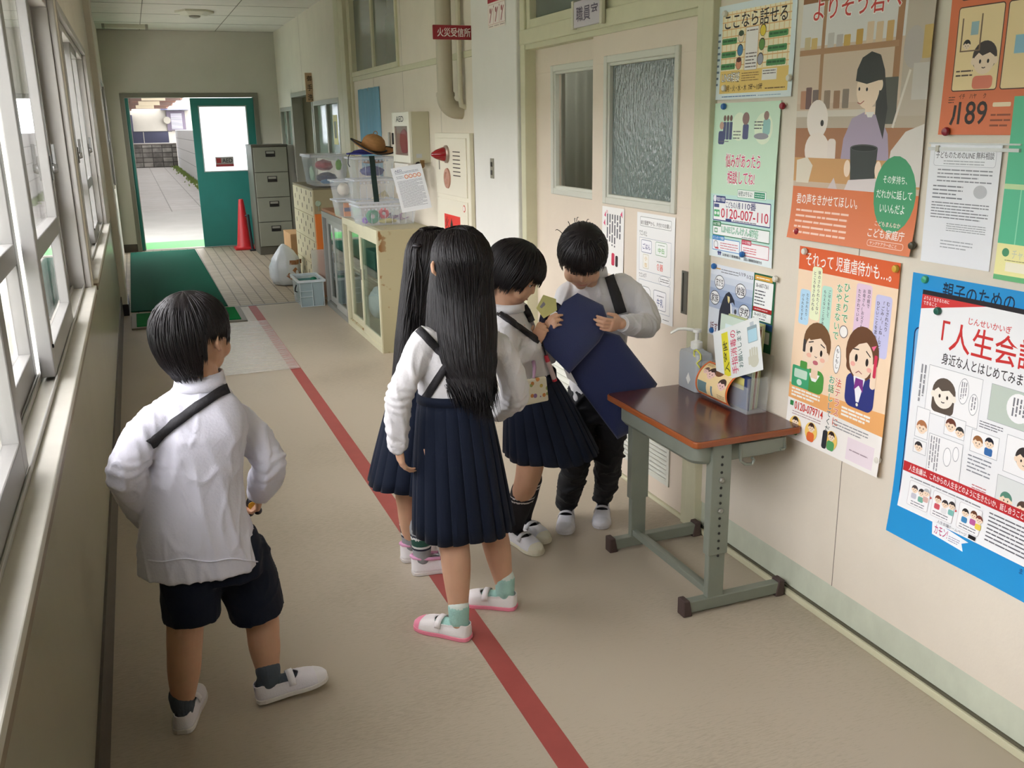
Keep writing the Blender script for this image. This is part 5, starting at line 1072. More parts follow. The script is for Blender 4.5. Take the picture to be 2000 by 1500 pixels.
S.rect(17.6,1.2,19.8,7,(50,54,60),.8); S.fine(30,4,38,5,1,(170,150,160))
poster(S,'cream poster with a drawn boy and girl telephoning, right of the school desk',wall_map(2.386,.556,.007,2.6,.010))
# --- orange child line poster with drawn faces
S=Sheet(36.4,51.5,col=(226,122,78)); S.up(); Y=(246,222,170)
for x0,y0,x1,y1 in ((3,31,35,50),(2.6,10.2,16,29.6),(16.8,10.2,35,29.6)): S.box(x0,y0,x1,y1,(80,50,40),Y,.25,.8)
S.head(7.2,39.4,2.6,SK,(64,54,50)); S.rect(5,33,9.8,36.4,(206,166,126),1); S.rect(25,32,35,39,(46,104,86),2); S.head(29.4,42,3.4,SK,(64,54,50)); S.head(11.6,17.4,3.2,SK,(64,54,50)); S.rect(8.8,10.6,14.6,13.6,(226,130,104),1); S.up()
for x0,y0,x1,y1 in ((4,19.6,4.4,27),(9.6,19.6,10,27.6),(4,19.3,10,19.6)): S.rect(x0,y0,x1,y1,(130,104,80))
S.rect(6.8,23,9,26,(160,190,196)); S.head(6.0,20.8,1.0,SK,K); S.rect(19.6,18,23,22,(150,196,216)); S.head(33,19,3.0,SK,(64,54,50)); S.up()
S.fine(3.6,13.4,8.6,15.4,2,(90,70,60)); S.fine(6,47,13,49,2,(90,70,60))
S.text('189',5.6,2.4,14.2,7.8,(44,32,26),.03); S.text('イチ',5.4,8.4,7.2,9.6,(60,40,30),.01); S.text('ハヤ',8.6,8.4,10.6,9.6,(60,40,30),.01); S.text('ク',12.6,8.4,13.4,9.6,(60,40,30),.01)
S.path([(3.6,2.4),(4.4,4.2),(4.6,7.0)],.8,(44,32,26)); S.fine(2.2,7.4,4.2,9.2,3,(90,50,30)); S.fine(15.4,1.6,21,5.2,3,(140,70,40)); S.rect(15.6,6.4,20.6,7.4,(246,226,190),.3)
poster(S,'orange poster with drawn faces and large black number at the upper right',wall_map(1.880,1.506,.004,.7))
# --- A4 notice in a clear rail sleeve
S=Sheet(21.6,29.7,col=(238,240,244)); S.up(); S.box(1.4,24.4,20.2,28.6,(190,192,200),(240,242,246),.12,.8)
S.text('子どものためのLINE 無料相談',2,26.3,19.6,28.0,(84,86,92),.006); S.fine(4.6,24.7,17,26.0,2,(170,174,180)); S.fine(3,20.4,19.6,24,4,(140,144,150)); S.fine(2,16.2,11.4,20,4,(130,134,140)); S.ell(16.6,18.6,2.0,.0+1.6,(196,198,202)); S.up(); S.fine(2,11.4,19.6,15.8,6,(130,134,140)); S.fine(7.4,8.4,19.4,10.6,4,(160,164,168)); S.fine(6,4,16,6.4,3,(170,174,180))
tp=poster(S,'white printed notice hanging under a clear rail below the orange number poster',wall_map(1.897,1.186,.004,1.9))
b=MB().box(1.888,1.8995,1.63,1.902,1.468,1.476,0).box(1.890,1.8995,1.63,1.902,1.483,1.487,0); obj('hanging_rail',b,clear('rail_clear',(240,242,240),.7,.15),tp)
obj('slider',MB().box(1.886,1.89,1.866,1.876,1.465,1.48),M('slider_grey',(190,188,176),.4),tp)
# --- green poster at the right edge with yellow strip
S=Sheet(36.4,42,col=(96,196,152)); S.up(); S.rect(0,21.2,36.4,22.4,(196,224,170)); S.rect(0,0,36.4,8.6,(246,240,170)); S.up(); S.rect(0,0,36.4,1.2,(110,190,130)); S.rect(3,2.2,36.4,4.4,(252,246,220)); 
for x in (4.6,8.4,12): S.rect(x,8.6,x+.3,21.2,(150,222,186))
S.ell(12.2,17,2.4,4.4,SK); S.ell(11.6,12.6,2.0,3.4,(96,88,160)); S.up(); S.ell(2.6,6.6,1.0,1.0,(80,150,110)); S.text('チャイルドライン',4.4,5.2,17,7.4,(214,216,190),.02,halo=((170,190,170),.02)); S.fine(2.6,4.6,15,5.0,1,(110,100,60)); S.text('夏の生活',9.4,2.5,14.6,4.0,(60,60,50),.015)
poster(S,'green poster with yellow strip at the far right edge of the wall',wall_map(1.664,1.172,.004,.9))
# --- blue poster behind, white life meeting poster on top
S=Sheet(51.5,74,col=(38,150,214)); S.up(); S.rect(2.4,11.2,50,60,(30,44,90),2); S.up(); S.rect(2.8,11.6,50,59.6,(120,176,222),1.6); S.rect(2.8,11.6,50,30,(170,214,240),1.6); S.up()
S.text('親子のための',10.6,68.6,32,73.0,(22,44,70),.03); S.text('相',4.6,62.6,8.6,67.4,(22,44,70),.03); S.text('談',4.6,56.8,8.6,61.6,(22,44,70),.03)
S.poly([(15.3,9.2),(27.4,7.6),(25.4,6.5),(26.2,4.6),(15.9,5.4)],(244,248,250)); S.up(); S.text('カモン!',16.4,5.9,20.8,8.4,(190,50,110),.03); S.fine(21.2,5.5,24.8,7.2,3,(150,140,170))
S.text('相談LINEに',43,8.2,50,9.8,(22,60,110),.02); S.text('まずは登録',43,6.2,50,7.8,(22,60,110),.02)
poster(S,'blue poster mostly covered by the white comic poster',wall_map(1.912,.414,.006,.4,.008,lift=.001))
S=Sheet(42,60.4,col=(242,243,244)); S.up(); S.rect(0,59.2,42,60.4,(38,34,40)); S.poly([(0,59.2),(0,55.4),(20,59.2)],(214,58,58)); S.up(); S.text('よりよく生きるために',.6,57.9,8.8,58.9,(250,240,240),.015); S.text('できること',.6,56.6,5.0,57.6,(250,240,240),.015)
S.text('「人生会議」',7.6,46.2,40,53.6,(206,50,48),.03); S.text('じんせいかいぎ',15.4,54.0,28,55.8,(206,50,48),.01); S.text('身近な人とはじめてみませんか',8.6,42.4,40,45.4,(50,46,48),.015)
G=(170,172,176)
def cell(x0,y0,x1,y1,fill=(246,246,246)): S.box(x0,y0,x1,y1,G,fill,.12,0)
cell(5,28.6,22,41.4); S.head(10.6,34.6,3.4,(248,240,226),(96,84,74),True); S.ell(16.6,37,1.6,3.4,G); S.ell(20,34.4,1.4,2.8,G); S.up(); S.ell(16.6,37,1.45,3.2,(250,250,250)); S.ell(20,34.4,1.25,2.6,(250,250,250)); S.vfine(15.6,34.6,17.6,39.4,3,(140,140,144)); S.vfine(19.2,32.6,20.8,36.4,2,(140,140,144),3)
cell(24.6,32,42,41.2,(196,208,196)); S.ell(33,37,3.4,3.6,(248,248,248)); S.ell(38,35,3.2,3.2,(248,248,248)); S.up(); S.vfine(31,34.6,35,39.4,4,(120,120,126))
cell(2.6,21,7,29.4); S.head(4.8,24,1.6,SK,(180,120,80)); cell(12,24.4,18.6,29.6); S.head(14,27.2,1.5,SK,(110,64,50)); S.head(17,26.2,1.2,SK,(60,60,60)); cell(20.6,22.6,29,28.4); S.head(22.8,25.4,1.4,SK,(150,100,60)); S.rect(25,23,27.4,25,(60,110,170),.5); S.head(26.2,26.2,1.2,SK,(40,40,50)); cell(31,20.8,42,30.2); S.head(36.6,25.4,2.4,SK,(60,54,54))
cell(2.6,16.6,7,20.4); S.head(4.4,18.4,1.2,SK,(60,54,54)); cell(7.6,12.8,18.6,23.4); S.vfine(8,13.4,11.4,22.8,4,(150,150,154)); S.ell(14,18.6,1.3,2.6,G); S.ell(16.6,20.2,1.0,2.0,G); S.up(); S.ell(14,18.6,1.15,2.4,(250,250,250)); S.ell(16.6,20.2,.85,1.8,(250,250,250)); S.fine(20.4,17,27.6,22,5,(140,144,150)); S.fine(22.6,29.4,29.6,31.4,3,(110,110,116)); S.vfine(2.2,30.4,4.4,41,2,(150,150,154)); cell(29.8,10.4,42,19.6,(226,230,228)); S.head(33,14,1.6,SK,(90,140,120)); S.head(38,13.4,1.6,SK,(90,70,60)); S.fine(22.6,12.4,27,14.6,3,(196,110,110))
S.rect(0,10.4,42,13.2,(196,50,54)); S.up(); S.text('人生会議は、これからの人生をどのように生きたいか、話し合うことです',2,10.9,41,12.7,(250,242,240),.02)
def chip(x,y,c,h): S.head(x,y,.95,SK,h); S.rect(x-.9,y-2.6,x+.9,y-1.1,c,.4); S.up()
for k,x in enumerate((3.6,11.8,20.4)):
    S.box(x-.6,1.6,x+6.6,8.6,(206,200,200),(246,246,246),.12,.6)
chip(5,6.4,(200,200,210),(80,70,70)); chip(7.4,6.2,(120,180,160),(60,54,54)); chip(9.0,6.8,(220,180,170),(190,190,190)); chip(13,6.4,(210,90,100),(130,70,50)); chip(15.4,6.0,(230,230,230),(60,54,54)); chip(17.6,6.4,(130,190,180),(60,54,54)); chip(22,6.2,(70,140,190),(50,46,46)); chip(24.6,6.6,(196,100,160),(110,70,50)); chip(26.4,6.0,(236,210,90),(120,60,50))
S.poly([(10.4,5.6),(10.4,6.4),(11,6)],(206,60,60)); S.poly([(18.8,5.2),(18.8,6.0),(19.4,5.6)],(206,60,60)); S.fine(3,8.9,26,9.8,1,(140,140,144)); S.fine(29,1.6,41,9.6,8,(110,110,116)); S.fine(4.4,2,9,3.4,2,(130,130,136)); S.fine(12,2.0,17,3.4,2,(130,130,136)); S.fine(20.8,2.0,26,3.4,2,(130,130,136)); S.rect(24.2,.4,26.4,1.4,(30,28,30)); S.text('人生会議ホームページ',14,.4,23.6,1.3,(150,150,156),.008)
poster(S,'white comic style poster with large red title over the blue poster',wall_map(1.863,.512,.005,2.2,.012,lift=.016))
# --- papers on the sliding door
S=Sheet(20.4,29,col=(240,238,234)); S.up(); S.text('お',4,26.2,5.6,27.6,(214,60,90),.02); S.vfine(4,12,18,26,6,(90,90,96)); S.poly([(2,25),(3.4,27),(3.8,24.4)],(220,80,120)); S.poly([(17,26.4),(18.6,28),(19,25)],(220,80,120)); S.poly([(1.4,21.6),(2.8,23.6),(3.2,20.6)],(220,80,120)); S.rect(9.6,4,12.4,9.4,(206,60,90),.8); S.rect(13.2,3.8,15.6,8.6,(60,48,52),.8)
poster(S,'white handwritten notice with pink stars on the sliding door behind the boy',wall_map(3.757,.905,.002,.3,x=1.905))
S=Sheet(29.7,42.6,col=(240,240,238)); S.up(); S.box(2.6,37.2,27,41,(90,90,90),(243,243,241),.15,.5); S.text('給食配膳室から、片付けのお願い',3.2,37.8,26.4,39.6,(70,64,60),.02)
S.text('ワゴンの上',2.2,33.4,8.4,35.6,(110,108,106),.01); S.box(2.2,19.0,27.2,32.6,(150,160,180),(243,243,241),.15,.2); S.box(3.8,26.6,12.2,31.8,(80,90,130),(246,246,250),.2,.8); S.text('ごはん',5,28.0,11.2,30.4,(60,66,130),.02); S.box(15.2,26.6,24.0,32.0,(120,160,120),(244,248,244),.2,.8); S.text('中缶',17.2,27.6,22.2,29.8,(110,180,90),.015); S.fine(17.2,30.4,22.2,31.2,1,(150,160,150))
S.box(5.4,20.2,10.0,26.0,(190,180,150),(246,244,236),.15,.5); S.text('小',6.6,23.4,8.8,25.2,(220,190,120),.02); S.text('缶',6.6,20.8,8.8,22.6,(220,190,120),.02); S.text('食器',16.2,20.6,21.2,23.4,(220,70,50),.02); S.fine(16.4,23.8,21,24.6,1,(120,120,120))
S.text('ワゴンの下',2.2,16.2,8.4,18.2,(110,108,106),.01); S.ell(22.6,17.0,4.6,2.0,(150,150,150)); S.up(); S.ell(22.6,17.0,4.45,1.85,(246,246,246)); S.fine(19,16.2,26.2,18.0,2,(120,120,120)); S.box(2.2,3.6,27.2,15.4,(150,160,180),(243,243,241),.15,.2); S.box(14.4,4.8,24.2,12.6,(90,96,116),(246,246,248),.2,.8); S.text('牛乳',17,6.2,22,9.4,(84,96,150),.015); S.fine(17,10,22.4,11,1,(130,130,140)); S.box(4,4.8,12,12.8,(120,120,124),(246,246,246),.2,2.4); S.fine(22,1.2,26.6,2,1,(110,110,110))
poster(S,'white school lunch notice with small boxed words on the sliding door',wall_map(3.436,.768,.002,1.3,x=1.905))
S=Sheet(26,36,col=(236,226,216)); S.up(); S.rect(0,13.6,26,36,(236,226,216)); S.rect(0,13.0,26,18,(170,34,50)); S.up(); S.fine(2,9.6,20,12.0,1,(120,60,60)); 
for k in range(3): S.box(1+k*8.4,2,8.8+k*8.4,12,(190,120,116),(240,230,224),.15,.2); S.path([(3+k*8.4,3),(5+k*8.4,7),(7+k*8.4,10)],.9,(150,40,54)); S.ell(4+k*8.4,9,1,1.4,(160,70,70)); S.up(); S.fine(1.6+k*8.4,.6,8+k*8.4,1.6,1,(150,120,120))
S.text('消火器',5,14.2,20,16.6,(240,220,216),.02)
poster(S,'small red and white instruction sheet high on the pale pillar',wall_map(5.078,2.043,.001,.3,x=1.872))
# --- magnets
BL=(40,104,170); RD=(150,34,52); GR=(34,96,80); WH=(226,222,210); YE=(214,170,60); DK=(70,66,50)
for px,py,c,lb in ((1412,208,BL,'blue magnet at the top left of the pale green helpline poster'),(1527,207,RD,'dark red magnet at the top right of the pale green helpline poster'),(1448,497,BL,'blue magnet at the bottom of the pale green helpline poster'),
  (1393,520,BL,'blue magnet at the top left of the penguin poster'),(1389,645,BL,'blue magnet at the lower left of the penguin poster'),(1513,545,WH,'white magnet at the top right of the penguin poster'),
  (1415,27,WH,'white magnet at the top left of the yellow check poster'),(1413,172,WH,'white magnet at the bottom left of the yellow check poster'),(1540,152,WH,'white magnet at the right of the yellow check poster'),
  (1556,452,RD,'dark red magnet at the bottom left of the girl with a pot poster'),(1780,480,DK,'dark brass magnet at the bottom right of the girl with a pot poster'),
  (1570,491,WH,'white magnet at the top left of the cream telephoning poster'),(1748,525,YE,'yellow magnet at the top right of the cream telephoning poster'),(1713,899,WH,'pale magnet at the bottom right of the cream telephoning poster'),
  (1846,257,RD,'dark red magnet at the corner of the orange number poster'),(1836,607,GR,'dark green magnet on the white comic style poster'),(1806,546,(70,170,130),'light green magnet at the top left corner of the blue poster')):
    p=at(px,py,0,1.885); magnet(p.y,p.z,c,'magnet_%02x%02x%02x'%c,lb,off=.024 if c==GR else .014)
# ================================================================ CHILDREN
def bake(o, voxel=.004, smooth=4, fac=.5):
    md=o.modifiers.new('r','REMESH'); md.mode='VOXEL'; md.voxel_size=voxel; md.use_smooth_shade=True
    if smooth: ms=o.modifiers.new('s','SMOOTH'); ms.iterations=smooth; ms.factor=fac
    dg=bpy.context.evaluated_depsgraph_get(); me=bpy.data.meshes.new_from_object(o.evaluated_get(dg)); 
    old=o.data; mats=list(old.materials); o.modifiers.clear(); o.data=me; bpy.data.meshes.remove(old)
    me.materials.clear()
    for m in mats: me.materials.append(m)
    me.polygons.foreach_set('use_smooth',[True]*len(me.polygons)); me.name=o.name
    return o
def bvh_of(o):
    off=worg(o); me=o.data
    return BVHTree.FromPolygons([v.co+off for v in me.vertices],[tuple(p.vertices) for p in me.polygons])
def J(px,py,y): return at(px,py,1,y)
def spl(P, n=6):                                     # smooth curve through points
    P=[Vector(p) for p in P]; Q=[P[0]+(P[0]-P[1])]+P+[P[-1]+(P[-1]-P[-2])]; out=[]
    for i in range(1,len(Q)-2):
        a,b,c,d=Q[i-1:i+3]
        for k in range(n):
            t=k/n; out.append(.5*((2*b)+(c-a)*t+(2*a-5*b+4*c-d)*t*t+(3*b-a-3*c+d)*t**3))
    out.append(P[-1]); return out
def lerp(a,b,t): return a+(b-a)*t
def limb(b, P, R, n=22, flat=1., k=6):
    Q=spl(P,k); rr=[]
    m=len(P)-1
    for i in range(len(Q)):
        t=i/k; s=min(int(t),m-1); q=t-s; q=q*q*(3-2*q); rr.append(R[s]+(R[s+1]-R[s])*q)
    b.tube(Q,rr,n,flat=flat); b.sph(Q[0],rr[0]*.98,12,8); b.sph(Q[-1],rr[-1]*.98,12,8); return b
def ering(c, ax, ay, wx, wy, n=40, pw=2.3):
    out=[]
    for j in range(n):
        a=2*PI*j/n; ca,sa=math.cos(a),math.sin(a); out.append(Vector(c)+ax*wx*math.copysign(abs(ca)**(2/pw),ca)+ay*wy*math.copysign(abs(sa)**(2/pw),sa))
    return out
def hand(b, wrist, d, pn, side, curl=(.4,.5,.55,.6), s=1., spread=.1, thumb=.6):
    # d: towards the fingers, pn: out of the palm, side: towards the thumb
    d=Vector(d).normalized(); pn=Vector(pn); pn=(pn-d*pn.dot(d)).normalized(); sd=Vector(side); sd=(sd-d*sd.dot(d)-pn*sd.dot(pn)).normalized(); w=Vector(wrist)
    rings=[]
    for t,hw,hh in ((-.006,.018,.0135),(.012,.021,.013),(.032,.0275,.0125),(.052,.029,.011),(.064,.027,.009)):
        rings.append(ering(w+d*t*s,sd,pn,hw*s,hh*s,20))
    b.loft(rings)
    L=((.034,.022,.016),(.038,.025,.017),(.035,.023,.016),(.027,.018,.014))
    for k in range(4):
        off=(.020-.0135*k)*s; p=w+d*(.058-.003*abs(k-1.2))*s+sd*off; ang=0; P=[p-d*.012*s,p]
        fd=(d+sd*(spread*(1.5-k)*.5)).normalized()
        for q in range(3):
            ang+=curl[k]*(.8,1.1,.8)[q]; dd=fd*math.cos(ang)+pn*math.sin(ang); p=p+dd*L[k][q]*s; P.append(p)
        r=(.0074,.0070,.0071,.0061)[k]*s; b.tube(P,[r,r,r*.96,r*.9,r*.72],10); b.sph(P[-1],r*.74,10,7); b.sph(P[2],r*1.02,8,6); b.sph(P[3],r*.95,8,6)
    p=w+d*.014*s+sd*.018*s+pn*.003*s; td=(d*.75+sd*.62+pn*.25*thumb).normalized(); p1=p+td*.028*s; t2=(d*.9+sd*.15+pn*.55*thumb).normalized(); p2=p1+t2*.022*s; p3=p2+(t2+pn*.3*thumb).normalized()*.017*s
    b.tube([p,p1,p2,p3],[.0105*s,.0085*s,.0076*s,.0058*s],10); b.sph(p3,.0060*s,10,7); b.sph(p1,.0088*s,10,7)
    return b
skin=M('skin',(206,162,133),.5,var=.05,scale=18,spec=.35); sb=skin.node_tree.nodes['Principled BSDF']; sb.inputs['Subsurface Weight'].default_value=.12; sb.inputs['Subsurface Radius'].default_value=(.012,.005,.003); sb.inputs['Subsurface Scale'].default_value=.6
hairm=M('hair_black',(24,20,21),.42,spec=.28,var=.3,scale=5,bump=.12,bscale=9,stretch=(40,40,1.6))
shirtm=M('shirt_white',(216,215,226),.8,sheen=.15,bump=.12,bscale=160); shirt2=M('shirt_white_knit',(214,212,213),.85,sheen=.15,bump=.15,bscale=150)
navy=M('navy_cloth_uniform',(14,23,41),.85,sheen=.04,spec=.25,bump=.1,bscale=200); blackc=M('black_cloth',(20,20,24),.85,sheen=.05,bump=.15,bscale=90)
strapm=M('strap_black',(30,28,32),.7,bump=.2,bscale=200); eye_w=M('eye_white',(232,228,224),.25); eye_b=M('eye_dark',(30,22,20),.15); lipm=M('lip',(182,118,102),.45)
class Head:
    def __init__(s,c,fwd,up,sc=1.):
        s.c=Vector(c); s.f=Vector(fwd).normalized(); u=Vector(up); s.u=(u-s.f*u.dot(s.f)).normalized(); s.r=s.f.cross(s.u); s.s=sc
        s.X=Matrix(((s.r.x,s.f.x,s.u.x,s.c.x),(s.r.y,s.f.y,s.u.y,s.c.y),(s.r.z,s.f.z,s.u.z,s.c.z),(0,0,0,1)))@Matrix.Scale(sc,4)
    def P(s,x,y,z): return s.X@Vector((x,y,z))
    def add(s,b,ears=(1.,1.)):
        e=lambda c,r:b.sph(c,r,24,16,X=s.X)
        e((0,-.006,.022),(.073,.088,.083)); e((0,.020,-.030),(.060,.066,.060)); e((0,.030,-.056),(.046,.050,.042)); e((0,.058,-.082),(.020,.018,.015))
        for q,eo in ((-1,ears[0]),(1,ears[1])):
            e((q*.034,.046,-.036),(.028,.030,.028)); e((q*.028,.074,.017),(.022,.010,.008))
            b.tube([(q*.070,.012,.012),(q*(.078+.014*(eo-1)),-.004,.018),(q*(.080+.03*(eo-1)),-.016,.010),(q*(.079+.03*(eo-1)),-.016,-.008),(q*.074,-.006,-.022),(q*.069,.006,-.030)],[.005,.0065,.0065,.006,.0065,.006],8,X=s.X); e((q*.073,-.002,-.004),(.006,.014,.022))
        e((0,.085,-.020),(.009,.009,.008)); e((.008,.080,-.023),(.006,.006,.0055)); e((-.008,.080,-.023),(.006,.006,.0055)); b.tube([(0,.078,.010),(0,.083,-.006),(0,.087,-.018)],[.006,.0065,.007],10,X=s.X)
        e((0,.074,-.049),(.020,.010,.011))
        return b
    def face(s, body, bv, mouth=True):
        def hit(x,z):
            o=s.P(x,.2,z); h=bv.ray_cast(o,-s.f); return h[0] if h[0] else s.P(x,.08,z)
        for q in (-1,1):
            p=hit(q*.029,-.001); X=Matrix.Translation(p)@s.X.to_3x3().to_4x4()
            e=obj('eye',MB().sph((0,-.0045,-.001),(.0125,.006,.0048),14,10,X=X),eye_w,body,smooth=True)
            obj('iris',MB().sph((0,.0002,-.0015),(.0058,.0020,.0050),12,8,X=X),eye_b,body,smooth=True)
            obj('eyelid',MB().tube([X@Vector((-.0145,-.001,-.001)),X@Vector((-.007,.003,.0055)),X@Vector((.004,.0032,.006)),X@Vector((.0145,-.001,.001))],.0016,6),eye_b,body,smooth=True)
            ps=[hit(q*x,z)+s.f*.001 for x,z in ((.014,.020),(.026,.025),(.040,.021))]; obj('eyebrow',MB().tube(spl(ps,3),[.0016]+[.0028]*5+[.0012],6),hairm,body,smooth=True)
        ps=[hit(x,-.049-.0025*(1-(x/.019)**2))+s.f*.0005 for x in (-.019,-.012,-.005,0,.005,.012,.019)]
        obj('lips',MB().tube(ps,[.0008,.0022,.0029,.0027,.0029,.0022,.0008],8),lipm,body,smooth=True)
def hair_shell(H, parent, line, r=(.082,.099,.094), c=(0,-.008,.024), crown=(0,-.03), n=84, m=24, locks=700, seed=1, tip=.016, rough=.004, spikes=0):
    # a cap of hair from the crown down to line(azimuth) -> height; azimuth 0 = front, pi = nape
    rnd=random.Random(seed); b=MB(); V=[]
    def pt(az,t,lift=0.):
        zl=line(az); z0=c[2]+r[2]; z=z0+(zl-z0)*t; q=(z-c[2])/r[2]; 
        if q>=0: k=math.sqrt(max(0,1-q*q)); z_=z
        else: k=1-.28*q*q; z_=z
        th=t*PI/2 if False else 0
        ang=math.acos(max(-1,min(1,q))); rr=1+lift
        x=r[0]*k*math.sin(az)*rr; y=r[1]*k*math.cos(az)*rr
        return H.P(c[0]+x,c[1]+y,c[2]+(z_-c[2])*(rr if z_>c[2] else 1))
    for i in range(m+1):
        t=(i/m)**1.35*.999+.0006
        for j in range(n):
            az=2*PI*j/n; V.append(pt(az,t,.018*noise.noise(Vector((math.cos(az)*5,math.sin(az)*5,t*1.2+seed)))+.005*math.sin(az*41+3*t)))
    F=[(i*n+j,i*n+(j+1)%n,(i+1)*n+(j+1)%n,(i+1)*n+j) for i in range(m) for j in range(n)]
    F.append(tuple(range(n))[::-1]); b.add(V,F)
    # close underneath just inside the scalp
    k0=len(b.v); 
    b.v+=[lerp(V[m*n+j],H.P(0,0,.0),.22) for j in range(n)]; b.f+=[(m*n+j,m*n+(j+1)%n,k0+(j+1)%n,k0+j) for j in range(n)]; b.m+=[0]*n
    for k in range(locks):
        az=rnd.uniform(0,2*PI); t0=rnd.uniform(.05,.72); P=[]; t1=1+rnd.uniform(-.06,.02); dz=rnd.uniform(-.12,.12); lf=rnd.uniform(.004,.026)
        for q in range(9):
            t=t0+(t1-t0)*q/8; P.append(pt(az+dz*q/8,min(t,1),.004+lf*math.sin(q/8*PI)))
        zl=P[-1]; dirn=(P[-1]-P[-2]).normalized(); P.append(zl+dirn*tip*rnd.uniform(.3,1.2)+Vector((0,0,-.004)))
        w=rnd.uniform(.0011,.0027); b.tube(P,[w*.3]+[w]*7+[w*.7,w*.12],5)
    for k in range(spikes):
        az=rnd.uniform(0,2*PI); t0=rnd.uniform(0.02,.35); p=pt(az,t0,.0); o=(p-H.c).normalized(); sd=Vector((rnd.uniform(-1,1),rnd.uniform(-1,1),rnd.uniform(-.2,.4)))*.5
        L=rnd.uniform(.02,.045); b.tube(spl([p-o*.004,p+o*L*.35+sd*L*.15,p+o*L*.5+sd*L*.55,p+o*L*.35+sd*L*1.1],3),[.0012]*8+[.0008,.0003],5)
    return obj('hair',b,hairm,parent,smooth=True)
def long_hair(H, parent, rows, n=60, locks=300, seed=1, solid=.012, tip=.05, name='hair', nose=0.):
    # rows: (centre, half width, half depth, half arc in degrees) going down; arc 0 = straight back
    rnd=random.Random(seed); b=MB()
    def pt(i,a,k=1.):
        i=min(max(i,0),len(rows)-1.0001); s=int(i); q=i-s; A,B=rows[s],rows[s+1]
        c=lerp(Vector(A[0]),Vector(B[0]),q); wx=lerp(A[1],B[1],q); wy=lerp(A[2],B[2],q); ha=math.radians(lerp(A[3],B[3],q))*a
        bk=-H.f; bk=Vector((bk.x,bk.y,0)).normalized(); rt=Vector((0,0,1)).cross(bk)*-1
        if i<2: bk,rt=-H.f,H.r
        return c+rt*wx*math.sin(ha)*k+bk*wy*math.cos(ha)*k
    m=(len(rows)-1)*4; V=[]
    for i in range(m+1):
        for j in range(n+1):
            a=-1+2*j/n; V.append(pt(i/4,a,1+.03*noise.noise(Vector((a*9,i*.12,seed)))+.012*math.sin(a*60+i*.2)))
    b.add(V,[(i*(n+1)+j,i*(n+1)+j+1,(i+1)*(n+1)+j+1,(i+1)*(n+1)+j) for i in range(m) for j in range(n)])
    L=len(rows)-1; base=b
    # thickness: an inner copy
    k0=len(b.v); b.v+=[pt(i/4,-1+2*j/n,1-.16) for i in range(m+1) for j in range(n+1)]
    b.f+=[(k0+i*(n+1)+j,k0+(i+1)*(n+1)+j,k0+(i+1)*(n+1)+j+1,k0+i*(n+1)+j+1) for i in range(m) for j in range(n)]
    e=[(m*(n+1)+j,k0+m*(n+1)+j,k0+m*(n+1)+j+1,m*(n+1)+j+1) for j in range(n)]
    for j in (0,n): e+=[(i*(n+1)+j,(i+1)*(n+1)+j,k0+(i+1)*(n+1)+j,k0+i*(n+1)+j) for i in range(m)]
    b.f+=e; b.m+=[0]*(len(b.f)-len(b.m))
    for k in range(locks):
        a=rnd.uniform(-1,1); i0=rnd.uniform(.6,L*.7); da=rnd.uniform(-.10,.10); lf=rnd.uniform(0,.04); P=[]
        for q in range(11): P.append(pt(i0+(L-i0)*q/10,max(-1,min(1,a+da*q/10)),1.0+lf*math.sin(q/10*PI)))
        d=(P[-1]-P[-2]).normalized(); tl=tip*rnd.uniform(.05,1.25)**1.3; sw=Vector((rnd.uniform(-.2,.2),rnd.uniform(-.15,.15),0))*tl
        P.append(P[-1]+d*tl*.5+sw*.3); P.append(P[-1]+d*tl*.5+sw)
        w=rnd.uniform(.0012,.003); b.tube(P,[w*.4]+[w]*9+[w*.9,w*.6,w*.1],5)
    return obj(name,b,hairm,parent,smooth=True)
def cap_rows(H,top,mid,w=(.081,.098),ha=(150,125)):  # rows over the skull, crown to ear height
    out=[]
    for z,k in ((.120,.06),(.117,.24),(.110,.45),(.095,.68),(.072,.86),(.045,.97),(.02,1.0)):
        q=(.12-z)/.1; out.append((H.P(0,-.010,z),w[0]*k*H.s,w[1]*k*H.s,lerp(180,ha[0],q)))
    return out
def garment(name, b, m, parent, voxel=.006, smooth=6, folds=0., fs=(9,9,3), seed=0, el=()):
    o=obj(name,b,m,parent); bake(o,voxel,smooth)
    if folds:
        me=o.data; off=worg(o); me.update()
        for v in me.vertices:
            p=v.co+off; q=noise.noise(Vector((p.x*fs[0]+seed,p.y*fs[1]+p.z*1.2,p.z*fs[2]))); q2=noise.noise(Vector((p.x*fs[0]*1.9-seed,p.y*fs[1]*1.9-p.z*6,p.z*fs[2]*2.2+7))); r=noise.noise(Vector((p.x*5,p.y*5+seed,p.z*4)))
            d=folds*(1.0*max(0,1-abs(q)*3.4)**2+.6*max(0,1-abs(q2)*3.6)**2-.45+.7*r)
            for c,ax_,amp in el:
                w=p-c; a=w.dot(ax_); k=math.exp(-(w.length/.055)**2); d+=amp*k*math.sin(a/.0046+6*noise.noise(p*13))
            v.co+=v.normal*d
        me.update()
    return o
def tuck(body, garms, excl, arms=()):                       # draw the hidden skin in under the clothes
    off=worg(body); me=body.data
    for v in me.vertices:
        p=v.co+off
        if any((p-c).length<r for c,r in excl): continue
        for bv,zmin,zmax,ctr in garms:
            if p.z<zmin or p.z>zmax: continue
            if ctr is not None:
                if any((p-a_).length<.036 for a_ in arms): continue
                c=ctr(p.z); w=Vector((p.x-c.x,p.y-c.y,0)); l=w.length
                if l<.03: continue
                h=bv.ray_cast(c,w/l)
                if h[0] and l-.035<h[3]<l+.014: p=Vector((c.x,c.y,p.z))+w/l*(h[3]-.016); v.co=p-off
                continue
            for _ in range(3):
                loc,n,i,d=bv.find_nearest(p)
                if loc is None or d>.05 or (p-loc).dot(n)<-.0075: break
                p=loc-n*.009; v.co=p-off
    me.update()
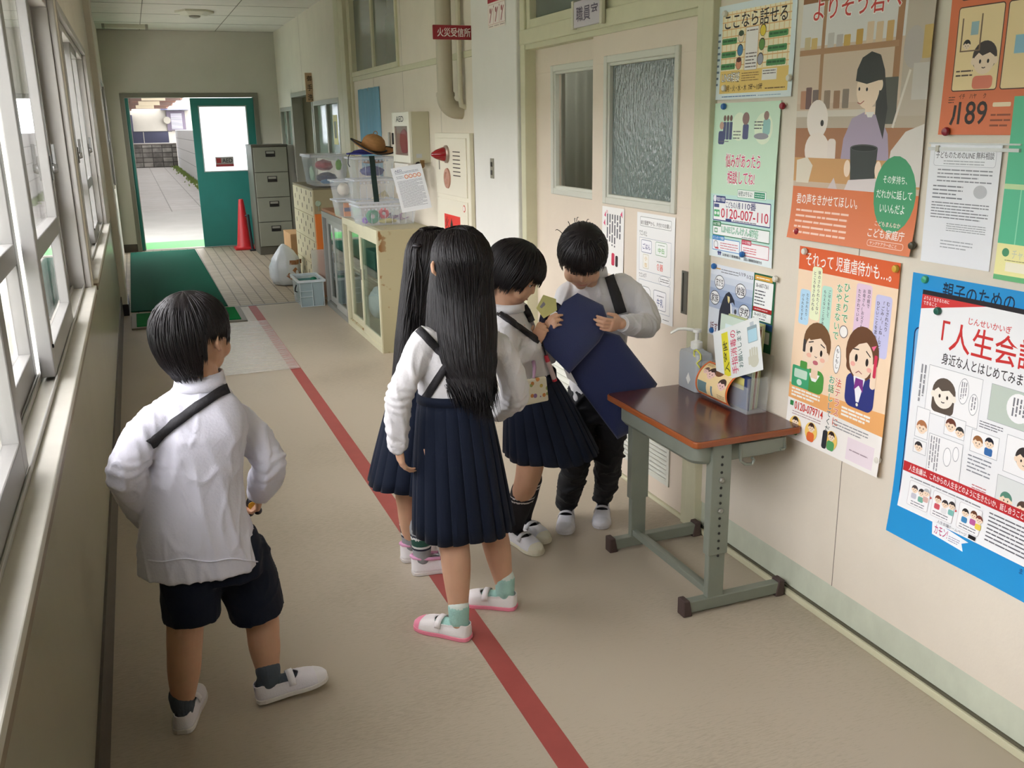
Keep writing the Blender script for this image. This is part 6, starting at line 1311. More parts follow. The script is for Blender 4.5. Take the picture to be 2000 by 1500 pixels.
def cline(a,b): return lambda z:lerp(a,b,(z-a.z)/(b.z-a.z))
def tint(o, fn):
    off=worg(o)
    for p in o.data.polygons: p.material_index=fn(p.center+off)
def skirt(parent, wc, hc, ax, wx0, wy0, wx1, wy1, n=26, m=navy, dep=.012, lean=0.):
    ax=Vector(ax).normalized(); ay=Vector((-ax.y,ax.x,0)); b=MB(); R=[]; lv=10
    prof=[(0.,0.),(.05,.72),(.30,1.0),(.62,.86),(.90,.34)]
    for i in range(lv+1):
        t=i/lv; c=lerp(Vector(wc),Vector(hc),t); wx=lerp(wx0,wx1,t**.8); wy=lerp(wy0,wy1,t**.8); d=dep*(.12+.88*t**.7); ring=[]
        for k in range(n):
            for ph,h in prof:
                a=2*PI*(k+ph)/n; wob=1+.02*math.sin(a*3+1.3)*t+.014*math.sin(a*7+2)*t; q=d*h
                ring.append(c+ax*(wx*wob+q)*math.cos(a)+ay*(wy*wob+q)*math.sin(a)+Vector((0,0,-.004*t*math.sin(a*5))))
        R.append(ring)
    b.loft(R,cap=False); o=obj('skirt',b,m,parent,smooth=25,solid=.0028)
    wb=MB(); wb.loft([ering(Vector(wc)+Vector((0,0,-.004)),ax,ay,wx0+.004,wy0+.004,48,2),ering(Vector(wc)+Vector((0,0,.024)),ax,ay,wx0+.002,wy0+.002,48,2)],cap=False)
    obj('waistband',wb,m,o,smooth=True,solid=.004)
    return o
def strap(name, parent, bv, pts, width, m, loop=True, lift=.0045, n=26, label=None):
    # a band laid on the garment along a line seen in the photograph, and round the far side of the body
    P=[]
    tot=[0]
    for a,b_ in zip(pts,pts[1:]): tot.append(tot[-1]+math.hypot(b_[0]-a[0],b_[1]-a[1]))
    def pos(s):
        for i in range(len(pts)-1):
            if s<=tot[i+1] or i==len(pts)-2:
                q=(s-tot[i])/(tot[i+1]-tot[i]); return (lerp(pts[i][0],pts[i+1][0],q),lerp(pts[i][1],pts[i+1][1],q)),(pts[i+1][0]-pts[i][0],pts[i+1][1]-pts[i][1])
    o=Vector((0,0,CH)); near=[]; far=[]
    for k in range(n+1):
        (x,y),(dx,dy)=pos(tot[-1]*k/n); l=math.hypot(dx,dy); nx,ny=-dy/l*width/2,dx/l*width/2
        row=[];rowf=[]
        for s in (-1,0,1):
            tgt=at(x+nx*s,y+ny*s,1,3.0); d=(tgt-o).normalized(); h=bv.ray_cast(o,d)
            if not h[0]: row=None; break
            row.append(h[0]+h[1]*lift*(1 if h[1].dot(d)<0 else -1))
            if loop:
                fo=h[0]+d*.9; g=bv.ray_cast(fo,-d)
                rowf.append(g[0]+g[1]*lift*(1 if g[1].dot(d)>0 else -1)) if g[0] else rowf.append(h[0])
        if row: near.append(row); far.append(rowf)
    if len(near)<2: return None
    rows=near+(far[::-1]+[near[0]] if loop else [])
    b=MB(); V=[p for r in rows for p in r]
    b.add(V,[(3*i+j,3*i+j+1,3*i+j+4,3*i+j+3) for i in range(len(rows)-1) for j in (0,1)])
    return obj(name,b,m,parent,smooth=True,solid=.003)
def shoe(parent, heel, toe, L=.195, lift=0., upc=(236,234,236), solec=(226,224,214), capc=None, strapc=None, sneaker=False, accent=None, wid=1.):
    heel=Vector(heel); d=Vector(toe)-heel; dz=d.z; yd=Vector((d.x,d.y,0)).normalized(); pit=math.asin(max(-.5,min(.5,lift)))
    f=(yd*math.cos(pit)+Vector((0,0,math.sin(pit)))); r=yd.cross(Vector((0,0,1))); u=r.cross(f)
    X=Matrix(((r.x,f.x,u.x,heel.x),(r.y,f.y,u.y,heel.y),(r.z,f.z,u.z,heel.z),(0,0,0,1)))
    W=[(0,.010),(.025,.020),(.08,.0265),(.25,.0285),(.45,.029),(.62,.0345),(.74,.0365),(.86,.033),(.94,.025),(.985,.013),(1.,.004)]
    Hs=[(0,.052),(.12,.056),(.3,.046),(.5,.044),(.62,.050),(.75,.045),(.86,.037),(.94,.031),(1,.020)]
    def ip(T,t):
        for a,b_ in zip(T,T[1:]):
            if t<=b_[0]: return lerp(a[1],b_[1],(t-a[0])/(b_[0]-a[0]))
        return T[-1][1]
    ts=[0,.025,.06,.1,.16,.24,.32,.4,.48,.54,.58,.62,.66,.72,.78,.84,.89,.93,.96,.98,1.]
    top0=.50 if sneaker else .60
    def ring(t,g=0.):
        w=ip(W,t)*wid+g; h=ip(Hs,t)+g+(.012 if sneaker and t<.55 else 0); o=1 if t<top0-.04 else (0 if t>top0+.03 else 1-(t-top0+.04)/.07); out=[]
        for k in range(9):
            a=k/8*PI/2; x=w*math.cos(a)**.55 if k<8 else 0; z=.008+(h-.008)*math.sin(a)**.8
            xo=max(w*.80,0); x=lerp(x,max(x,xo),o); out.append((x,z))
        return out
    b=MB(); V=[]; n=18
    for t in ts:
        R_=ring(t); V+=[(-x,t*L,z) for x,z in R_]+[(x,t*L,z) for x,z in R_[::-1]]
    F=[]
    for i in range(len(ts)-1):
        for j in range(n-1):
            if j==8 and ts[i]<top0+.02: continue
            F.append((i*n+j,i*n+j+1,(i+1)*n+j+1,(i+1)*n+j))
    F+=[(j,j+1,n-2-j,n-1-j) for j in range(8)]; F.append(tuple((len(ts)-1)*n+j for j in range(n)))
    b.add(V,F,X=X)
    sh=obj('shoe',b,M('shoe_%02x%02x%02x'%upc,upc,.6,bump=.1,bscale=250),parent,smooth=50,solid=.003)
    out=[(-ip(W,t)*wid-.003,t*L+(.003 if t>.9 else -.003 if t<.05 else 0)) for t in ts]+[(ip(W,t)*wid+.003,t*L+(.003 if t>.9 else -.003 if t<.05 else 0)) for t in ts[::-1]]
    sm=M('sole_%02x%02x%02x'%solec,solec,.5)
    sole=obj('sole',MB().prism(out,(0,.0145),2,X=X),sm,sh,bevel=.003)
    b=MB(); tc=[t for t in ts if t>=.84]; V=[]; 
    for t in tc:
        R_=ring(t,.0022); V+=[(-x,t*L+(.002 if t>.95 else 0),z) for x,z in R_]+[(x,t*L+(.002 if t>.95 else 0),z) for x,z in R_[::-1]]
    b.add(V,[(i*n+j,i*n+j+1,(i+1)*n+j+1,(i+1)*n+j) for i in range(len(tc)-1) for j in range(n-1)]+[tuple((len(tc)-1)*n+j for j in range(n))],X=X)
    if not sneaker: obj('toe_cap',b,M('sole_%02x%02x%02x'%(capc or solec),capc or solec,.5),sh,smooth=50)
    if strapc:
        P=[]; 
        for t in (.40,.50):
            w=ip(W,t)*wid+.0025
            for k in range(13):
                a=PI*k/12; P.append((-w*math.cos(a),t*L+.01,.032+.027*math.sin(a)**.8))
        obj('strap',MB().add(P,[(k,k+1,14+k,13+k) for k in range(12)],X=X),M('strap_%02x%02x%02x'%strapc,strapc,.7,bump=.2,bscale=300),sh,smooth=True,solid=.002)
    if accent:
        b=MB()
        b.tube([X@Vector(p) for p in [(-.024,.10,.058),(-.026,.06,.062),(-.024,.025,.066),(-.012,.004,.068),(0,-.002,.072),(.012,.004,.068),(.024,.025,.066),(.026,.06,.062),(.024,.10,.058)]],.0065,8)
        obj('collar',b,M('accent_%02x%02x%02x'%accent,accent,.6),sh,smooth=True)
        obj('strap',MB().add([(-.032,.098,.04),(-.02,.10,.064),(.02,.10,.064),(.033,.098,.036),(.033,.125,.034),(.02,.125,.058),(-.02,.125,.058),(-.032,.125,.038)],[(0,1,6,7),(1,2,5,6),(2,3,4,5)],X=X),MATS['shoe_%02x%02x%02x'%upc],sh,smooth=True,solid=.004)
    return sh,X
def sock(parent, X, L, ankle, top, r0, r1, mats, fn=None, mid=None):
    b=MB(); 
    b.tube([X@Vector((0,.018,.034)),X@Vector((0,.05,.036)),X@Vector((0,.09,.034)),X@Vector((0,.125,.024)),X@Vector((0,L*.76,.020))],[.019,.0225,.0225,.017,.010],14)
    b.sph(X@Vector((0,.022,.036)),.0205); b.sph(X@Vector((0,.028,.052)),.0225); limb(b,[X@Vector((0,.034,.038)),ankle]+([mid[0]] if mid else [])+[top],[.0245,r0-.002]+([mid[1]] if mid else [])+[r1],14)
    o=obj('sock',b,mats,parent); bake(o,.004,3)
    if fn: tint(o,fn)
    return o
def person(label, loc): return thing('person',label,'person',loc,None)
def fl_(px,py,z=0.): return at(px,py,2,z)
def torso(b, rows, ax):
    ax=Vector(ax).normalized(); ay=Vector((-ax.y,ax.x,0)); b.loft([ering(c,ax,ay,wx,wy,40) for c,wx,wy in rows]); return b
Z=Vector((0,0,1))
def foot(heel,toe,L,lift=0.):                        # heel, toe at the true length, ankle and heel joint over the shoe
    d=toe-heel; d.z=0; d.normalize(); t=heel+d*L; return heel,t,heel+d*.037+Z*(.066+.02*lift),heel+d*.034+Z*.038
# ---------------------------------------------------------------- boy in the foreground, seen from behind
A=person('boy in white shirt and navy shorts standing with his back turned, head to the right',(.06,2.40,0))
H=Head(J(378,660,2.38),(.66,.75,.05),(-.06,.0,1),1.0)
ax=(.975,-.22,0)
hl,hr=J(372,1075,2.38),J(468,1068,2.42); kl,kr=J(362,1222,2.37),J(508,1195,2.44); fL=foot(fl_(357,1434),fl_(387,1342),.20); fR=foot(fl_(503,1374)+Z*.006,fl_(640,1338),.20); al,ar=fL[2],fR[2]
sl,sr=J(302,826,2.365),J(462,818,2.445); el,er=J(247,925,2.335),J(526,908,2.435); wl,wr=J(284,1010,2.47),J(507,962,2.505)
b=MB(); H.add(b); limb(b,[H.P(0,-.012,-.05),J(392,735,2.375),J(392,775,2.385)],[.046,.044,.05],16)
torso(b,[(J(420,1085,2.40),.098,.075),(J(412,1020,2.40),.10,.075),(J(395,930,2.39),.10,.072),(J(384,850,2.39),.115,.078),(J(382,795,2.385),.12,.065),(J(388,765,2.38),.06,.05)],ax)
limb(b,[sl,el,wl],[.038,.030,.021]); limb(b,[sr,er,wr],[.038,.030,.021])
limb(b,[hl,kl,lerp(kl,al,.45)+Vector((.0,-.006,0)),al,fL[3]],[.066,.047,.044,.029,.016]); limb(b,[hr,kr,lerp(kr,ar,.45),ar,fR[3]],[.066,.047,.044,.029,.016])
hd=J(503,1003,2.53)-wr
hand(b,wr,hd,(-.9,.2,0),(0,1,.3),(.7,.8,.85,.9),.82); hand(b,wl,J(300,1050,2.50)-wl,(1,0,0),(0,1,0),(.5,.5,.5,.5),.82)
body=obj('body',b,skin,A); bake(body,.0034,3); bv=bvh_of(body); H.face(body,bv)
hair_shell(H,A,lambda az:(.030 if math.cos(az)>.55 else (-.004 if math.cos(az)>.30 else (.016 if math.cos(az)>-.40 else (-.035 if math.cos(az)>-.55 else -.078)))),locks=900,seed=2,tip=.016,r=(.085,.106,.094))
b=MB(); torso(b,[(J(391,1103,2.40),.157,.114),(J(391,1085,2.40),.154,.112),(J(380,1010,2.40),.133,.104),(J(377,950,2.40),.126,.098),(J(379,890,2.395),.122,.092),(J(380,840,2.39),.130,.09),(J(380,810,2.388),.124,.082),(J(382,785,2.384),.104,.070),(J(387,765,2.382),.074,.060),(J(391,748,2.38),.054,.052)],ax)
limb(b,[sl+Vector((.02,0,.0)),sl,lerp(sl,el,.55)+Vector((-.012,0,0)),el,lerp(el,wl,.6),wl],[.045,.044,.046,.046,.042,.034]); limb(b,[sr+Vector((-.02,0,0)),sr,lerp(sr,er,.55)+Vector((.008,0,.0)),er,lerp(er,wr,.6),wr],[.045,.044,.045,.046,.044,.036])
b.tube([er+Vector((.0,.0,.0)),er+Vector((.035,-.005,.012)),er+Vector((.045,-.005,.03))],[.03,.018,.006],10)
sh=garment('shirt',b,shirtm,A,.0052,6,.0065,(11,11,2.4),3,[(el,(wl-sl).normalized(),.0035),(er,(wr-sr).normalized(),.0045)]); bvA=bvh_of(sh)
b=MB(); cc=J(389,744,2.38); b.loft([ering(cc+Vector((0,0,-.016)),Vector(ax).normalized(),Vector((.22,.975,0)),.062,.060,36,2),ering(cc+Vector((.002,.004,.004)),Vector(ax).normalized(),Vector((.22,.975,0)),.058,.056,36,2),ering(cc+Vector((.004,.006,.022)),Vector(ax).normalized(),Vector((.22,.975,0)),.053,.052,36,2)],cap=False); obj('collar',b,shirtm,sh,smooth=True,solid=.005)
obj('cuff',MB().tube([lerp(er,wr,.86),lerp(er,wr,1.05)],[.033,.032],18),shirtm,sh,smooth=40); obj('cuff',MB().tube([lerp(el,wl,.86),lerp(el,wl,1.05)],[.033,.032],18),shirtm,sh,smooth=40)
P=[]; 
for k in range(25): 
    q=J(290+k*9.0,1094+3*math.sin(k*.6),2.0); d=(q-Vector((0,0,CH))).normalized(); h=bvA.ray_cast(Vector((0,0,CH)),d); 
    if h[0]: P.append(h[0]+h[1]*.0012)
obj('hem_seam',MB().tube(P,.0022,6),shirtm,sh,smooth=True)
b=MB(); torso(b,[(J(416,1040,2.40),.112,.085),(J(418,1080,2.40),.124,.094),(J(420,1120,2.40),.126,.094)],ax)
ol,orr=J(374,1206,2.375),J(502,1192,2.44)
b.tube([hl+Vector((.02,0,.0)),lerp(hl,ol,.5),ol],[.078,.079,.074],20); b.tube([hr+Vector((-.01,0,.0)),lerp(hr,orr,.5),orr+Vector((.0,.0,-.004))],[.080,.079,.075],20)
so_=garment('shorts',b,navy,A,.0055,5,.004,(8,8,6),1); tuck(body,[(bvA,J(393,1085,2.4).z,9,None),(bvh_of(so_),max(ol.z,orr.z)-.02,9,None)],[(H.c,.135),(wr+(er-wr)*-.0+hd.normalized()*.06,.085),(wl+Vector((0,.06,-.02)),.085)])
for (heel,toe,ank,hj),lift in ((fL,0),(fR,.10)):
    s_,X=shoe(A,heel,toe,.20,lift,(236,233,240),(228,224,220),(236,234,236),(240,238,242))
    sock(A,X,.20,ank,ank+Z*.03,.034,.035,M('sock_slate',(74,84,96),.9,bump=.3,bscale=160,stretch=(1,1,.2)))
obj('scrape',MB().sph(J(374,1240,2.331),(.009,.0035,.005)),M('graze_red',(178,104,88),.6),A)
st=strap('shoulder_strap',None,bvA,[(292,868),(340,828),(385,795),(425,768),(466,750)],19,strapm,False); tag(st,'black bag strap slung across the back of the boy in shorts','strap')
t=thing('toy','small black toy with yellow disc and pale block held by the boy in shorts','toy',tuple(J(496,985,2.545)))
p=J(494,984,2.555); obj('toy_body',MB().sph(p,(.020,.018,.024)).sph(p+Vector((.012,.004,-.024)),(.012,.012,.012)).sph(p+Vector((-.010,.004,-.026)),(.012,.012,.012)),M('toy_black',(26,24,30),.35),t,smooth=True)
obj('disc',MB().lathe([(.011,0),(.011,.003)],X=Matrix.Translation(p+Vector((-.004,-.018,.002)))@Matrix.Rotation(PI/2,4,'X'),n=18),M('toy_yellow',(206,168,50),.4),t); obj('block',MB().box(p.x-.010,p.x+.010,p.y-.004,p.y+.010,p.z+.022,p.z+.055),M('toy_pale',(206,220,214),.4),t,bevel=.003)
# ---------------------------------------------------------------- girl with long loose hair, seen from behind
B=person('girl with long loose black hair and pleated navy skirt, back turned, pink edged shoes',(.85,2.58,0))
H=Head(J(901,522,2.64),(-.08,.97,-.16),(.02,.16,1),1.03)
ax=(.985,-.17,0)
hl,hr=J(862,850,2.58),J(925,845,2.62); kl,kr=J(880,1010,2.56),J(952,990,2.67); fL=foot(fl_(918,1249),fl_(812,1222),.198); fR=foot(fl_(1008,1188),fl_(905,1176),.198); al,ar=fL[2],fR[2]
sl,sr=J(826,668,2.605),J(976,678,2.625); el,er=J(783,765,2.565),J(1004,772,2.66); wl,wr=J(778,872,2.585),J(972,806,2.78)
b=MB(); H.add(b,(1.5,1.)); limb(b,[H.P(0,-.012,-.05),J(902,600,2.63),J(902,640,2.625)],[.046,.042,.048],16)
torso(b,[(J(892,870,2.60),.095,.075),(J(888,780,2.605),.085,.066),(J(892,720,2.61),.095,.068),(J(897,665,2.615),.115,.068),(J(902,628,2.62),.07,.052)],ax)
limb(b,[sl,el,wl],[.036,.028,.020]); limb(b,[sr,er,wr],[.036,.028,.020])
limb(b,[hl,kl,lerp(kl,al,.42)+Vector((.004,-.004,0)),al,fL[3]],[.066,.050,.046,.028,.016]); limb(b,[hr,kr,lerp(kr,ar,.42)+Vector((.002,-.004,0)),ar,fR[3]],[.066,.050,.046,.028,.016])
hand(b,wl,J(787,925,2.595)-wl,(1,.15,0),(.1,1,0),(.3,.4,.45,.5),.86); hand(b,wr,(-.4,.8,-.1),(0,0,-1),(-.6,0,0),(.5,.5,.5,.5),.86)
body=obj('body',b,skin,B); bake(body,.0034,3); bv=bvh_of(body); H.face(body,bv)
b=MB(); torso(b,[(J(888,800,2.605),.098,.078),(J(886,770,2.605),.104,.082),(J(890,725,2.608),.112,.083),(J(895,690,2.612),.119,.080),(J(898,664,2.616),.110,.072),(J(901,640,2.62),.084,.060),(J(903,618,2.624),.054,.050)],ax)
limb(b,[sl+Vector((.02,0,0)),sl,lerp(sl,el,.5),el,lerp(el,wl,.55)+Vector((-.004,0,0)),lerp(el,wl,.97)],[.040,.040,.042,.041,.037,.031]); limb(b,[sr+Vector((-.02,0,0)),sr,lerp(sr,er,.5)+Vector((.01,0,0)),er,lerp(er,wr,.6),lerp(er,wr,.95)],[.040,.042,.046,.046,.042,.034])
sh=garment('shirt',b,shirt2,B,.0052,6,.0062,(11,11,3),8,[(el,(wl-sl).normalized(),.004),(er,(wr-sr).normalized(),.004),(lerp(el,wl,.7),(wl-sl).normalized(),.003)]); bvB=bvh_of(sh)
b=MB(); cc=J(903,608,2.626); b.loft([ering(cc+Vector((0,0,-.012)),Vector(ax).normalized(),Vector((.17,.985,0)),.060,.056,36,2),ering(cc+Vector((0,0,.018)),Vector(ax).normalized(),Vector((.17,.985,0)),.052,.050,36,2)],cap=False); obj('collar',b,shirt2,sh,smooth=True,solid=.005)
obj('cuff',MB().tube([lerp(el,wl,.86),lerp(el,wl,1.0)],[.031,.029],18),shirt2,sh,smooth=40)
s_=skirt(B,J(884,778,2.605),J(904,1030,2.60),ax,.104,.083,.152,.128,20)
lc=cline(J(884,778,2.605),J(904,1030,2.60))
tuck(body,[(bvB,J(888,790,2.6).z,9,None),(bvh_of(s_),J(904,1025,2.6).z,J(884,775,2.6).z,lc)],[(H.c,.135),(wl+(J(787,925,2.595)-wl).normalized()*.06,.085),(wr+Vector((-.03,.06,0)),.09)],[lerp(a_,b_,t_/6) for a_,b_ in ((el,wl),(er,wr)) for t_ in range(9)])
def susp(parent,bv,pts,w=15): return strap('suspender',parent,bv,pts,w,strapm,False)
susp(B,bvB,[(803,628),(852,680),(900,728),(934,764)]); susp(B,bvB,[(826,788),(868,720),(915,676),(962,640)])
w=.084; bk=Vector((-.04,-.05,0))
rows=cap_rows(H,0,0,(.084,.102),(150,118))
rows+=[(J(900,545,2.655),.087,.098,112),(J(899,590,2.655),.098,.112,100),(J(897,640,2.65),.106,.132,88),(J(895,680,2.64),.106,.140,78),(J(896,702,2.638),.106,.146,72),(J(897,716,2.634),.100,.149,66)]
long_hair(H,B,rows,locks=1300,seed=5,tip=.105)
for heel,toe,ank,hj in (fL,fR):
    s2,X=shoe(B,heel,toe,.198,0,(240,234,232),(244,140,164),(248,150,176),(244,238,238))
    sock(B,X,.198,ank,ank+Z*.042,.034,.034,[M('sock_mint',(164,206,196),.9,bump=.3,bscale=160),M('sock_pale',(214,224,216),.9)],lambda p,z=ank.z+.046:1 if p.z>z else 0)
# ---------------------------------------------------------------- girl half hidden behind her
Cc=person('girl with tied back hair and striped grey socks behind the long haired girl',(.83,3.0,0))
H=Head(J(846,512,3.03),(.72,.68,-.12),(.05,.1,1),1.0)
ax=(.70,-.71,0)
hl,hr=J(810,830,3.06),J(850,835,3.02); fL=foot(fl_(785,1096),fl_(838,1085),.19); fR=foot(fl_(806,1121),fl_(880,1110),.19); al,ar=fL[2],fR[2]; kl,kr=J(796,950,3.07),J(832,955,3.0)
sl,sr=J(803,622,3.09),J(862,640,2.97); el,er=J(812,730,3.1),J(838,735,2.93)
wl,wr=J(850,790,3.15),J(880,780,3.0)
b=MB(); H.add(b); limb(b,[H.P(0,-.012,-.05),J(838,585,3.02),J(836,615,3.02)],[.044,.040,.046],16)
torso(b,[(J(832,830,3.04),.09,.07),(J(826,750,3.03),.082,.064),(J(830,690,3.03),.09,.066),(J(833,640,3.03),.105,.066),(J(836,605,3.02),.06,.05)],ax)
limb(b,[sl,el,wl],[.034,.027,.02]); limb(b,[sr,er,wr],[.034,.027,.02])
limb(b,[hl,kl,lerp(kl,al,.42),al,fL[3]],[.06,.044,.041,.028,.016]); limb(b,[hr,kr,lerp(kr,ar,.42),ar,fR[3]],[.06,.044,.041,.028,.016])
hand(b,wl,(.6,.6,-.2),(0,0,-1),(.5,-.5,0),s=.84); hand(b,wr,(.6,.6,-.2),(0,0,-1),(-.5,.5,0),s=.84)
body=obj('body',b,skin,Cc); bake(body,.0036,3); H.face(body,bvh_of(body))
b=MB(); torso(b,[(J(828,765,3.03),.092,.076),(J(826,745,3.03),.098,.080),(J(828,690,3.03),.104,.078),(J(832,645,3.03),.108,.070),(J(836,610,3.02),.066,.054),(J(838,596,3.02),.048,.046)],ax)
limb(b,[sl,lerp(sl,el,.5)+Vector((-.006,0,0)),el,lerp(el,wl,.9)],[.045,.046,.043,.032]); limb(b,[sr,lerp(sr,er,.5),er,lerp(er,wr,.9)],[.045,.044,.042,.032])
sh=garment('shirt',b,shirt2,Cc,.0055,6,.006,(11,11,3),14,[(el,(wl-sl).normalized(),.004)]); bvC=bvh_of(sh)
b=MB(); cc=J(838,592,3.022); b.loft([ering(cc+Vector((0,0,-.010)),Vector((.7,-.7,0)),Vector((.7,.7,0)),.056,.054,32,2),ering(cc+Vector((0,0,.018)),Vector((.7,-.7,0)),Vector((.7,.7,0)),.049,.048,32,2)],cap=False); obj('collar',b,shirt2,sh,smooth=True,solid=.005)
s_=skirt(Cc,J(824,752,3.03),J(814,936,3.03),ax,.098,.080,.165,.150,20)
lc=cline(J(824,752,3.03),J(814,936,3.03))
tuck(body,[(bvC,J(828,765,3.03).z,9,None),(bvh_of(s_),J(814,932,3.03).z,J(824,748,3.03).z,lc)],[(H.c,.135),(wl+Vector((.04,.04,0)),.09),(wr+Vector((.04,.04,0)),.09)],[lerp(a_,b_,t_/6) for a_,b_ in ((el,wl),(er,wr)) for t_ in range(9)])
susp(Cc,bvC,[(786,604),(800,594),(822,592)],12); susp(Cc,bvC,[(822,592),(826,610),(824,640)],12)
rows=cap_rows(H,0,0,(.082,.1),(150,120)); rows+=[(J(838,540,3.03),.082,.100,112),(J(828,590,3.03),.072,.100,100),(J(818,650,3.02),.062,.105,92),(J(808,710,3.01),.046,.105,88),(J(800,745,3.01),.034,.104,84)]
long_hair(H,Cc,rows,locks=700,seed=9,tip=.05)
obj('hair_tie',MB().lathe([(.012,-.006),(.016,0),(.012,.006)],X=Matrix.Translation(H.P(0,-.105,.055)),n=16),M('hair_tie_dark',(40,36,40),.5),Cc,smooth=True)
b=MB(); long_=[]; rnd=random.Random(3)
for k in range(46):
    p0=H.P(rnd.uniform(-.008,.008),-.104,.055+rnd.uniform(-.006,.006)); e=J(800+rnd.uniform(-14,22),640+rnd.uniform(-30,60),2.93+rnd.uniform(-.02,.02)); mdl=lerp(p0,e,.5)+Vector((rnd.uniform(-.012,.012),-.012,.01))
    b.tube(spl([p0,lerp(p0,mdl,.5)+Vector((0,-.006,.004)),mdl,e],4),[.003]*11+[.002,.0006],5)
obj('ponytail',b,hairm,Cc,smooth=True)
gs=[M('sock_grey',(150,152,154),.9,bump=.3,bscale=140),M('sock_navy_band',(40,44,60),.9),M('sock_green_band',(34,78,66),.9),M('sock_light_band',(210,212,210),.9)]
for heel,toe,ank,hj in (fL,fR):
    s2,X=shoe(Cc,heel,toe,.19,0,(238,234,236),(214,208,204),None,None,sneaker=True,accent=(222,160,196))
    z=ank.z
    def band(p,z=z):
        q=p.z-z
        return 1 if .082<q<.090 else 3 if .074<q<.082 else 2 if .048<q<.074 else 3 if .040<q<.048 else 1 if .032<q<.040 else 0
    sock(Cc,X,.19,ank,ank+Z*.115,.034,.041,gs,band)
# ---------------------------------------------------------------- girl with the patterned pouch, seen from her right
D=person('girl with bowed head, black knee socks and patterned pouch, beside the boy with the bag',(1.2,2.97,0))
H=Head(J(1004,535,2.965),(.74,-.36,-.52),(.42,-.14,.86),1.0)
ax=(-.25,-.97,0)                     # her left to right line runs towards the camera
fw=Vector((.97,-.25,0))
hl,hr=J(1062,800,3.03),J(1046,810,2.92); kl,kr=J(1040,905,3.0),J(1030,930,2.93); fL=foot(fl_(1013,1030),fl_(1070,1062),.19); fR=foot(fl_(996,1052),fl_(1050,1082),.19); al,ar=fL[2],fR[2]
sl,sr=J(1012,612,3.04),J(984,640,2.88); el,er=J(1040,700,3.07),J(984,706,2.87); wl,wr=J(1060,655,3.0),J(1046,672,2.88)
b=MB(); H.add(b); limb(b,[H.P(0,-.02,-.045),J(990,612,2.965),J(992,640,2.965)],[.044,.042,.048],16)
torso(b,[(J(1050,800,2.97),.088,.075),(J(1038,735,2.965),.080,.066),(J(1018,690,2.96),.088,.068),(J(1000,645,2.96),.104,.064),(J(992,615,2.96),.058,.05)],ax)
limb(b,[sl,el,wl],[.034,.027,.02]); limb(b,[sr,er,wr],[.034,.027,.02])
limb(b,[hl,kl,lerp(kl,al,.42)+Vector((-.004,0,0)),al,fL[3]],[.06,.044,.041,.028,.016]); limb(b,[hr,kr,lerp(kr,ar,.42)+Vector((-.004,0,0)),ar,fR[3]],[.06,.044,.041,.028,.016])
hand(b,wl,J(1064,612,2.96)-wl,(0,-1,.2),(1,0,.3),(.7,.8,.8,.9),.84); hand(b,wr,J(1058,640,2.89)-wr,(.6,.6,.2),(0,.4,.9),(.6,.7,.8,.9),.84)
body=obj('body',b,skin,D); bake(body,.0034,3); H.face(body,bvh_of(body))
hair_shell(H,D,lambda az:(.030 if math.cos(az)>.62 else (-.020 if math.cos(az)>.25 else (-.05 if math.cos(az)>-.35 else -.085))),locks=800,seed=12,tip=.02,r=(.086,.104,.096))
b=MB(); torso(b,[(J(1040,745,2.965),.094,.076),(J(1036,728,2.965),.098,.080),(J(1018,688,2.962),.102,.082),(J(1002,648,2.96),.110,.072),(J(994,620,2.96),.064,.054),(J(991,606,2.96),.048,.046)],ax)
limb(b,[sl,lerp(sl,el,.5),el,lerp(el,wl,.85)],[.045,.045,.042,.032]); limb(b,[sr,lerp(sr,er,.5),er,lerp(er,wr,.5),lerp(er,wr,.9)],[.046,.047,.045,.038,.032])
sh=garment('shirt',b,shirt2,D,.0052,6,.006,(11,11,4),21,[(er,(wr-sr).normalized(),.004)]); bvD=bvh_of(sh)
b=MB(); cc=J(992,600,2.962); fa=Vector((.55,-.14,-.3)); b.loft([ering(cc+Vector((0,0,-.012)),Vector(ax).normalized(),fw,.058,.056,32,2),ering(cc+Vector((.004,0,.016)),Vector(ax).normalized(),fw,.052,.050,32,2)],cap=False); obj('collar',b,shirt2,sh,smooth=True,solid=.005)
s_=skirt(D,J(1039,735,2.965),J(1078,884,2.97),ax,.097,.082,.150,.165,20)
lc=cline(J(1039,735,2.965),J(1078,884,2.97))
tuck(body,[(bvD,J(1040,742,2.965).z,9,None),(bvh_of(s_),J(1078,880,2.97).z,J(1039,732,2.965).z,lc)],[(H.c,.135),(wl,.085),(wr+Vector((.03,0,.03)),.075)],[lerp(a_,b_,t_/6) for a_,b_ in ((el,wl),(er,wr)) for t_ in range(9)])
susp(D,bvD,[(966,606),(1000,630),(1030,652),(1052,668)],10); susp(D,bvD,[(1022,598),(1032,616),(1040,636)],11)
bs=[M('sock_black',(28,28,36),.9,bump=.2,bscale=150),M('sock_stripe',(216,214,216),.9)]
for heel,toe,ank,hj in (fL,fR):
    s2,X=shoe(D,heel,toe,.19,0,(234,234,238),(232,228,206),(232,228,206),(222,222,226))
    top=lerp(ank,(kl if ank is al else kr),.74)
    z=top.z
    sock(D,X,.19,ank,top,.034,.047,bs,lambda p,z=z:1 if (-.030<p.z-z<-.023 or -.046<p.z-z<-.039) else 0,mid=(lerp(ank,top,.62)+Vector((-.004,0,0)),.0455))
t=thing('pouch','small white floral pouch clipped to the skirt of the girl with bowed head','pouch',tuple(J(1040,765,2.86)))
pq=[J(1008,745,2.815),J(1065,734,2.835),J(1070,782,2.83),J(1014,794,2.81)]
n_=(pq[1]-pq[0]).cross(pq[3]-pq[0]).normalized(); n_= n_ if n_.y<0 else -n_
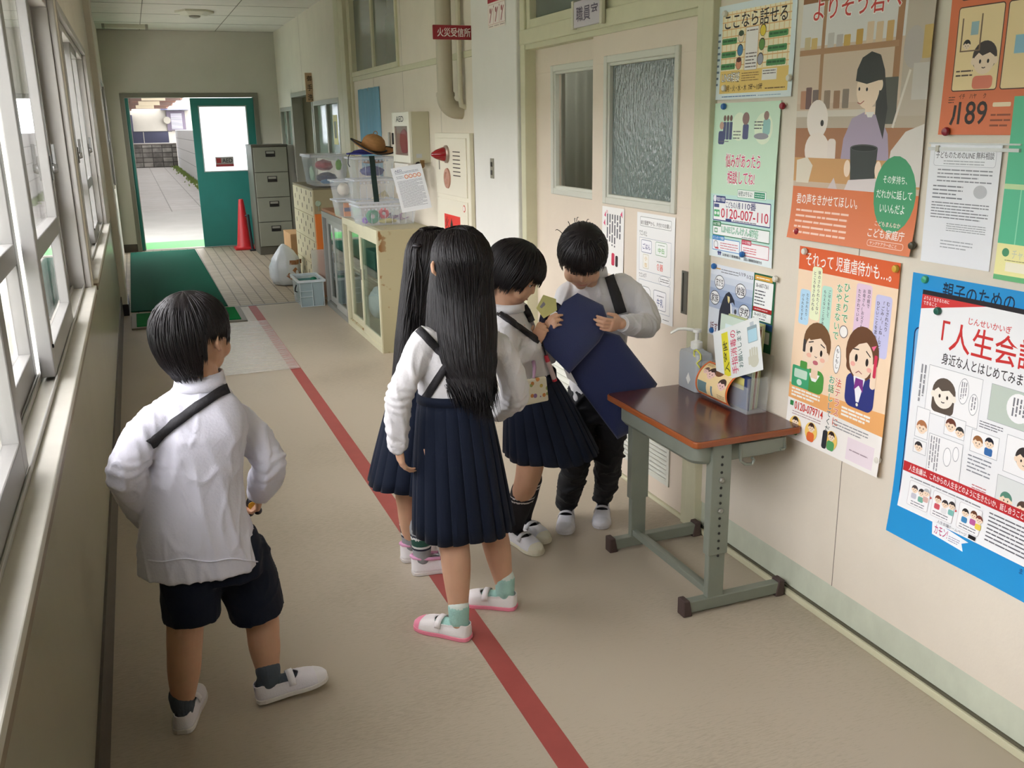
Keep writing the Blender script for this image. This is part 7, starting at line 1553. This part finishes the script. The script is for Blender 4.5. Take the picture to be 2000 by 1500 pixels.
fm_=M('floral',(226,220,200),.7); nt=fm_.node_tree; pb=nt.nodes['Principled BSDF']; tc=nt.nodes.new('ShaderNodeTexCoord'); vo=nt.nodes.new('ShaderNodeTexVoronoi'); vo.inputs['Scale'].default_value=46; nt.links.new(tc.outputs['Object'],vo.inputs['Vector'])
cr=nt.nodes.new('ShaderNodeValToRGB'); cr.color_ramp.interpolation='CONSTANT'; cr.color_ramp.elements[0].color=(1,1,1,1); cr.color_ramp.elements[1].position=.36; cr.color_ramp.elements[1].color=(0,0,0,1); nt.links.new(vo.outputs['Distance'],cr.inputs[0])
hs=nt.nodes.new('ShaderNodeValToRGB'); hs.color_ramp.interpolation='CONSTANT'; es=hs.color_ramp.elements; es[0].color=(.60,.24,.06,1); es[1].position=.35; es[1].color=(.30,.18,.36,1); e3=es.new(.6); e3.color=(.55,.42,.10,1); e4=es.new(.8); e4.color=(.30,.36,.10,1)
sp=nt.nodes.new('ShaderNodeSeparateColor'); nt.links.new(vo.outputs['Color'],sp.inputs[0]); nt.links.new(sp.outputs[0],hs.inputs[0])
mx=nt.nodes.new('ShaderNodeMix'); mx.data_type='RGBA'; nt.links.new(cr.outputs[0],mx.inputs[0]); mx.inputs[6].default_value=(*srgb((.88,.86,.77)),1); nt.links.new(hs.outputs[0],mx.inputs[7]); nt.links.new(mx.outputs[2],pb.inputs['Base Color'])
V=[p+n_*.009 for p in pq]+[p-n_*.009 for p in pq]; obj('pouch_body',MB().add(V,[(0,1,2,3),(7,6,5,4),(0,4,5,1),(1,5,6,2),(2,6,7,3),(3,7,4,0)]),fm_,t,bevel=.006,seg=3)
obj('clip',MB().tube([lerp(pq[0],pq[1],.58)+n_*.004,J(1044,718,2.84),J(1042,706,2.86)],[.005,.006,.007],8),M('clip_lilac',(176,140,170),.4),t,smooth=40)
t=thing('lip_balm','red capped tube hanging from a strap of the girl with the pouch','tube',tuple(J(1074,720,2.88)))
a_,c_=J(1066,694,2.865),J(1083,742,2.865); obj('tube',MB().tube([lerp(a_,c_,.22),c_],.0085,14),M('tube_grey',(176,160,156),.4),t,smooth=40); obj('cap',MB().tube([a_,lerp(a_,c_,.24)],[.007,.0088],14),M('tube_red',(176,40,56),.35),t,smooth=40); obj('tip',MB().tube([lerp(a_,c_,.95),lerp(a_,c_,1.04)],.0088,14),MATS['tube_red'],t,smooth=40); obj('cord',MB().tube([a_,J(1058,665,2.88),J(1052,650,2.89)],.003,6),strapm,t)
# ---------------------------------------------------------------- boy with the navy bag, facing the camera with bowed head
E_=person('boy with bowed head in white shirt and black trousers holding a large navy bag',(1.5,3.09,0))
H=Head(J(1137,502,3.04),(-.26,-.66,-.70),(-.2,-.6,.77),1.04)
ax=(-.96,.28,0)                      # his left is on the right of the photograph
sL,sR=J(1216,556,3.10),J(1108,572,3.16); eL,eR=J(1266,632,3.04),J(1070,690,3.13); wL,wR=J(1212,632,2.915),J(1066,655,2.95)
hL,hR=J(1186,780,3.12),J(1134,782,3.15); kL,kR=J(1190,885,3.08),J(1128,890,3.11); fL=foot(fl_(1178,996),fl_(1174,1032),.195); fR=foot(fl_(1109,1006),fl_(1103,1044),.195); aL,aR=fL[2],fR[2]
b=MB(); H.add(b); limb(b,[H.P(0,-.03,-.04),J(1150,540,3.11),J(1156,570,3.13)],[.046,.044,.05],16)
torso(b,[(J(1162,795,3.13),.092,.076),(J(1164,735,3.13),.088,.070),(J(1166,660,3.13),.096,.072),(J(1162,585,3.13),.112,.066),(J(1158,550,3.13),.06,.05)],ax)
limb(b,[sL,eL,wL],[.036,.029,.021]); limb(b,[sR,eR,wR],[.036,.029,.021])
limb(b,[hL,kL,aL,fL[3]],[.058,.042,.028,.016]); limb(b,[hR,kR,aR,fR[3]],[.058,.042,.028,.016])
hand(b,wL,J(1170,640,2.86)-wL,(-.3,.75,.2),(-.2,-.2,1),(.5,.6,.65,.7),.92,.14); hand(b,wR,J(1075,625,2.90)-wR,(.8,.2,0),(0,-.4,1),(.7,.7,.8,.8),.88)
body=obj('body',b,skin,E_); bake(body,.0034,3); H.face(body,bvh_of(body))
hair_shell(H,E_,lambda az:(.036 if math.cos(az)>.55 else (.0 if math.cos(az)>.1 else (-.018 if math.cos(az)>-.35 else -.07))),locks=800,seed=31,tip=.018,r=(.084,.102,.096),spikes=16)
b=MB(); torso(b,[(J(1164,775,3.13),.104,.086),(J(1166,735,3.13),.106,.086),(J(1168,660,3.13),.110,.084),(J(1165,590,3.13),.122,.078),(J(1162,565,3.13),.108,.070),(J(1158,545,3.128),.074,.058),(J(1155,530,3.12),.052,.050)],ax)
limb(b,[sL+Vector((-.02,0,0)),sL,lerp(sL,eL,.55)+Vector((.012,0,.008)),eL,lerp(eL,wL,.55)+Vector((0,0,-.006)),lerp(eL,wL,.9)],[.042,.044,.048,.047,.042,.033]); limb(b,[sR,lerp(sR,eR,.5),eR,lerp(eR,wR,.9)],[.042,.045,.044,.033])
sh=garment('shirt',b,shirt2,E_,.0052,6,.006,(11,11,4),40,[(eL,(wL-sL).normalized(),.0045)]); bvE=bvh_of(sh)
b=MB(); cc=J(1154,530,3.115); a1=Vector(ax).normalized(); a2=Vector((-.28,-.96,0)); b.loft([ering(cc+Vector((0,0,-.014)),a1,a2,.062,.058,32,2),ering(cc+Vector((0,-.004,.016)),a1,a2,.054,.052,32,2)],cap=False); obj('collar',b,shirt2,sh,smooth=True,solid=.005)
obj('cuff',MB().tube([lerp(eL,wL,.80),lerp(eL,wL,.96)],[.033,.030],18),shirt2,sh,smooth=40)
b=MB(); torso(b,[(J(1164,755,3.13),.106,.088),(J(1163,790,3.13),.110,.09),(J(1162,815,3.13),.10,.088)],ax)
limb(b,[hL+Vector((0,0,-.02)),lerp(hL,kL,.6),kL,lerp(kL,aL,.5)+Vector((.004,0,0)),aL+Vector((0,0,.012))],[.078,.066,.058,.052,.044],18); limb(b,[hR+Vector((0,0,-.02)),lerp(hR,kR,.6),kR,lerp(kR,aR,.5),aR+Vector((0,0,.012))],[.078,.066,.058,.052,.044],18)
tr=garment('trousers',b,blackc,E_,.006,5,.010,(9,9,14),17)
tuck(body,[(bvE,J(1164,770,3.13).z,9,None),(bvh_of(tr),aL.z+.02,9,None)],[(H.c,.14),(wL+(J(1170,640,2.86)-wL).normalized()*.06,.088),(wR+Vector((.03,-.03,.02)),.085)])
susp(E_,bvE,[(1190,540),(1198,566),(1206,592),(1212,612)],20)
for heel,toe,ank,hj in (fL,fR):
    s2,X=shoe(E_,heel,toe,.195,0,(232,232,240),(214,212,216),(222,222,228),(206,206,212))
    sock(E_,X,.195,ank,ank+Z*.03,.033,.034,bs)
# the navy bag
t=thing('tote_bag','large navy cloth bag held tilted by the boy with bowed head','bag',tuple(J(1180,720,2.95)))
bagm=M('bag_navy',(33,45,92),.75,sheen=.25,bump=.15,bscale=220)
def slab(name,pts,y,th,m,par,puff=.012,seed=0,yf=None):
    C_=sum((Vector((p[0],p[1],0)) for p in pts),Vector())/len(pts); P=[]
    n=len(pts); ring=[]
    for i in range(n):
        for k in range(8): ring.append(lerp(Vector((*pts[i],0)),Vector((*pts[(i+1)%n],0)),k/8))
    rings=[]
    for s,dy,sc in ((-1,0,.02),(-1,0,.35),(-1,0,.7),(-1,0,.93),(-.5,0,1.0),(.5,0,1.0),(1,0,.93),(1,0,.7),(1,0,.3),(1,0,.02)):
        rr=[]
        for p in ring:
            q=C_+(p-C_)*sc; yy=(yf(q.x,q.y) if yf else y)+s*(th/2+puff*(1-sc**3))*(1 if abs(s)==1 else 1)+.008*noise.noise(Vector((q.x*.02+seed,q.y*.02,s)))
            rr.append(J(q.x,q.y,yy))
        rings.append(rr)
    o=obj(name,MB().loft(rings),m,par,smooth=55); return o
yb=lambda x,y:2.972-.00008*(y-700)
slab('bag_body',[(1090,660),(1160,640),(1210,655),(1284,750),(1236,842),(1206,858),(1116,738)],2.95,.035,bagm,t,.014,1,yb)
slab('flap',[(1054,672),(1100,590),(1128,572),(1178,596),(1190,632),(1170,668),(1112,730)],2.92,.022,bagm,t,.012,4,lambda x,y:2.915-.0006*(y-650)+.0002*(x-1120))
obj('handle',MB().tube(spl([J(1058,664,2.93),J(1062,618,2.94),J(1080,598,2.95),J(1094,604,2.94)],5),.008,8,flat=1.8),M('bag_webbing',(26,32,58),.7),t,smooth=True)
obj('tag',MB().add([J(1098,712,2.90),J(1112,722,2.895),J(1128,752,2.90),J(1108,738,2.905)],[(0,1,2,3)]),M('tag_white',(228,228,232),.5),t,solid=.002)
S=[J(1048,602,2.93),J(1062,576,2.935),J(1086,584,2.94),J(1088,606,2.935),J(1062,622,2.93)]
n_=Vector((0,-1,0)); tag(obj('card',MB().add([p for p in S]+[p+Vector((0,.004,0)) for p in S],[(0,1,2,3,4),(9,8,7,6,5)]+[(i,(i+1)%5,5+(i+1)%5,5+i) for i in range(5)]).add([p+Vector((0,-.001,0)) for p in (lerp(S[0],S[2],.15),lerp(S[0],S[2],.35)+Vector((0,0,.012)),lerp(S[0],S[2],.45),lerp(S[0],S[2],.3)+Vector((0,0,-.012)))],[(0,1,2,3)],1),[M('card_yellow',(214,214,140),.5),M('card_print',(150,150,160),.5)]),'pale yellow card held between the two children with bowed heads','card')
